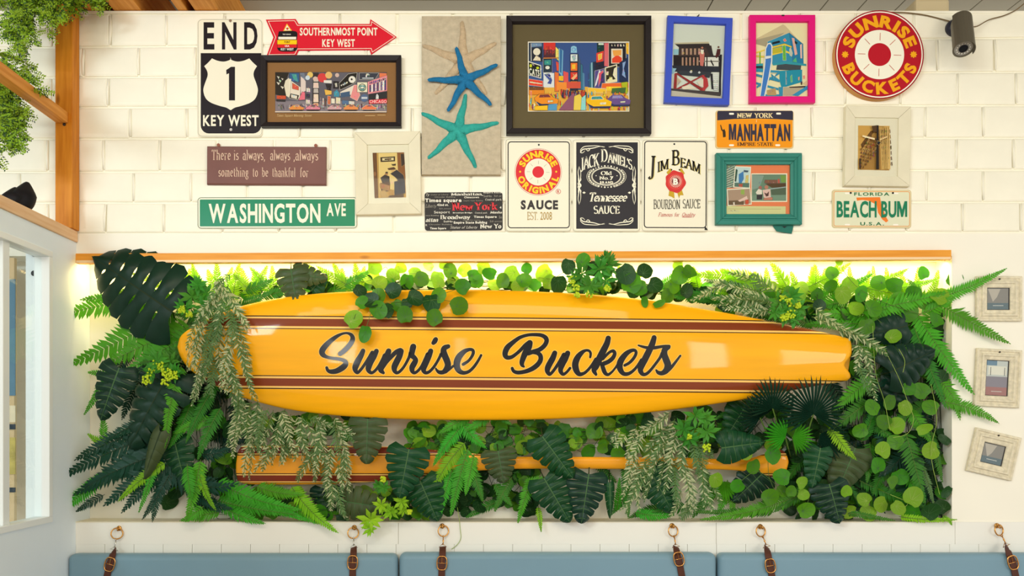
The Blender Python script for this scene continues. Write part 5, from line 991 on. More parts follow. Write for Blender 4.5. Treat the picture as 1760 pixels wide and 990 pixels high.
# bench backs
VIN = mat('blue_grey_vinyl', (120, 152, 168), .38, noise=.04, nscale=2.2, bump=.06, bscale=300)
CUSH = .068
for i, (a, b, lab) in enumerate(((114.5, 683.2, 'blue-grey upholstered bench back, left one of three'), (685.4, 1233, 'blue-grey upholstered bench back in the middle, between the other two'), (1236.5, 1850, 'blue-grey upholstered bench back, right one of three'))):
    x0, x1 = P(a, 0, CUSH).x, P(b, 0, CUSH).x; zt = P(0, (951.5, 949.5, 950.5)[i], .045).z; t = thing('bench_back', lab, 'bench', ((x0+x1)/2, -.04, .45), group='upholstered bench backs')
    bm = bmesh.new(); bmesh.ops.create_cube(bm, size=1)
    for v in bm.verts: v.co = ((x0+x1)/2+v.co.x*(x1-x0), -.0375+v.co.y*.065, (zt+.42)/2+v.co.z*(zt-.42))
    bmesh.ops.bevel(bm, geom=[e for e in bm.edges if all(v.co.y < -.04 for v in e.verts) or (e.verts[0].co.z > zt-.01 and e.verts[1].co.z > zt-.01) or abs(e.verts[0].co.x-e.verts[1].co.x) < .01 and abs(e.verts[0].co.y-e.verts[1].co.y) < .01], offset=.024, segments=6, profile=.5, affect='EDGES')
    g = G(); g.bm(bm); g.obj('cushion', VIN, t, smooth=True)
    g = G(); g.box(x0+.01, x1-.01, -.50, -.0055, .36, .44, .02); g.obj('seat_cushion', VIN, t); g = G(); g.box(x0+.02, x1-.02, -.46, -.005, .0, .36); g.obj('base', mat('bench_base', (90, 80, 70), .6), t)
# straps
LEA = mat('brown_leather', (84, 48, 36), .5, noise=.15, nscale=30); BUC = mat('gold_buckle', (214, 156, 92), .22, metal=1)
for i, (hx, hy, rx, ry, dx, dy, ex, ey, bx, by) in enumerate(((205, 908, 201, 917, 196, 945, 184, 990, 188.5, 970), (609, 906.6, 607, 916, 608, 941, 606, 990, 606, 967), (760, 904, 762, 912.6, 761, 940, 759, 990, 759.5, 968), (1155, 903.5, 1157, 912.6, 1161.6, 940, 1172, 990, 1166.7, 961), (1306.6, 905, 1307.5, 913, 1317.7, 940, 1326.6, 990, 1324, 972.5), (1713, 903.4, 1717, 911, 1730, 938, 1745.6, 990, 1741, 967))):
    lab = ('brown leather bench strap on a brass ring, leftmost of the six', 'leather bench strap hanging near the right end of the left bench back', 'leather bench strap hanging at the left end of the middle bench back', 'leather bench strap leaning right near the right end of the middle bench back', 'leather bench strap hanging at the left end of the right bench back', 'leather bench strap leaning right at the far right edge')[i]
    t = thing('leather_strap', lab, 'strap', P(hx, hy, .005), group='leather straps holding the bench backs')
    g = G(); c = P(hx, hy, .0045); g.lathe(c, (0, -1, 0), [(.0095, 0), (.0100, .0012), (.006, .003), (.0035, .004), (.0035, .010)], 18); g.torus(c+Vector((.001, -.014, -.001)), (1, .15, .2), .0065, .0022, 14, 8); g.obj('hook', BRASS, t, smooth=True)
    g = G(); ang = math.atan2(dx-hx, dy-hy); rc = P(rx, ry, .016); g.torus(rc, (.35*math.cos(ang), -1, .12), .0205, .0024, 28, 8); g.obj('ring', BRASS, t, smooth=True)
    g = G(); a = P(rx+(dx-rx)*.36, ry+(dy-ry)*.36, .020); b = P(dx-(dx-rx)*.12, dy-(dy-ry)*.12, .030)
    g.torus(a, (1, .2, 0), .0045, .0014, 12, 6); m_ = (a+b)/2; g.tube([a, m_+Vector((.0015, 0, 0)), b], [.0016, .0024, .0018], 8); g.ball(m_, .003, 8, 5); g.obj('snap_clip', STEEL if i < 2 else BRASS, t, smooth=True)
    g = G(); lft = Vector((-math.cos(ang), 0, -math.sin(ang)*-1)); c = P(dx, dy, .034); dn = Vector((math.sin(ang), -.15, -math.cos(ang))).normalized(); sd = Vector((math.cos(ang), 0, math.sin(ang)))
    g.tube([c-dn*.012, c+sd*.0145+dn*.0, c-sd*.0145+dn*.0, c-dn*.012], .0015, 8); g.obj('d_ring', STEEL if i < 2 else BRASS, t, smooth=True)
    # strap follows over the rounded cushion edge
    path = [(dx, dy, .034), (dx+(ex-dx)*.12, dy+(ey-dy)*.12, .056), (dx+(ex-dx)*.35, dy+(ey-dy)*.35, .0725), (bx, by, .0745), (ex, ey, .0745), (ex+(ex-dx)*1.0, ey+(ey-dy)*1.0, .0745)]
    pts = [P(*p) for p in catmull(path, 5)]; vs = []; fs = []
    for j, p in enumerate(pts):
        tv = (pts[min(j+1, len(pts)-1)]-pts[max(j-1, 0)]).normalized(); sv = tv.cross(Vector((0, -1, 0))); sv = sv.normalized() if sv.length > .05 else sd; nv = sv.cross(tv).normalized()
        if nv.y > 0: nv = -nv
        for u, w_ in ((-.0125, 0), (-.012, .0022), (.012, .0022), (.0125, 0)): vs.append(p+sv*u+nv*w_)
    for j in range(len(pts)-1):
        for k in range(4): fs.append((j*4+k, j*4+(k+1) % 4, (j+1)*4+(k+1) % 4, (j+1)*4+k))
    g = G(); g.add(vs, fs); o = g.obj('strap', LEA, t); fixn(o)
    a2 = math.atan2(ex-dx, ey-dy); bc = P(bx, by, .079); tv = Vector((math.sin(a2), 0, -math.cos(a2))); sv = Vector((math.cos(a2), 0, math.sin(a2))); lp = []
    for k in range(24):
        q = 2*PI*k/24; cc, ss = math.cos(q), math.sin(q); f = lambda v, e: math.copysign(abs(v)**e, v); lp.append(bc+sv*f(cc, .6)*.0165*(1+.12*(1-abs(ss)))+tv*f(ss, .6)*.0255)
    g = G(); g.tube(lp+[lp[0], lp[1]], .0026, 8, False); g.tube([bc-sv*.016, bc+sv*.016], .0016, 6); bk_ = g.obj('buckle', BUC, t, smooth=True)
    g = G(); g.tube([bc-tv*.001, bc-tv*.022+Vector((0, -.002, 0))], .0013, 6); g.obj('prong', BUC, bk_)
# ================================================================ SURFBOARD, PADDLE
def striped(name, bounds, base, slope, unit, brown=(128, 54, 16), cream=(246, 196, 104), dark=(46, 22, 14), coat=.3, rough=.45):
    """lacquered wood with inlaid stripes measured from the object's own centre line"""
    m = bpy.data.materials.new(name); m.use_nodes = True; nt = m.node_tree; N = nt.nodes; L = nt.links; b = N['Principled BSDF']
    tc = N.new('ShaderNodeTexCoord'); sp = N.new('ShaderNodeSeparateXYZ'); L.new(tc.outputs['Object'], sp.inputs[0])
    a = N.new('ShaderNodeMath'); a.operation = 'MULTIPLY_ADD'; a.inputs[1].default_value = slope; L.new(sp.outputs['X'], a.inputs[0]); L.new(sp.outputs['Z'], a.inputs[2])
    ab = N.new('ShaderNodeMath'); ab.operation = 'ABSOLUTE'; L.new(a.outputs[0], ab.inputs[0])
    sc = N.new('ShaderNodeMath'); sc.operation = 'MULTIPLY'; sc.inputs[1].default_value = unit/100.0; L.new(ab.outputs[0], sc.inputs[0])
    cr = N.new('ShaderNodeValToRGB'); cr.color_ramp.interpolation = 'CONSTANT'; els = cr.color_ramp.elements
    cols = [base, dark, cream, brown, cream, dark, base]
    els[0].position = 0; els[0].color = rgb(cols[0]); els[1].position = bounds[0]/100; els[1].color = rgb(cols[1])
    for p, c in zip(bounds[1:], cols[2:]): e = els.new(p/100); e.color = rgb(c)
    L.new(sc.outputs[0], cr.inputs[0])
    mp = N.new('ShaderNodeMapping'); mp.inputs['Scale'].default_value = (1.2, 6, 14); nz = N.new('ShaderNodeTexNoise'); nz.inputs['Scale'].default_value = 2.2; nz.inputs['Detail'].default_value = 6
    L.new(tc.outputs['Object'], mp.inputs[0]); L.new(mp.outputs[0], nz.inputs['Vector'])
    mr = N.new('ShaderNodeMapRange'); mr.inputs['From Min'].default_value = .3; mr.inputs['From Max'].default_value = .7; mr.inputs['To Min'].default_value = .93; mr.inputs['To Max'].default_value = 1.06; L.new(nz.outputs['Fac'], mr.inputs['Value'])
    hs = N.new('ShaderNodeHueSaturation'); L.new(cr.outputs[0], hs.inputs['Color']); L.new(mr.outputs[0], hs.inputs['Value']); L.new(hs.outputs[0], b.inputs['Base Color'])
    b.inputs['Roughness'].default_value = rough; b.inputs['Specular IOR Level'].default_value = .12; b.inputs['Coat Weight'].default_value = coat; b.inputs['Coat Roughness'].default_value = .05; b.inputs['Coat IOR'].default_value = 1.5
    return m
def board_mesh(name, st, cx, cy, dc, half, mat_, parent, nx=150, nt=22, notch=None, endr=40, pw=2.8, rocker=0):
    ko = (D-dc-half)/D/PXM; c = catmull(st, 12); xs = [p[0] for p in c]; X0, X1 = st[0][0], st[-1][0]
    def yy(x):
        for i in range(len(c)-1):
            if c[i][0] <= x <= c[i+1][0]: f = (x-c[i][0])/max(1e-6, c[i+1][0]-c[i][0]); return c[i][1]+(c[i+1][1]-c[i][1])*f, c[i][2]+(c[i+1][2]-c[i][2])*f
        return c[-1][1:] if x > X1-1 else c[0][1:]
    X = [X0+(X1-X0)*(.5-.5*math.cos(PI*i/nx))*.5+(X1-X0)*(i/nx)*.5 for i in range(nx+1)]
    T = [-math.cos(PI*j/nt) for j in range(nt+1)]
    def surf(x, t):
        yt, yb = yy(x); e = min(1, (x-X0)/endr+.02, (X1-x)/(endr*.35)+.25); e = max(0, e); e = (1-(1-e)**2)**.5
        h = half*e*max(0, 1-abs(t)**pw)**.5; q = (x-X0)/(X1-X0); rk = rocker*((2*q-1)**4)
        py = (yt+yb)/2+t*(yb-yt)/2; px = x
        if notch: px += notch(x, py)
        return px, py, h, rk
    vs = []; n = nt+1
    for s_ in (1, -1):
        for x in X:
            for t in T: px, py, h, rk = surf(x, t); vs.append(((px-cx)*ko, -(s_*h*(1 if s_ > 0 else .7)+rk), -(py-cy)*ko))
    fs = []; o2 = n*(nx+1)
    for i in range(nx):
        for j in range(nt): a = i*n+j; fs.append((a, a+1, a+n+1, a+n)); a += o2; fs.append((a, a+n, a+n+1, a+1))
    for i in (0, nx):
        fs.append(tuple([i*n+j for j in range(n)]+[o2+i*n+j for j in range(n-1, -1, -1)])) 
    o = mesh_obj(name, vs, fs, mat_, parent, smooth=True)
    bm = bmesh.new(); bm.from_mesh(o.data); bmesh.ops.remove_doubles(bm, verts=bm.verts[:], dist=.0002); bmesh.ops.recalc_face_normals(bm, faces=bm.faces[:]); bm.to_mesh(o.data); bm.free(); o.data.polygons.foreach_set('use_smooth', [True]*len(o.data.polygons))
    def depth(px, py):
        yt, yb = yy(px); t = (py-(yt+yb)/2)/((yb-yt)/2); _, _, h, rk = surf(px, max(-1, min(1, t))); return h+rk
    return o, depth, ko
BC = (800, 608); bd_ = .050; bh = .034
t = thing('surfboard', 'large glossy amber wooden surfboard with brown stripes and black script writing', 'surfboard', P(BC[0], BC[1], bd_+bh)); t.location.y = -bd_
st = [(299, 593, 596), (301, 583, 605), (306, 574, 616), (317, 565, 631), (335, 555, 645), (360, 542, 660), (400, 526.5, 678), (437, 517, 690), (490, 507.5, 703), (560, 500.5, 712.5), (640, 497, 718.5), (740, 495.5, 721.5), (850, 496, 722), (940, 499, 720.5), (1020, 503.5, 717), (1100, 511, 710.5), (1180, 523, 701.5), (1260, 536.5, 690), (1320, 548, 680), (1380, 560, 668), (1430, 570.5, 659.5), (1455, 576.5, 656), (1468, 580.5, 653.5)]
SB = striped('surfboard_lacquer', [39.5, 41.3, 44.6, 58, 61, 63], (248, 174, 6), .0088, PXM*D/(D-bd_-bh))
def tail(x, py):
    f = max(0, (x-1425)/43)**1.5; return -13*f*math.exp(-((py-627)/11.0)**2)-6*f*max(0, (py-648)/8)
sb, sdep, sk = board_mesh('board', st, BC[0], BC[1], bd_, bh, SB, t, notch=tail, rocker=-.004)
g = G()
for x in (560, 1150):
    p = P(x, 610, 0); g.box(p.x-.04, p.x+.04, -.028, DEP-.001, p.z-.05, p.z+.05)
g.obj('wall_bracket', DARKM, t)
# script lettering: pen strokes (x, y, half width) read off in enlarged pixels
Z1 = (540, 560, 9.9); Z2 = (680, 560, 9.9); Z3 = (850, 560, 9.9); Z4 = (1000, 560, 9.778)
STK = [
 (Z1, [(440, 478, 42), (500, 435, 46), (575, 360, 47), (632, 285, 47), (656, 215, 44), (630, 155, 34), (560, 124, 22), (470, 138, 24), (370, 190, 36), (270, 265, 45), (185, 350, 53), (135, 430, 56), (150, 490, 48), (215, 530, 32), (310, 552, 30), (400, 562, 32), (480, 580, 34), (535, 615, 42), (530, 665, 52), (470, 720, 56), (380, 768, 50), (290, 780, 42), (235, 760, 32), (214, 712, 27)]),
 (Z1, [(832, 425, 42), (800, 500, 50), (745, 600, 58), (705, 690, 58), (700, 750, 46), (735, 798, 30), (790, 750, 28), (860, 655, 28), (930, 550, 32), (990, 455, 36)]),
 (Z1, [(1060, 430, 44), (1020, 520, 50), (960, 620, 55), (925, 710, 55), (930, 765, 42), (975, 800, 30), (1035, 765, 27), (1095, 690, 27), (1150, 600, 30), (1200, 500, 34)]),
 (Z1, [(1268, 430, 50), (1235, 520, 58), (1180, 620, 64), (1140, 700, 62), (1140, 760, 50), (1178, 800, 28)]),
 (Z1, [(1160, 730, 28), (1230, 620, 34), (1310, 530, 38), (1390, 450, 42), (1465, 415, 44)]),
 (Z1, [(1478, 430, 52), (1450, 520, 56), (1400, 620, 58), (1365, 700, 55), (1370, 765, 42), (1412, 800, 30), (1480, 755, 27), (1550, 660, 26), (1612, 540, 28), (1640, 450, 30)]),
 (Z2, [(300, 355, 56), (282, 430, 54), (275, 500, 50), (320, 545, 44), (340, 590, 48), (310, 650, 54), (280, 710, 52), (285, 770, 42), (322, 800, 30), (380, 765, 27), (440, 690, 27), (490, 590, 28), (540, 480, 30)]),
 (Z2, [(598, 428, 46), (565, 520, 52), (515, 630, 55), (480, 715, 52), (480, 768, 42), (518, 800, 32), (580, 775, 28), (650, 700, 27), (720, 590, 26), (775, 480, 28)]),
 (Z2, [(682, 232, 44), (662, 268, 46), (642, 292, 38)]),
 (Z2, [(895, 350, 40), (835, 375, 50), (815, 430, 56), (838, 510, 60), (872, 590, 60), (890, 660, 58), (872, 725, 56), (815, 785, 42), (745, 790, 36), (700, 755, 24), (685, 725, 16)]),
 (Z2, [(850, 785, 30), (920, 735, 24), (985, 680, 22)]),
 (Z2, [(1150, 655, 30), (1235, 600, 27), (1295, 525, 28), (1322, 455, 30), (1305, 410, 30), (1245, 405, 32), (1165, 440, 44), (1085, 520, 58), (1045, 610, 62), (1045, 700, 58), (1085, 770, 48), (1160, 800, 36), (1250, 775, 30), (1330, 700, 28), (1400, 600, 26), (1455, 500, 22)]),
 (Z3, [(600, 290, 54), (580, 370, 58), (530, 450, 58), (490, 540, 52), (465, 620, 46), (472, 670, 36), (498, 695, 20)]),
 (Z3, [(590, 275, 34), (520, 330, 34), (440, 415, 32), (360, 485, 32), (280, 535, 36), (205, 535, 42), (178, 475, 50), (215, 375, 52), (310, 285, 42), (430, 200, 34), (560, 158, 30), (690, 150, 32), (800, 162, 36), (870, 205, 42), (885, 265, 42), (845, 340, 42), (765, 405, 42), (660, 440, 40), (575, 470, 40)]),
 (Z3, [(640, 450, 34), (720, 460, 38), (775, 500, 42), (785, 570, 44), (750, 640, 46), (680, 705, 46), (590, 755, 42), (490, 785, 38), (390, 795, 36), (325, 770, 32), (300, 722, 28)]),
 (Z3, [(1024, 462, 46), (990, 550, 54), (940, 640, 56), (905, 715, 54), (900, 775, 44), (935, 825, 32), (985, 785, 28), (1055, 690, 30), (1120, 590, 34), (1180, 490, 38)]),
 (Z3, [(1244, 465, 48), (1205, 555, 54), (1155, 650, 54), (1125, 730, 48), (1130, 785, 40), (1168, 825, 30), (1225, 790, 26), (1285, 720, 25)]),
 (Z4, [(140, 530, 20), (148, 465, 24), (120, 420, 24), (60, 415, 26), (-10, 460, 42), (-75, 540, 55), (-110, 640, 60), (-95, 740, 56), (-45, 810, 42), (30, 800, 30), (100, 745, 27), (170, 660, 27), (235, 560, 30)]),
 (Z4, [(444, 208, 48), (420, 300, 55), (360, 420, 60), (290, 560, 62), (235, 680, 60), (205, 750, 46), (238, 818, 26)]),
 (Z4, [(350, 560, 26), (420, 485, 26), (480, 435, 26), (530, 425, 32), (552, 470, 34), (520, 540, 38), (450, 600, 40), (370, 635, 40)]),
 (Z4, [(335, 640, 36), (360, 720, 40), (390, 790, 38), (440, 820, 28), (505, 775, 22), (560, 710, 20), (600, 650, 22)]),
 (Z4, [(720, 665, 26), (800, 620, 28), (870, 545, 29), (910, 465, 28), (895, 415, 28), (835, 415, 34), (750, 465, 46), (670, 560, 56), (635, 650, 58), (645, 730, 52), (695, 800, 40), (770, 808, 34), (850, 765, 28), (930, 680, 26), (1000, 570, 26)]),
 (Z4, [(1215, 198, 46), (1185, 300, 54), (1130, 420, 58), (1060, 560, 60), (1000, 680, 56), (985, 750, 48), (1020, 810, 36), (1080, 810, 30), (1150, 750, 27), (1230, 650, 26), (1310, 540, 26), (1345, 460, 26)]),
 (Z4, [(950, 328, 16), (1020, 350, 24), (1100, 368, 28), (1210, 370, 32), (1320, 352, 28), (1400, 340, 24), (1465, 345, 30)]),
 (Z4, [(1450, 360, 44), (1395, 400, 54), (1385, 480, 58), (1415, 570, 62), (1445, 660, 62), (1420, 745, 58), (1350, 795, 42), (1285, 785, 34), (1250, 745, 18)]),
 (Z4, [(1425, 770, 34), (1505, 695, 30), (1585, 595, 24), (1655, 502, 19)]),
]
def pen(extra, sc_):
    gs = []
    for (ox, oy, z_), pts in STK:
        c = catmull(pts, 5); gs.append(ribbon([(ox+x/z_, oy+y/z_) for x, y, w_ in c], [w_/z_*sc_+extra for x, y, w_ in c]))
    return join2(*gs)
for nm, ex, m_, dh, lb in (('lettering_edge', .95, mat('pale_gold_edge', (250, 206, 110), .35), .0006, 'pale gold outline'), ('lettering', .0, mat('gloss_black_paint', (20, 18, 20), .25, coat=.25, spec=.15), .0012, 'black script reading Sunrise Buckets')):
    ge = pen(ex, .93); vs = [((x-BC[0])*sk, -(sdep(x, y)+dh), -(y-BC[1])*sk) for x, y in ge[0]]
    o = mesh_obj(nm, vs, ge[1], m_, t, lb); face_front(o)
# paddle
t = thing('paddle', 'long wooden paddle with striped blade lying behind leaves below the surfboard', 'paddle', P(860, 798, .0)); t.location.y = .005
st = [(404, 795, 815), (405.5, 782, 824), (410, 771, 829), (420, 766.5, 832), (450, 765, 833), (520, 765, 833), (600, 766, 831), (680, 768.5, 825), (745, 773, 817), (800, 778, 811), (850, 782.5, 807.5), (900, 785, 806), (1000, 785.3, 806), (1140, 786, 807), (1216, 788, 807), (1262, 790, 808.5), (1290, 788, 812), (1310, 782, 817), (1328, 776, 820), (1343, 773, 817), (1352, 778, 811), (1356, 789, 799)]
PB = striped('paddle_lacquer', [15, 16.6, 18.6, 29, 31, 32.2], (240, 160, 30), 0.0, PXM, brown=(120, 46, 24))
board_mesh('shaft_and_blade', st, 860, 798, -.005, .012, PB, t, nx=170, nt=14, endr=14, pw=2.2)
g = G()
for x in (640, 1050): p = P(x, 796, 0); g.box(p.x-.012, p.x+.012, .010, DEP-.001, p.z-.012, p.z+.012)
g.obj('wall_bracket', DARKM, t)
# ================================================================ FOLIAGE
def leafmat(nm, col, rough=.45, trans=.25, rand=.14, coat=0.0, noise=.10): return mat(nm, col, rough, noise=noise, nscale=26, trans=trans, rand=rand, coat=coat)
LM = {
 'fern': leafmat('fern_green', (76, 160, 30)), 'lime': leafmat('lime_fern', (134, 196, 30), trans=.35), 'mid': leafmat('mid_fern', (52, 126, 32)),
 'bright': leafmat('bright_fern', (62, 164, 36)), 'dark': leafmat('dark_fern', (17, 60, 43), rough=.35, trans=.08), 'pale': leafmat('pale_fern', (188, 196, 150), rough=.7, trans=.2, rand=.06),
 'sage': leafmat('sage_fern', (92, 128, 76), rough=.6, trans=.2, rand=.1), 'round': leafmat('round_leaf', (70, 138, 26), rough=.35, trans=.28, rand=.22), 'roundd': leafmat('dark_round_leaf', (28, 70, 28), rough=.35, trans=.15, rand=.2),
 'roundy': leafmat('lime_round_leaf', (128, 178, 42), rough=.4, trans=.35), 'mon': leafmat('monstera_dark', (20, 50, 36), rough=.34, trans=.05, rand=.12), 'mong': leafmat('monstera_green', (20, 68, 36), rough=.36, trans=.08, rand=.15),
 'olive': leafmat('monstera_olive', (70, 84, 50), rough=.4, trans=.08, rand=.1), 'palm': leafmat('palm_dark', (20, 54, 38), rough=.4, trans=.08), 'berry': leafmat('berry_yellow_green', (196, 220, 46), rough=.4, trans=.1, rand=0, noise=.05),
 'vein': leafmat('leaf_vein', (72, 108, 62), rough=.5, trans=.1, rand=0), 'stem': leafmat('stem_green', (84, 112, 44), rough=.6, trans=0, rand=0), 'stemd': leafmat('stem_dark', (36, 52, 28), rough=.6, trans=0, rand=0), 'stemy': leafmat('stem_pale', (150, 176, 80), rough=.6, trans=0, rand=0),
 'grl': leafmat('garland_leaf', (136, 172, 40), rough=.5, trans=.25), 'grd': leafmat('garland_leaf_dark', (52, 84, 36), rough=.5, trans=.15), 'rose': leafmat('rosette_leaf', (66, 140, 44), rough=.45, trans=.2), 'rosel': leafmat('rosette_leaf_lime', (150, 204, 44), rough=.45, trans=.3)}
FR = random.Random(11)
def bez(a, c, b, t): return a*(1-t)**2+c*2*t*(1-t)+b*t*t
def frond(parent, base, tip, width, bow=0, col='fern', n=None, lean=28, roll=0.0, thin=1.0, mix=None, name='frond', jit=.12, d0=0.0, d1=.03, bulge=.02, taper=.75, serr=0, full=.55):
    """a fern frond from base to tip (photo pixels); leaflets stand off a curved midrib"""
    A = P(base[0], base[1], d0); B = P(tip[0], tip[1], d1); v = B-A; L_ = v.length
    nrm = Vector((0, -1, 0)); side = v.cross(nrm).normalized()
    ctrl = (A+B)/2+side*(bow/PXM)+nrm*bulge; W = width/PXM/2
    n = n or max(10, int(L_*PXM/max(3.6, width*.092))); vs = []; fs = []; fm = []
    off = Vector(parent.location); prev = None
    for i in range(n+1):
        t = i/n; c = bez(A, ctrl, B, t); T = (bez(A, ctrl, B, min(1, t+.02))-bez(A, ctrl, B, max(0, t-.02))).normalized()
        N0 = (nrm-T*nrm.dot(T)).normalized(); S0 = T.cross(N0).normalized(); S = S0*math.cos(roll)+N0*math.sin(roll); N = (N0*math.cos(roll)-S0*math.sin(roll))
        k = len(vs); hw = .0013*(1-.6*t); vs += [c+S*hw+N*.0012, c-S*hw+N*.0012]; fm_ = 1
        if prev is not None: fs.append((prev, prev+1, k+1, k)); fm.append(1)
        prev = k
        if i < 1: continue
        pr = min(1, full+(1-full)*t/.3) * (1-t)**taper + .05; sp = L_/n
        for sg in (1, -1):
            l = W*pr*FR.uniform(1-jit, 1+jit)
            if l < .002: continue
            an = R(lean+14*t)+FR.uniform(-jit, jit)*.6; dr = (S*sg*math.cos(an)+T*math.sin(an)+N*FR.uniform(-.22, .12)).normalized(); w2 = sp*.5*thin
            b = len(vs); q = c+N*.0004*sg; dro = -N*l*.10
            vs += [q-T*w2*.85, q+T*w2*.85, q+dr*l*.55+T*w2+dro*.4, q+dr*l+dro, q+dr*l*.55-T*w2+dro*.4+N*.0005]
            fs += [(b, b+1, b+2, b+4), (b+4, b+2, b+3)]; fm += [0 if not mix or (i+(sg > 0)) % 3 else 2]*2
    ms = [LM[col], LM['stemd'] if col in ('dark',) else LM['stem']]
    if mix: ms.append(LM[mix])
    return mesh_obj(name, [Vector(p)-off for p in vs], fs, ms, parent, fm=fm)
def plant(name, label, cat, px, py, d=0.0, group=None): return thing(name, label, cat, P(px, py, d), group=group)
def ferns(label, at, lst, name='fern_plant', cat='fern', **kw):
    t = plant(name, label, cat, at[0], at[1], kw.pop('d', 0))
    for f in lst:
        o = dict(kw); o.update(f[1] if len(f) > 1 and isinstance(f[1], dict) else {}); b = f[0]
        frond(t, (b[0], b[1]), (b[2], b[3]), b[4], b[5] if len(b) > 5 else 0, **o)
    return t
def monstera(label, base, tip, width, col='mon', n=6, d=.03, tilt=0.0, roll=0.0, holes=False, cup=.18, vein=True, slit=.16, stem=None, droop=.15, smooth_edge=False, oval=False):
    A = P(base[0], base[1], d); B = P(tip[0], tip[1], d+tilt); v = B-A; L_ = v.length; T = v.normalized(); nr = Vector((0, -1, 0)); S = T.cross(nr).normalized(); N = S.cross(T).normalized()
    if N.y > 0: N = -N
    S, N = S*math.cos(roll)+N*math.sin(roll), N*math.cos(roll)-S*math.sin(roll); W = width/PXM/2
    t = thing('monstera_leaf', label, 'leaf', A); vs = []; fs = []; fm = []
    def outl(u): q = max(0, min(1, (u+.16)/1.16)); return (W*(math.sin(PI*(.16+.84*q)**.92)+1e-6)**.6 if q < 1 else 0) if oval else W*1.12*(1-q)**.52*min(1, (q+.13)*2.7)**.6
    SS = [0, .15, .3, .45, .6, .78, .92, 1]; hol = [0, 0, 0, .05, .45, .8, 1, 1.6]
    if holes: SS = [0, .14, .24, .36, .46, .78, .93, 1]; hol = [0, 0, 1.1, .9, 0, 0, .6, 1.2]
    def pt(tm, u, s, h=0):
        um = tm+(u-tm)*s**1.45; r = outl(u)*s; return T*(um*L_)+S*r*sgn+N*(h-cup*W*s*s-droop*L_*(max(0, um))**2*.5)
    for sgn in (1, -1):
        for i in range(n):
            a0, a1 = i/n*.93, (i+1)/n*.93+(.07 if i == n-1 else 0); g_ = lambda a: -.16+1.16*(a/.93 if a < .93 else 1)**.74
            u0, u1 = g_(min(a0, .93)), g_(min(a1, .93)) if i < n-1 else 1.0; am = (a0+a1)/2; um = (u0+u1)/2; lw = (u1-u0)/2; k = len(vs)
            for j, s in enumerate(SS):
                gp = slit*hol[j]*(1 if smooth_edge is False else .25); se = s*(1 if j < len(SS)-1 else (.94 if not smooth_edge else .985)); f = 1-gp*(1.0 if j < len(SS)-1 else 1.5)
                e0, e1 = um-lw*f, um+lw*f; m0, m1 = am-(a1-a0)/2*f, am+(a1-a0)/2*f; vs += [pt(m0, e0, se), pt(am, um, s, (.006 if holes else .010)*W/.08*math.sin(PI*min(1, s*.95))), pt(m1, e1, se)]
            for j in range(len(SS)-1):
                for c in (0, 1): q = k+j*3+c; fs.append((q, q+1, q+4, q+3)); fm.append(0)
            if vein:
                b = len(vs); w_ = .0007+L_*.003
                for j, s in enumerate(SS[:-1]): q = vs[k+j*3+1]; vs += [q+T*w_*(1-s*.8)+N*.0006, q-T*w_*(1-s*.8)+N*.0006]
                for j in range(len(SS)-2): fs.append((b+2*j, b+2*j+1, b+2*j+3, b+2*j+2)); fm.append(1)
    b = len(vs); nf = len(fs); sgn = 1; M = 10
    for j in range(M+1): q = pt(j/M, 0, 0)+N*.0008; w_ = (.0014+L_*.006)*(1-.75*j/M); vs += [q+S*w_, q-S*w_]
    for j in range(M): fs.append((b+2*j, b+2*j+1, b+2*j+3, b+2*j+2)); fm.append(1)
    bl = mesh_obj('blade', vs[:b], fs[:nf], [LM[col], LM['vein'] if vein else LM['stemd']], t, fm=fm[:nf], smooth=True)
    mesh_obj('midrib', vs[b:], [tuple(i-b for i in f) for f in fs[nf:]], LM['vein'] if vein else LM['stemd'], bl)
    if stem is None: stem = (base[0]-(tip[0]-base[0])*.35, base[1]-(tip[1]-base[1])*.35)
    g = G(); e = P(stem[0], stem[1], -.092); g.tube([bez(A, (A+e)/2+Vector((0, .02, .01)), e, i/5)-A for i in range(6)], .0022, 6); mesh_obj('stem', g.v, g.f, LM['stemd'], t)
    return t
# round leaves share four meshes
def round_mesh(seed):
    rr = random.Random(seed); n = 16; vs = [(0, -.02, -.62), (0, .10, 0)]; fs = []
    for ring, k in ((.55, .06), (1, 0)):
        for i in range(n):
            q = -PI/2+2*PI*(i+.5)/n; r = ring*(1+rr.uniform(-.03, .03)); notch = 1-.30*math.exp(-((math.sin((q+PI/2)/2))/.16)**2)*ring
            vs.append((r*math.cos(q)*notch, .10*(1-ring)+rr.uniform(-.03, .03)+ring*ring*-.10*math.cos(2*q+seed), r*math.sin(q)*(notch if math.sin(q) < 0 else 1.08)))
    for i in range(n): j = (i+1) % n; fs += [(1, 2+j, 2+i), (2+i, 2+j, 2+n+j, 2+n+i)]
    fm = [0]*len(fs)
    for i in range(0, n, 2):          # thin raised veins
        a = Vector(vs[1])+Vector((0, -.025, -.35)); b = Vector(vs[2+n+i])*.86+Vector((0, -.03, 0)); d_ = (b-a).normalized(); p_ = Vector((-d_.z, 0, d_.x))*.022; k = len(vs); vs += [a+p_, a-p_, b-p_*.3, b+p_*.3]; fs.append((k, k+1, k+2, k+3)); fm.append(1)
    return vs, fs, fm
RM = {}
for cn in ('round', 'roundd', 'roundy'):
    for sd in range(4):
        v, f, fm = round_mesh(sd); me = bpy.data.meshes.new('round_leaf'); me.from_pydata([tuple(a) for a in v], [], f); me.materials.append(LM[cn]); me.materials.append(LM['vein'] if cn != 'roundy' else LM['stemy']); me.polygons.foreach_set('material_index', fm); me.polygons.foreach_set('use_smooth', [True]*len(me.polygons)); RM[cn, sd] = me
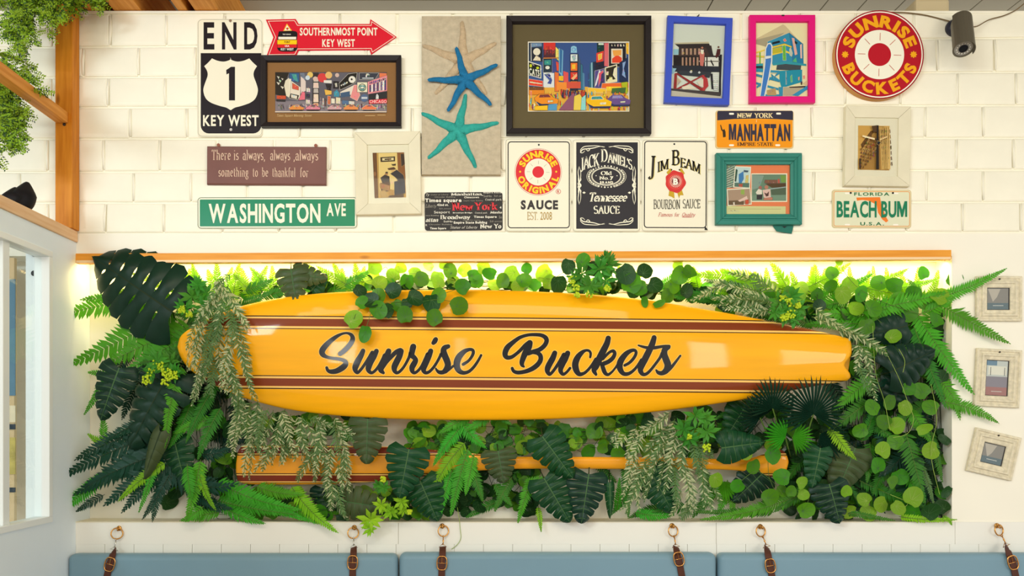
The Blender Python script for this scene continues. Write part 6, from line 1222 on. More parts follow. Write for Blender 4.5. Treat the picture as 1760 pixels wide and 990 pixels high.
def rleaf(parent, x, y, r, d, col='round', ang=None, tilt=.35, asp=1.0):
    p = P(x, y, d)-Vector(parent.location); ang = FR.uniform(0, 2*PI) if ang is None else R(ang)
    return obj_me('leaf', RM[col, FR.randrange(4)], parent, p, Euler((FR.uniform(-tilt, tilt), ang, FR.uniform(-tilt, tilt)), 'YXZ').to_matrix().to_euler(), (r/PXM*asp, r/PXM, r/PXM))
def vine(label, pts, leaves, d=.0, col='round', name='trailing_vine', tilt=.35, stem='stem'):
    """pts: list of stem polylines [(x, y, d)...]; leaves: (x, y, r[, d[, colour[, aspect]]])"""
    t = plant(name, label, 'vine', leaves[0][0], leaves[0][1], d)
    for l in leaves: rleaf(t, l[0], l[1], l[2], (l[3] if len(l) > 3 and l[3] is not None else d+FR.uniform(-.008, .012)), l[4] if len(l) > 4 and l[4] else col, tilt=tilt, asp=l[5] if len(l) > 5 else FR.uniform(.85, 1.0))
    for pl in pts:
        g = G(); g.tube([P(*q)-Vector(t.location) for q in catmull(pl, 5)], .0010, 5); mesh_obj('stem', g.v, g.f, LM[stem], t)
    return t
def scatter(n, x0, y0, x1, y1, r0=9, r1=15, cols=('round', 'round', 'roundd'), d0=-.07, d1=-.02, avoid=None):
    out = []; tries = 0
    while len(out) < n and tries < n*20:
        tries += 1; x, y = FR.uniform(x0, x1), FR.uniform(y0, y1)
        if avoid and avoid(x, y): continue
        out.append((x, y, FR.uniform(r0, r1), FR.uniform(d0, d1), FR.choice(cols)))
    return out
def netstems(ls, k=9, col='stem'):
    out = []
    for i in range(0, len(ls)-k, k): q = sorted(ls[i:i+k]); out.append([(a[0], a[1], a[3]-.006) for a in q])
    return out
def fan(label, cx, cy, r, a0, a1, col='palm', d=.04, n=22, tiltx=0.0, name='fan_palm_leaf', stem=None, cut=.35):
    t = plant(name, label, 'leaf', cx, cy, d); rr = r/PXM; vs = []; fs = []
    for i in range(n):
        q = R(a0+(a1-a0)*(i+.5)/n); dq = R((a1-a0)/n)/2; L_ = rr*(1-.22*abs((i+.5)/n-.5)*2)*FR.uniform(.94, 1.05); dz = FR.uniform(-.1, .1)*rr
        def pp(ang, l, h): return Vector((math.sin(ang)*l, -h-tiltx*math.cos(ang)*l, math.cos(ang)*l))
        k = len(vs); vs += [Vector((0, 0, 0)), pp(q-dq, L_*cut, .004), pp(q, L_*cut, .010), pp(q+dq, L_*cut, .004), pp(q-dq*.7, L_*.72, .004+dz*.3), pp(q, L_*.72, .010+dz*.3), pp(q+dq*.7, L_*.72, .004+dz*.3), pp(q, L_, dz*.6-.004)]
        fs += [(k, k+1, k+2), (k, k+2, k+3), (k+1, k+4, k+5, k+2), (k+2, k+5, k+6, k+3), (k+4, k+7, k+5), (k+5, k+7, k+6)]
    mesh_obj('blade', vs, fs, LM[col], t)
    sx, sy = stem or (cx, cy+r*.6); g = G(); g.tube([P(cx, cy, d-.001)-Vector(t.location), P((cx+sx)/2, (cy+sy)/2, d-.03)-Vector(t.location), P(sx, sy, -.09)-Vector(t.location)], .0025, 6); mesh_obj('stem', g.v, g.f, LM['stem'], t)
    return t
def sprig(label, cx, cy, r, heads, berries=(), col='rose', d=.05):
    """bushy sprig: rosettes of pointed leaves and bunches of small berries"""
    t = plant('berry_sprig', label, 'plant', cx, cy, d); off = Vector(t.location)
    for (x, y, s) in heads:
        vs = []; fs = []; c = P(x, y, d+FR.uniform(0, .02))-off
        for k in range(13):
            q = 2*PI*k/13*1.9+FR.uniform(-.2, .2); el = FR.uniform(-.1, .75); dr = Vector((math.cos(q)*math.cos(el), -math.sin(el), math.sin(q)*math.cos(el))); L_ = s/PXM*FR.uniform(.8, 1.1); sd = dr.cross(Vector((0, -1, .2))).normalized()*L_*.17; b = len(vs)
            up = Vector((0, -.003, 0)); vs += [c, c+dr*L_*.5+sd, c+dr*L_*.5+up, c+dr*L_*.5-sd, c+dr*L_]; fs += [(b, b+1, b+2), (b, b+2, b+3), (b+1, b+4, b+2), (b+2, b+4, b+3)]
        mesh_obj('rosette', vs, fs, LM[col], t)
        g = G(); g.tube([c, c+Vector((0, .03, -.02))], .0015, 5); mesh_obj('stem', g.v, g.f, LM['stem'], t)
    for (x, y, s) in berries:
        g = G(); c = P(x, y, d+.022)-off
        for k in range(26): g.ball((c.x+FR.uniform(-1, 1)*s/PXM, c.y+FR.uniform(-.004, .006), c.z+FR.uniform(-1, 1)*s/PXM), .0045, 6, 4)
        o = mesh_obj('berries', g.v, g.f, LM['berry'], t, smooth=True); o['kind'] = 'stuff'
    return t
def palebunch(label, hang, d=.06, name='pale_fern_bunch'):
    """hanging bunch of pale feathery fronds: (x0, y0, x1, y1, width)"""
    t = plant(name, label, 'fern', hang[0][0], hang[0][1], d)
    hang = [tuple(h) for h in hang]+[(h[0]+FR.uniform(-14, 14), h[1]+FR.uniform(-12, 12), h[2]+FR.uniform(-16, 16), h[3]+FR.uniform(-16, 6), h[4]*.9) for h in hang]
    for i, h in enumerate(hang):
        dd = d+FR.uniform(-.02, .02); frond(t, (h[0], h[1]), (h[2], h[3]), h[4], FR.uniform(-10, 10), col=('pale', 'sage')[i % 5 in (1, 3, 4)], mix=('sage', 'pale')[i % 5 in (1, 3)], n=max(9, int(math.hypot(h[2]-h[0], h[3]-h[1])/4.3)), thin=.72, jit=.34, lean=34, roll=FR.uniform(-.7, .7), d0=dd-.02, d1=dd+FR.uniform(0, .02), bulge=.022, taper=.55, full=.7)
    return t
# ---------------------------------------------------------------- where the plants grow
# left side, light ferns
ferns('light green fern fanning out to the left wall under the big split leaf', (270, 540), [((300, 512, 72, 553, 74, 16),), ((300, 520, 140, 515, 60, 10),), ((305, 535, 118, 628, 92, -6),), ((330, 560, 175, 630, 80, 4),), ((340, 570, 215, 640, 74, 2),), ((350, 600, 240, 625, 60, 2), dict(col='mid')), ((320, 530, 190, 500, 40, 10), dict(col='lime')), ((300, 500, 225, 470, 34, 4), dict(col='lime'))], d0=-.03, d1=.02, col='fern')
ferns('light fern tips poking out left of the dark split leaves', (170, 660), [((190, 640, 144, 714, 30, -4),), ((205, 650, 150, 640, 30, 4),), ((180, 790, 176, 700, 34, 4), dict(col='fern')), ((190, 775, 150, 745, 30, 2), dict(col='lime'))], d0=-.02, d1=.01)
ferns('green fern hanging in front of the dark leaves left of the paddle blade', (310, 640), [((312, 628, 283, 768, 44, 6), dict(col='fern', d0=.05, d1=.07)), ((330, 690, 290, 770, 40, -8), dict(col='mid')), ((372, 660, 320, 760, 40, 4), dict(col='mid')), ((380, 700, 340, 790, 44, 4), dict(col='mid')), ((365, 720, 300, 745, 40, 4), dict(col='fern'))], d0=.0, d1=.04)
ferns('dense yellow-green fern at the top left under the wood board', (350, 480), [((360, 520, 292, 462, 40, 6),), ((350, 520, 330, 452, 38, 0),), ((380, 520, 372, 450, 40, 0),), ((400, 520, 412, 452, 40, 0),), ((330, 500, 300, 450, 34, 0),), ((430, 510, 460, 456, 36, 4),), ((450, 520, 400, 470, 40, 0),), ((410, 540, 330, 500, 46, 6), dict(col='fern')), ((400, 560, 350, 540, 46, 6), dict(col='mid')), ((470, 505, 430, 460, 36, 0),), ((360, 545, 300, 540, 40, 0), dict(col='mid'))], d0=-.05, d1=-.02, col='lime', name='fern_plant')
ferns('yellow-green fern between the small split leaf and the round-leaved vine at top', (580, 480), [((630, 505, 545, 458, 44, -6),), ((600, 505, 572, 452, 38, 0),), ((560, 505, 640, 462, 44, 8), dict(col='fern')), ((620, 500, 610, 452, 36, 0),), ((560, 500, 530, 455, 36, 0),), ((580, 505, 660, 500, 40, 6), dict(col='fern'))], d0=-.05, d1=-.02, col='lime')
ferns('pale yellow fern tips by the berry cluster at the top centre', (1090, 470), [((1100, 500, 1060, 455, 34, 0),), ((1080, 495, 1110, 455, 30, 0),), ((1130, 500, 1170, 465, 34, 0), dict(col='fern'))], d0=-.05, d1=-.03, col='lime')
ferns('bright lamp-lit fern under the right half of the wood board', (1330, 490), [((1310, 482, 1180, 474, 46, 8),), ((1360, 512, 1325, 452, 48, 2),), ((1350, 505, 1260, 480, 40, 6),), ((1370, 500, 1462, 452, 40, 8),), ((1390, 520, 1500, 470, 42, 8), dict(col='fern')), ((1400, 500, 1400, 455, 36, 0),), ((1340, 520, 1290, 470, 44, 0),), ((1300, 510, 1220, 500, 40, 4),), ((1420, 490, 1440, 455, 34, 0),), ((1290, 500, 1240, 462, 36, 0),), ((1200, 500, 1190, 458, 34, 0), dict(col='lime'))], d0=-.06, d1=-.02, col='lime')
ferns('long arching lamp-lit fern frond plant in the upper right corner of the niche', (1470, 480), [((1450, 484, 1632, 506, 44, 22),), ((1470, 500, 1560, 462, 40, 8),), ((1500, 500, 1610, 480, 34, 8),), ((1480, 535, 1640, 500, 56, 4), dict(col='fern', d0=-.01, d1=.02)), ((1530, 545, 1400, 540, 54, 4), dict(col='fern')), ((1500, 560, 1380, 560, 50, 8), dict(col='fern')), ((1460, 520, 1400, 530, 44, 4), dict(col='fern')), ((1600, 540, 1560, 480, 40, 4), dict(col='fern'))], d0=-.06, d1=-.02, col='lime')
ferns('green fern fronds reaching out to the right over the top small frame', (1610, 520), [((1590, 520, 1729, 462, 40, 8), dict(d1=.05)), ((1600, 515, 1735, 590, 52, 6), dict(d1=.04)), ((1580, 540, 1640, 510, 46, 4),)], d0=-.02, d1=.03, col='fern')
ferns('green fern drooping to the right beside the middle small frame', (1600, 590), [((1575, 540, 1673, 676, 62, 10),), ((1570, 560, 1625, 700, 54, 6), dict(col='mid'))], d0=-.02, d1=.03, col='fern')
ferns('green fern with a tip bending right above the lowest small frame', (1615, 680), [((1598, 640, 1650, 720, 52, -16), dict(d1=.02)), ((1618, 690, 1716, 727, 40, -10), dict(d0=.01, d1=.03))], d0=-.02, d1=.03, col='fern')
ferns('deep green fern hanging down inside the right edge of the niche', (1565, 750), [((1556, 742, 1590, 866, 58, 4), dict(d0=.0, d1=.03)), ((1600, 740, 1620, 830, 30, 4), dict(col='mid')), ((1585, 800, 1606, 872, 22, 2), dict(col='sage')), ((1530, 780, 1500, 850, 46, 4), dict(col='mid', d0=-.05, d1=-.03)), ((1560, 700, 1600, 760, 44, 2), dict(col='fern')), ((1480, 760, 1500, 700, 40, 4), dict(col='mid')), ((1495, 760, 1490, 830, 40, 0), dict(col='mid', d0=-.04))], d0=-.03, d1=.0, col='mid')
ferns('green fern frond between the palm fans and the trailing round leaves', (1480, 660), [((1500, 650, 1432, 706, 54, 6), dict(d1=.05)), ((1495, 690, 1430, 740, 50, 6), dict(col='mid')), ((1425, 732, 1472, 790, 36, 8), dict(col='lime', thin=.98, d0=.03, d1=.05))], d0=.0, d1=.03, col='fern')
ferns('narrow light green fern lying along the sill at the lower right corner', (1600, 893), [((1545, 888, 1646, 893, 22, 4), dict(d0=.01, d1=.03)), ((1620, 885, 1636, 903, 14, 0),), ((1450, 880, 1540, 895, 20, 0), dict(col='mid'))], d0=.0, d1=.03, col='lime')
ferns('long green fern frond drooping over the sill below the paddle handle', (1380, 860), [((1392, 842, 1205, 893, 46, -16), dict(col='fern', d0=.0, d1=.04)), ((1330, 880, 1190, 880, 30, 0), dict(col='mid')), ((1400, 830, 1330, 880, 40, 0),)], d0=-.02, d1=.02, col='mid')
# dark ferns lower left
ferns('dark blue-green fern spreading left at the lower left corner', (270, 790), [((285, 745, 104, 822, 78, 14),), ((290, 765, 128, 850, 84, 4),), ((260, 740, 130, 790, 66, 12),), ((290, 790, 180, 868, 74, 2),), ((290, 775, 150, 835, 80, 8),), ((300, 790, 210, 880, 60, 4),), ((285, 810, 262, 896, 40, 0),), ((300, 800, 245, 892, 40, -6),), ((270, 720, 180, 760, 46, 10),), ((180, 850, 130, 880, 30, 0),)], d0=.01, d1=.05, col='dark', n=None, lean=34)
ferns('dark fern arching over the left tip of the paddle blade', (320, 780), [((285, 790, 406, 832, 82, 44), dict(d1=.07)), ((280, 800, 372, 822, 60, 30),), ((300, 780, 350, 850, 56, 10),), ((310, 810, 380, 880, 56, 8),), ((345, 780, 395, 770, 44, 10),), ((330, 850, 400, 875, 44, 6),)], d0=.0, d1=.05, col='dark', lean=34)
ferns('bright green fern tip at the very lower left of the plants', (150, 840), [((180, 815, 93, 888, 44, -4),), ((200, 805, 140, 850, 34, 0),)], d0=.0, d1=.03, col='bright')
ferns('bright lime fern fronds between the two dark ferns near the sill', (265, 800), [((285, 795, 203, 862, 34, 6), dict(col='lime')), ((268, 790, 238, 882, 26, -6), dict(col='bright')), ((322, 798, 330, 858, 42, 0), dict(col='bright', d0=.05, d1=.08)), ((340, 800, 372, 878, 28, 8), dict(col='lime')), ((345, 790, 320, 895, 48, -6),), ((350, 870, 320, 895, 36, 0),)], d0=.04, d1=.07, col='fern')
ferns('large bright green fern spreading right along the sill under the paddle blade', (400, 850), [((370, 828, 515, 876, 56, 12),), ((372, 860, 510, 884, 50, 4),), ((380, 870, 455, 900, 40, 4),), ((440, 835, 520, 850, 44, 8), dict(col='fern')), ((500, 835, 580, 915, 46, 10), dict(col='lime', d1=.05)), ((430, 850, 530, 895, 40, 4),), ((380, 880, 310, 895, 40, 4), dict(col='fern')), ((505, 870, 548, 900, 40, 0), dict(col='fern'))], d0=.0, d1=.03, col='bright')
# middle ferns
ferns('bright green fern bunch in the middle under the surfboard', (790, 740), [((810, 715, 755, 745, 36, 4),), ((800, 725, 745, 800, 40, 6),), ((790, 720, 835, 770, 40, 8),), ((800, 760, 740, 850, 44, 10), dict(col='lime')), ((805, 770, 775, 885, 46, 4),), ((815, 780, 800, 850, 40, 0),), ((830, 700, 880, 730, 30, 0), dict(col='mid')), ((780, 800, 755, 890, 40, 4),), ((850, 710, 800, 740, 36, 0),), ((810, 800, 830, 862, 36, 0), dict(col='mid'))], d0=.0, d1=.04, col='bright')
ferns('small light fern hanging over the sill left of the paired dark split leaves', (900, 840), [((915, 820, 890, 900, 34, 4),), ((880, 820, 850, 880, 34, 4), dict(col='mid')), ((925, 870, 930, 915, 18, 0), dict(col='lime', d1=.05)), ((900, 830, 960, 820, 28, 0),), ((850, 830, 880, 870, 30, 0), dict(col='mid'))], d0=.0, d1=.03, col='fern')
ferns('dim green ferns in the shade right of the paired dark split leaves', (1080, 850), [((1075, 800, 1080, 890, 36, 0),), ((1090, 880, 1160, 885, 34, 6), dict(col='bright')), ((1060, 880, 1065, 820, 24, 0), dict(col='bright')), ((1180, 870, 1120, 880, 34, 0),)], d0=-.03, d1=.0, col='mid')
ferns('yellow-green fern fan below the striped pale ferns near the paddle handle', (1250, 850), [((1250, 825, 1235, 882, 40, 0),), ((1250, 825, 1260, 880, 40, 0),), ((1240, 820, 1215, 865, 34, 0),)], d0=-.04, d1=-.01, col='fern')
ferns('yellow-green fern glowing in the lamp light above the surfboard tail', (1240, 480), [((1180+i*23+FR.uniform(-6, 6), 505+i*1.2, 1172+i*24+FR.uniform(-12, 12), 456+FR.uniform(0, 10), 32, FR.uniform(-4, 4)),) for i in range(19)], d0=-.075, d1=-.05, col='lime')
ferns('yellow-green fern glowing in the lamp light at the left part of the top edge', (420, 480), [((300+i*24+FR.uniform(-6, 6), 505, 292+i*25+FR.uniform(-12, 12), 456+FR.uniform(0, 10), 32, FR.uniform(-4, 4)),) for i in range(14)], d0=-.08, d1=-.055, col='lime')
ferns('green fern tucked along the upper edge of the surfboard before its tail', (1260, 520), [((1335, 545, 1215, 508, 36, 4),), ((1300, 535, 1180, 500, 34, 4),), ((1350, 550, 1250, 530, 34, 4),), ((1240, 520, 1150, 500, 34, 4),), ((1400, 560, 1300, 540, 34, 4),), ((1210, 515, 1130, 505, 30, 2),)], d0=-.03, d1=.0, col='mid')
ferns('green fern tucked along the upper edge of the surfboard near its nose', (440, 505), [((400, 530, 470, 500, 36, 4),), ((390, 540, 440, 515, 34, 4),), ((450, 510, 520, 490, 34, 4),), ((420, 500, 470, 480, 34, 4),)], d0=-.03, d1=.0, col='mid')
ferns('mid green ferns low in the niche behind the paddle shaft', (1000, 860), [((690, 880, 640, 850, 34, 2),), ((780, 840, 720, 880, 34, 2),), ((860, 860, 800, 890, 34, 2),), ((900, 800, 870, 850, 30, 2),), ((1090, 840, 1050, 885, 34, 2),), ((1140, 870, 1080, 890, 34, 2),), ((1230, 840, 1190, 890, 40, 2),), ((1200, 800, 1240, 860, 36, 2),), ((1330, 860, 1290, 890, 34, 2),), ((1020, 790, 1060, 830, 30, 2),)], d0=-.07, d1=-.045, bulge=.005, col='mid')
# dark filler ferns deep in the niche
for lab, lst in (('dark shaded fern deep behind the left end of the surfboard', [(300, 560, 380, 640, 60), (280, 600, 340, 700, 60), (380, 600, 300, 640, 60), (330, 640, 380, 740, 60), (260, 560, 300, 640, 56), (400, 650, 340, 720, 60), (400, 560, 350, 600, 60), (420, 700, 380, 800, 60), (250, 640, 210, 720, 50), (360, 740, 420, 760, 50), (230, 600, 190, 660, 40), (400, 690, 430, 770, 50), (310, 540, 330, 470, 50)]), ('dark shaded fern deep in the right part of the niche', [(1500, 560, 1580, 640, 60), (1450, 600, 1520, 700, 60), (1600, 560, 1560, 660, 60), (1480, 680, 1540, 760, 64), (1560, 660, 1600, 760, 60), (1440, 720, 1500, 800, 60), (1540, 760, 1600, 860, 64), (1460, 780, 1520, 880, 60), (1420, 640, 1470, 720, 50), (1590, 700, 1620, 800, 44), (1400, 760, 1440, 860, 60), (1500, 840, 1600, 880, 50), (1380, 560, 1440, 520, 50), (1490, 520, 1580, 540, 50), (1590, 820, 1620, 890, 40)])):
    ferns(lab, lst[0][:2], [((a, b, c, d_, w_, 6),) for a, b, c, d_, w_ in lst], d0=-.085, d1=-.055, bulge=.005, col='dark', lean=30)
ferns('mid-depth green ferns between the round leaves at the right of the niche', (1530, 720), [((1470+FR.uniform(0, 130), 560+i*19, 1470+FR.uniform(0, 150), 610+i*19, FR.uniform(40, 56), FR.uniform(-8, 8)), dict(col=FR.choice(['mid', 'dark', 'mid', 'fern']))) for i in range(15)], d0=-.05, d1=-.01, col='mid')
ferns('green shaded fern behind the palm fans and paddle handle', (1380, 760), [((1350, 760, 1430, 800, 44, 4),), ((1390, 770, 1350, 830, 44, 4),), ((1450, 740, 1410, 800, 44, 4),), ((1260, 720, 1210, 770, 40, 4),), ((1300, 690, 1230, 720, 40, 4),), ((1440, 810, 1480, 870, 44, 4),)], d0=-.06, d1=-.03, col='mid')
# monstera and other large leaves
monstera('huge dark split leaf with holes at the top left corner, lit from behind', (296, 536), (152, 438), 150, 'mon', 7, .05, .03, holes=True, oval=True, cup=.28, vein=False, slit=.13, stem=(300, 560))
monstera('dark split leaf at the far left, drooping beneath the light fern', (205, 632), (170, 722), 76, 'mon', 6, .04, .02, roll=.1)
monstera('very large dark split leaf left of the surfboard nose, below the berries', (292, 640), (215, 770), 120, 'mon', 7, .05, .02, roll=-.2, vein=False)
monstera('large dark leaf behind the berries left of the surfboard nose', (300, 665), (232, 632), 74, 'mon', 5, .03, .0)
monstera('narrow curled olive leaf between the dark ferns at lower left', (276, 742), (244, 824), 36, 'olive', 5, .08, .01, cup=.5, smooth_edge=True, slit=.1, vein=False)
monstera('dark green split leaf under the arching dark fern at lower left', (300, 758), (318, 836), 66, 'mong', 6, .02, .02)
monstera('small olive split leaf at the top edge of the surfboard, under the wood board', (500, 462), (508, 520), 66, 'olive', 5, .04, .03)
monstera('pale yellow-green split leaf folded beside the small olive one at the top', (505, 470), (560, 478), 48, 'olive', 5, .02, .03)
monstera('mid green leaf lit at the top edge of the surfboard, right of the olive one', (535, 500), (560, 470), 40, 'mong', 4, .0, .01, smooth_edge=True)
monstera('grey-green split leaf hanging over the paddle blade just below the surfboard', (632, 720), (629, 797), 76, 'olive', 6, .06, .03, stem=(640, 700))
monstera('dark green split leaf across the right end of the paddle blade', (703, 772), (686, 856), 84, 'mong', 6, .07, .03, stem=(720, 750))
monstera('dark split leaf touching the sill below the right end of the paddle blade', (722, 826), (752, 896), 80, 'mong', 6, .04, .02)
monstera('dim olive split leaf lying sideways under the paddle blade', (592, 862), (672, 874), 66, 'olive', 6, .02, .02)
monstera('dark green leaf hidden under the tips of the pale striped fern near the sill', (560, 840), (560, 892), 66, 'mon', 6, -.02, .0)
monstera('grey-green split leaf over the left part of the paddle shaft', (856, 775), (866, 830), 70, 'olive', 6, .06, .02)
monstera('green split leaf hanging across the paddle shaft, left of the pale striped fern', (932, 750), (985, 822), 76, 'mong', 6, .07, .02, stem=(930, 730))
monstera('left one of the paired dark split leaves touching the sill in the middle', (935, 822), (980, 898), 76, 'mong', 6, .05, .03)
monstera('right one of the paired dark split leaves touching the sill in the middle', (1012, 815), (1000, 900), 80, 'mon', 6, .055, .03)
monstera('dark split leaf half hidden behind the pale striped fern, right of centre', (1118, 810), (1158, 882), 76, 'mong', 6, .03, .02)
monstera('curled narrow dark leaf standing upright right of the paired split leaves', (1048, 830), (1050, 892), 20, 'mong', 4, .05, .01, cup=.6, smooth_edge=True)
monstera('mid green broad leaf over the paddle shaft, left of its handle', (1240, 770), (1316, 760), 64, 'mong', 5, .06, .02, smooth_edge=True)
monstera('black-green split leaf in the gap beneath the paddle handle', (1312, 812), (1262, 862), 80, 'mon', 6, .0, .02)
monstera('dark split leaf directly right of the paddle handle', (1410, 770), (1398, 838), 58, 'mong', 6, .05, .02)
monstera('wide olive leaf in the shade right of the paddle handle', (1470, 770), (1440, 848), 86, 'olive', 6, .02, .02, smooth_edge=True)
monstera('dark split leaf touching the sill, third plant in from the lower right corner', (1425, 832), (1446, 900), 78, 'mon', 6, .05, .02)
monstera('big smooth black-green ribbed leaf right of the surfboard tail', (1530, 640), (1612, 600), 92, 'mon', 6, .04, .02, smooth_edge=True, slit=.3, vein=False)
monstera('shaded dark leaf behind the surfboard tail', (1560, 560), (1490, 575), 70, 'mon', 5, .0, .01, smooth_edge=True, vein=False)
monstera('shaded black-green leaf below the big ribbed leaf on the right', (1560, 650), (1530, 700), 90, 'mon', 5, -.01, .01, smooth_edge=True, vein=False)
monstera('green leaf shaded by the palm fans under the surfboard', (1280, 700), (1250, 750), 66, 'mong', 5, .0, .02)
monstera('dark green leaf in the lower right of the niche behind round leaves', (1560, 820), (1590, 885), 70, 'mong', 5, -.04, .02, smooth_edge=True)
# palm fans
fan('dark palm fan overlapping the lower edge of the surfboard, left one', 1328, 702, 54, -115, 115, 'palm', .10, 24, stem=(1345, 760))
fan('larger dark palm fan overlapping the lower edge of the surfboard, right one', 1398, 712, 66, -130, 130, 'palm', .11, 30, stem=(1380, 770))
fan('dark palm fan lying low to the left of the other two', 1306, 718, 46, -150, 60, 'palm', .07, 20, stem=(1330, 770))
fan('bright green small palm fan below the dark fans, left half', 1350, 752, 40, -150, 10, 'bright', .09, 14, stem=(1360, 790), cut=.5)
fan('bright green small palm fan below the dark fans, right half', 1362, 752, 40, 20, 170, 'bright', .085, 14, stem=(1370, 790), cut=.5)
fan('dark shaded palm fan to the right under the larger fan', 1410, 745, 60, 60, 200, 'palm', .03, 18)
fan('bright green fan leaf over the middle of the sill', 1245, 828, 42, 110, 250, 'fern', .0, 14, cut=.6)
# berry sprigs
sprig('leafy sprig with yellow-green berries at the upper left near the nose', 345, 520, 30, [(330, 510, 22), (355, 505, 24), (318, 530, 20), (350, 530, 22), (372, 522, 20), (340, 490, 20)], [(312, 532, 5), (325, 540, 4), (345, 538, 6), (352, 545, 5)], 'rose', .06)
sprig('bunch of yellow-green berries and leaves left of the surfboard nose', 275, 635, 30, [(270, 620, 24), (292, 622, 22), (300, 640, 20), (262, 640, 18)], [(272, 628, 8), (260, 640, 7), (285, 640, 7), (252, 654, 7), (284, 655, 7), (298, 645, 6)], 'rose', .07)
sprig('leafy sprig with berries hanging over the top middle of the surfboard', 1015, 480, 30, [(1000, 470, 24), (1030, 462, 26), (1045, 455, 24), (1015, 490, 24), (990, 482, 20), (1040, 482, 22), (1042, 445, 16)], [(984, 480, 6), (990, 494, 5), (1012, 505, 6), (1044, 495, 5), (992, 507, 4)], 'rose', .10)
sprig('sprig with berries at the upper edge of the surfboard near its tail', 1352, 525, 30, [(1340, 520, 22), (1360, 510, 22), (1372, 530, 20), (1350, 540, 22), (1332, 538, 18), (1365, 548, 18)], [(1348, 510, 6), (1358, 520, 6), (1348, 545, 6), (1360, 540, 6), (1372, 525, 4)], 'rose', .09)
sprig('green rosette sprig with few berries, under the right half of the surfboard', 1195, 725, 30, [(1195, 715, 24), (1175, 738, 22), (1215, 742, 24), (1185, 755, 20), (1210, 720, 20)], [(1184, 750, 4), (1214, 770, 6)], 'rose', .07)
sprig('lime rosette sprig hanging over the sill below the paddle blade', 640, 895, 30, [(637, 893, 24), (636, 908, 16), (655, 868, 16)], [], 'rosel', .06)
sprig('lime sprig right of the hanging lime rosette, with tiny berries', 680, 870, 24, [(672, 880, 18), (690, 862, 18), (665, 875, 14), (694, 878, 14)], [(704, 880, 3)], 'rosel', .06)
sprig('tiny berry sprig on the lower edge of the paddle blade', 657, 832, 14, [(660, 838, 14), (650, 834, 12)], [(658, 824, 4)], 'rose', .08)
# pale striped ferns
palebunch('tall bunch of pale striped ferns hanging over the left end of the surfboard', [(385, 495, 350, 560, 30), (380, 500, 375, 590, 30), (395, 500, 425, 570, 30), (365, 520, 330, 610, 28), (375, 540, 345, 650, 30), (385, 560, 380, 640, 32), (400, 540, 432, 640, 32), (350, 560, 335, 640, 26), (365, 600, 330, 700, 28), (375, 610, 365, 685, 30), (395, 600, 390, 680, 30), (410, 590, 435, 690, 30), (345, 620, 340, 690, 26), (400, 620, 405, 700, 30), (390, 520, 400, 600, 30), (370, 480, 400, 520, 26), (395, 640, 420, 700, 28), (350, 580, 320, 640, 24), (398, 470, 370, 520, 28), (380, 560, 360, 620, 28)], .11)
palebunch('wide bunch of pale striped ferns hanging over the paddle blade', [(420, 690, 405, 765, 30), (430, 700, 430, 775, 30), (450, 700, 460, 780, 32), (470, 705, 445, 775, 32), (480, 710, 500, 790, 32), (500, 712, 480, 800, 32), (520, 715, 505, 795, 30), (540, 715, 560, 800, 34), (560, 720, 540, 810, 32), (575, 720, 598, 820, 34), (440, 740, 420, 822, 28), (465, 760, 450, 812, 26), (490, 760, 485, 800, 24), (550, 760, 510, 830, 30), (570, 770, 560, 845, 34), (590, 770, 600, 850, 32), (545, 790, 540, 830, 30), (560, 820, 570, 880, 36), (575, 840, 600, 895, 34), (590, 730, 610, 760, 26), (410, 700, 400, 790, 30), (510, 730, 530, 790, 30), (580, 800, 590, 840, 30), (400, 680, 420, 730, 28), (530, 720, 575, 735, 26), (480, 735, 470, 790, 26)], .05)
palebunch('bunch of pale striped ferns hanging below the surfboard, right of centre', [(1150, 715, 1090, 760, 32), (1160, 720, 1120, 800, 34), (1165, 730, 1150, 810, 34), (1175, 740, 1170, 820, 34), (1185, 750, 1200, 820, 34), (1100, 745, 1075, 800, 30), (1120, 760, 1105, 860, 32), (1095, 780, 1080, 860, 30), (1150, 780, 1140, 850, 34), (1160, 800, 1165, 870, 34), (1180, 800, 1195, 880, 34), (1200, 790, 1220, 870, 32), (1090, 800, 1100, 880, 30), (1135, 735, 1120, 790, 30), (1195, 760, 1215, 800, 30), (1075, 745, 1055, 770, 26), (1110, 790, 1075, 885, 28), (1170, 840, 1150, 890, 30), (1210, 830, 1225, 880, 26), (1190, 860, 1170, 895, 30)], .05)
palebunch('pale striped fern lying along the top edge near the surfboard tail', [(1300, 500, 1210, 480, 34), (1310, 515, 1220, 510, 34), (1300, 530, 1240, 530, 28), (1280, 500, 1300, 540, 34), (1320, 500, 1290, 470, 34), (1330, 520, 1280, 500, 34), (1250, 490, 1200, 515, 30), (1290, 480, 1250, 470, 30), (1320, 530, 1275, 540, 28)], .03)
palebunch('pale striped fern curving around the surfboard tail', [(1395, 545, 1470, 580, 30), (1440, 560, 1526, 612, 40), (1480, 600, 1498, 640, 32), (1485, 620, 1505, 690, 28), (1400, 540, 1440, 562, 26), (1475, 590, 1470, 640, 26)], .08)
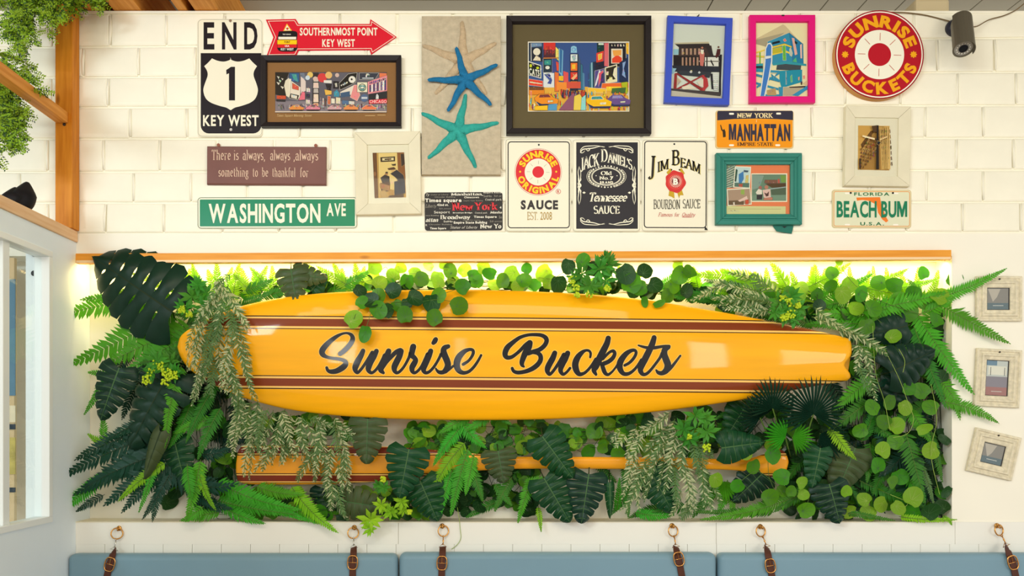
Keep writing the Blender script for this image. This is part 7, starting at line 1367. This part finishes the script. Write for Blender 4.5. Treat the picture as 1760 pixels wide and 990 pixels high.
# trailing round-leaved vines
vine('trailing vine of round leaves hanging over the top edge and first word of the surfboard', [[(800, 492, .09), (750, 508, .10), (700, 518, .10), (660, 520, .10), (620, 530, .11), (608, 548, .12)], [(650, 500, .09), (640, 530, .10), (632, 555, .12), (628, 570, .12)], [(690, 530, .11), (720, 520, .11), (750, 515, .11), (788, 520, .11)]],
     [(607, 549, 16, .12, 'roundy'), (627, 573, 15, .125, 'round', .75), (650, 532, 16, .115), (638, 516, 15, .11, 'roundd'), (622, 520, 12, .11), (696, 542, 15, .12), (713, 512, 15, .12, 'roundd'), (747, 546, 16, .125, 'round'), (754, 508, 13, .115), (742, 520, 16, .11, 'roundd'), (788, 526, 16, .12, 'round'), (796, 493, 14, .10), (665, 535, 13, .11, 'roundd'), (675, 500, 14, .10, 'roundd'), (618, 499, 12, .09, 'roundd'), (683, 525, 12, .10), (700, 520, 10, .10, 'sage' if False else 'roundd'), (650, 510, 14, .10)], .1, tilt=.3)
L1 = [(638, 475, 15), (652, 487, 14), (643, 460, 13), (752, 477, 13), (754, 487, 12), (700, 483, 14), (774, 466, 14), (798, 465, 13), (737, 458, 10), (688, 460, 11), (723, 479, 14), (820, 485, 13), (864, 484, 14), (842, 470, 13), (880, 470, 14), (900, 482, 14), (936, 469, 16), (920, 490, 12), (830, 460, 12), (815, 474, 14), (850, 490, 12), (712, 470, 12), (676, 474, 13), (890, 492, 12), (945, 486, 14), (780, 484, 12), (764, 456, 11), (905, 462, 10), (668, 488, 11)]
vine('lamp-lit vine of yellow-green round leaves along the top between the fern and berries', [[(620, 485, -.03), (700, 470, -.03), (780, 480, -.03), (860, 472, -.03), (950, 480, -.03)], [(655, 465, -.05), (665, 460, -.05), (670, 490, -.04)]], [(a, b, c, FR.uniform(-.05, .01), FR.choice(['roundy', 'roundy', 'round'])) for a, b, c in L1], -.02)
vine('vine of dark round leaves rising over the wood board at the top centre', [[(950, 480, .04), (985, 460, .05), (1030, 450, .05), (1075, 470, .06), (1110, 465, .06)]], [(977, 457, 14, .06, 'roundd'), (1002, 447, 13, .065, 'round'), (1020, 462, 14, .05, 'roundd'), (1075, 470, 18, .07, 'roundd'), (1108, 466, 14, .07, 'roundd'), (1085, 488, 18, .06), (1108, 518, 10, .08, 'round', .6), (1132, 522, 11, .08, 'round', .6), (1100, 495, 14, .05), (1125, 490, 14, .04, 'roundd'), (960, 488, 16, .03, 'roundd')], .06)
vine('pair of round leaves and stems near the lamp-lit ferns right of the top centre', [[(1140, 500, .0), (1165, 480, .02), (1190, 468, .03)]], [(1170, 472, 16, .04, 'round'), (1186, 467, 13, .045, 'round'), (1155, 492, 14, .02, 'bright' if False else 'round'), (1165, 456, 10, .0, 'roundy'), (1148, 508, 14, .02), (1180, 500, 13, .02, 'roundd')], .03)
L2 = [(1511, 486, 14), (1538, 490, 15), (1587, 470, 12), (1441, 448, 9), (1460, 490, 15), (1480, 505, 15), (1448, 505, 16), (1560, 537, 18), (1516, 549, 18), (1535, 578, 14), (1610, 549, 15), (1615, 510, 17), (1590, 520, 14), (1500, 530, 16), (1570, 505, 14), (1470, 530, 14), (1640, 480, 14), (1430, 470, 12), (1545, 515, 15), (1490, 560, 14)]
vine('vine of round leaves in the upper right corner under the wood board', [[(1440, 450, -.01), (1470, 490, .0), (1520, 520, .01), (1600, 545, .01)], [(1478, 510, .03), (1500, 540, .03), (1515, 555, .03)]], [(a, b, c, FR.uniform(-.01, .03), FR.choice(['round', 'round', 'roundy'])) for a, b, c in L2], .0)
L3 = [(1548, 648, 14), (1562, 668, 13), (1584, 672, 15), (1616, 652, 17), (1520, 726, 14), (1540, 732, 15), (1601, 774, 16), (1518, 774, 15), (1509, 801, 15), (1547, 819, 14), (1534, 829, 12), (1486, 859, 13), (1515, 867, 15), (1493, 882, 15), (1568, 882, 16), (1570, 855, 18), (1543, 872, 13), (1587, 738, 12), (1530, 690, 14), (1500, 700, 15), (1555, 700, 14), (1600, 700, 14), (1540, 760, 14), (1480, 740, 14), (1575, 800, 14), (1460, 880, 14), (1600, 880, 16)]
vine('long vine of round leaves trailing down the right side of the niche', [[(1520, 600, .04), (1545, 650, .05), (1560, 690, .05), (1570, 720, .05), (1560, 745, .05), (1535, 752, .05)], [(1500, 560, .05), (1505, 640, .06), (1520, 690, .05), (1530, 740, .05)], [(1600, 660, .03), (1610, 720, .03), (1600, 780, .03), (1615, 850, .03)], [(1540, 880, .03), (1560, 865, .03), (1530, 850, .02)], [(1545, 600, .05), (1555, 620, .06), (1552, 640, .06)]], [(a, b, c, FR.uniform(.0, .045), FR.choice(['round', 'round', 'roundy', 'roundd'])) for a, b, c in L3]+[(1624, 756, 12, .0, 'roundd', .6), (1620, 872, 14, .0, 'roundd'), (1628, 845, 12, .01, 'roundd', .6), (1588, 738, 14, .05, 'roundy', .65)], .03, stem='stemy')
L4 = [(1345, 820, 15), (1323, 855, 15), (1345, 844, 11), (1385, 877, 15), (1328, 782, 17), (1295, 801, 14), (1268, 835, 12), (1378, 830, 12), (1230, 825, 14), (1360, 845, 10), (1280, 780, 12), (1330, 765, 14), (1380, 850, 10), (1455, 845, 11)]
vine('round-leaved vine around and below the paddle handle', [[(1270, 830, .03), (1300, 810, .05), (1330, 830, .05), (1345, 850, .05)], [(1320, 790, .05), (1322, 820, .05), (1335, 850, .05)], [(1400, 800, .04), (1395, 840, .04), (1386, 870, .04)]], [(a, b, c, FR.uniform(.04, .07), FR.choice(['round', 'roundy', 'round'])) for a, b, c in L4], .05)
hole = lambda x, y: any((x-a)**2/(c*c)+(y-b)**2/(d_*d_) < 1 for a, b, c, d_ in ((900, 742, 10, 12), (1016, 764, 16, 10), (855, 832, 32, 12), (1040, 822, 22, 22), (930, 822, 26, 8), (990, 728, 24, 8), (1240, 800, 26, 14), (830, 880, 26, 10), (845, 730, 8, 8), (1280, 880, 44, 10), (1235, 708, 12, 10), (690, 722, 16, 8), (735, 725, 14, 8), (1060, 865, 12, 18), (790, 850, 8, 12)))
for lab, n_, box, rr_ in (('round-leaved vine filling the gap under the middle of the surfboard', 130, (700, 722, 1080, 778), (8, 15)), ('small round-leaved vine between the middle fern and the paired dark leaves', 80, (760, 800, 925, 880), (9, 16)), ('vine of light round leaves below the paddle shaft, near the centre', 12, (700, 735, 800, 830), (9, 13)), ('dark round-leaved vine behind the palm fans', 80, (1200, 700, 1460, 770), (9, 15)), ('round-leaved vine in the shade above the sill at right', 90, (1350, 780, 1480, 890), (9, 14)), ('dense round-leaved undergrowth on the right wall of the niche', 150, (1450, 520, 1625, 885), (10, 17)), ('round-leaved undergrowth behind the ferns at the left of the niche', 120, (250, 540, 430, 880), (10, 16)), ('round leaves filling in behind the pale ferns over the paddle blade', 40, (420, 712, 640, 760), (9, 14)), ('round leaves behind the pale ferns right of the centre', 60, (1050, 715, 1230, 780), (9, 14)), ('low round-leaved plants along the sill under the paddle', 80, (440, 840, 760, 886), (9, 14)), ('dim round leaves along the top edge of the surfboard', 100, (400, 480, 1230, 500), (9, 13)), ('shaded round leaves directly above the surfboard tail', 60, (1150, 500, 1450, 556), (9, 14)), ('lamp-lit round leaves tucked behind the ferns at the upper right', 44, (1240, 485, 1460, 540), (9, 14))):
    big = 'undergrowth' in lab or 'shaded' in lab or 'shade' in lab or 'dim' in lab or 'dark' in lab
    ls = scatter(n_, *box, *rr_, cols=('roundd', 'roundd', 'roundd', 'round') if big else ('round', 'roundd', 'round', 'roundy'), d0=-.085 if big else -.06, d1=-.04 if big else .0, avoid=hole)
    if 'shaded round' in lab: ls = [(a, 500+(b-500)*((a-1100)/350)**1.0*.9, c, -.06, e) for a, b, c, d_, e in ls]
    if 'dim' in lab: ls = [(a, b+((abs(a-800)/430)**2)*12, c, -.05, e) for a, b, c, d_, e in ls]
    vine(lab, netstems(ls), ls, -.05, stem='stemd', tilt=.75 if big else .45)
# tendrils on the sill front
t = plant('dried_tendril', 'thin pale tendril curling down over the white panel by a brass ring', 'plant', 786, 880, .01)
g = G(); g.tube([P(*p)-Vector(t.location) for p in catmull([(786, 872, .01), (789, 890, .012), (791, 910, .010), (792, 925, .009), (786, 936, .009), (776, 944, .008)], 5)], .0011, 5); mesh_obj('stem', g.v, g.f, LM['stemy'], t)
# garlands at the top left
def garland(label, strands, d, seed=1):
    rr = random.Random(seed); t = plant('hanging_garland', label, 'plant', strands[0][0][0], strands[0][0][1], d); off = Vector(t.location)
    for st in strands:
        pts = [P(x, y, d+rr.uniform(-.03, .03)) for x, y in catmull(st, 6)]; vs = []; fs = []; fm = []; g = G(); g.tube([p-off for p in pts], .0011, 5); vs += [Vector(v) for v in g.v]; fs += g.f; fm += [1]*len(g.f)
        for i in range(1, len(pts)):
            for _ in range(3):
                p = pts[i-1].lerp(pts[i], rr.random())-off; T = (pts[i]-pts[i-1]).normalized(); q = rr.uniform(0, 2*PI); S = Vector((math.cos(q), math.sin(q)*.7, -.1)).normalized(); tw = (S*rr.uniform(.5, 1)+T*.6).normalized(); L2_ = rr.uniform(.018, .034); k = len(vs)
                end = p+tw*L2_*1.3; m = 5
                for j in range(m):
                    c = p.lerp(end, (j+1)/m)
                    for sg in (1, -1):
                        dr = (tw*.7+tw.cross(Vector((.3, -1, .1))).normalized()*sg).normalized(); L_ = rr.uniform(.008, .0125); sd = dr.cross(Vector((rr.uniform(-.4, .4), -1, rr.uniform(-.4, .4)))).normalized()*L_*.26; b = len(vs); vs += [c, c+dr*L_*.5+sd, c+dr*L_, c+dr*L_*.5-sd]; fs.append((b, b+1, b+2, b+3)); fm.append(0 if rr.random() < .75 else 2)
        mesh_obj('strand', vs, fs, [LM['grl'], LM['stem'], LM['grd']], t, fm=fm)
    return t
garland('leafy green garland strand cascading down at the top left, beside the post', [[(35, -25), (40, 20), (30, 60), (30, 90)], [(20, -20), (18, 30), (15, 62)], [(45, -20), (48, 40), (56, 78)], [(30, -10), (35, 50), (32, 88)], [(50, -20), (30, 10), (20, 45)], [(10, -20), (40, 10), (45, 50)], [(30, 20), (44, 45), (52, 60)], [(25, 30), (16, 45), (18, 62)]], .22, 3)
garland('grey-green garland hanging at the top edge left of the post', [[(80, -25), (82, 20), (82, 56)], [(70, -25), (72, 10), (75, 32)], [(92, -25), (90, 10), (92, 30)], [(60, -20), (60, 15), (58, 30)], [(100, -20), (98, 0), (104, 26)], [(110, -25), (100, -5), (96, 20)], [(0, -10), (40, -5), (80, 0), (110, -8)], [(-10, 5), (10, 5), (40, 2), (70, 8)]], .2, 5)
garland('short green garland over the corner joint of post and joist', [[(120, -20), (126, 0), (124, 22)], [(130, -20), (128, 0), (130, 14)], [(150, -20), (165, -2), (174, 10)], [(140, -15), (155, -4), (165, 4)]], .12, 7)
garland('thick green garland bunch hanging at the left edge above the black bag', [[(-20, 90), (10, 95), (40, 105), (56, 125)], [(-20, 110), (10, 130), (30, 150), (75, 157)], [(-10, 100), (0, 150), (10, 200), (8, 260)], [(-10, 110), (15, 160), (25, 210), (35, 262)], [(-10, 120), (20, 150), (35, 180), (42, 200)], [(0, 130), (18, 180), (28, 230), (22, 250)], [(-15, 150), (0, 200), (-5, 290)], [(-10, 140), (12, 190), (14, 250)], [(0, 100), (20, 120), (45, 130), (55, 145)], [(-10, 160), (10, 200), (38, 215)], [(-15, 120), (5, 160), (20, 190), (38, 235)], [(-20, 95), (0, 120), (15, 150)], [(-20, 170), (0, 215), (10, 240)], [(5, 150), (30, 185), (30, 215)], [(-10, 130), (5, 170), (15, 215), (15, 240)]], .26, 9)
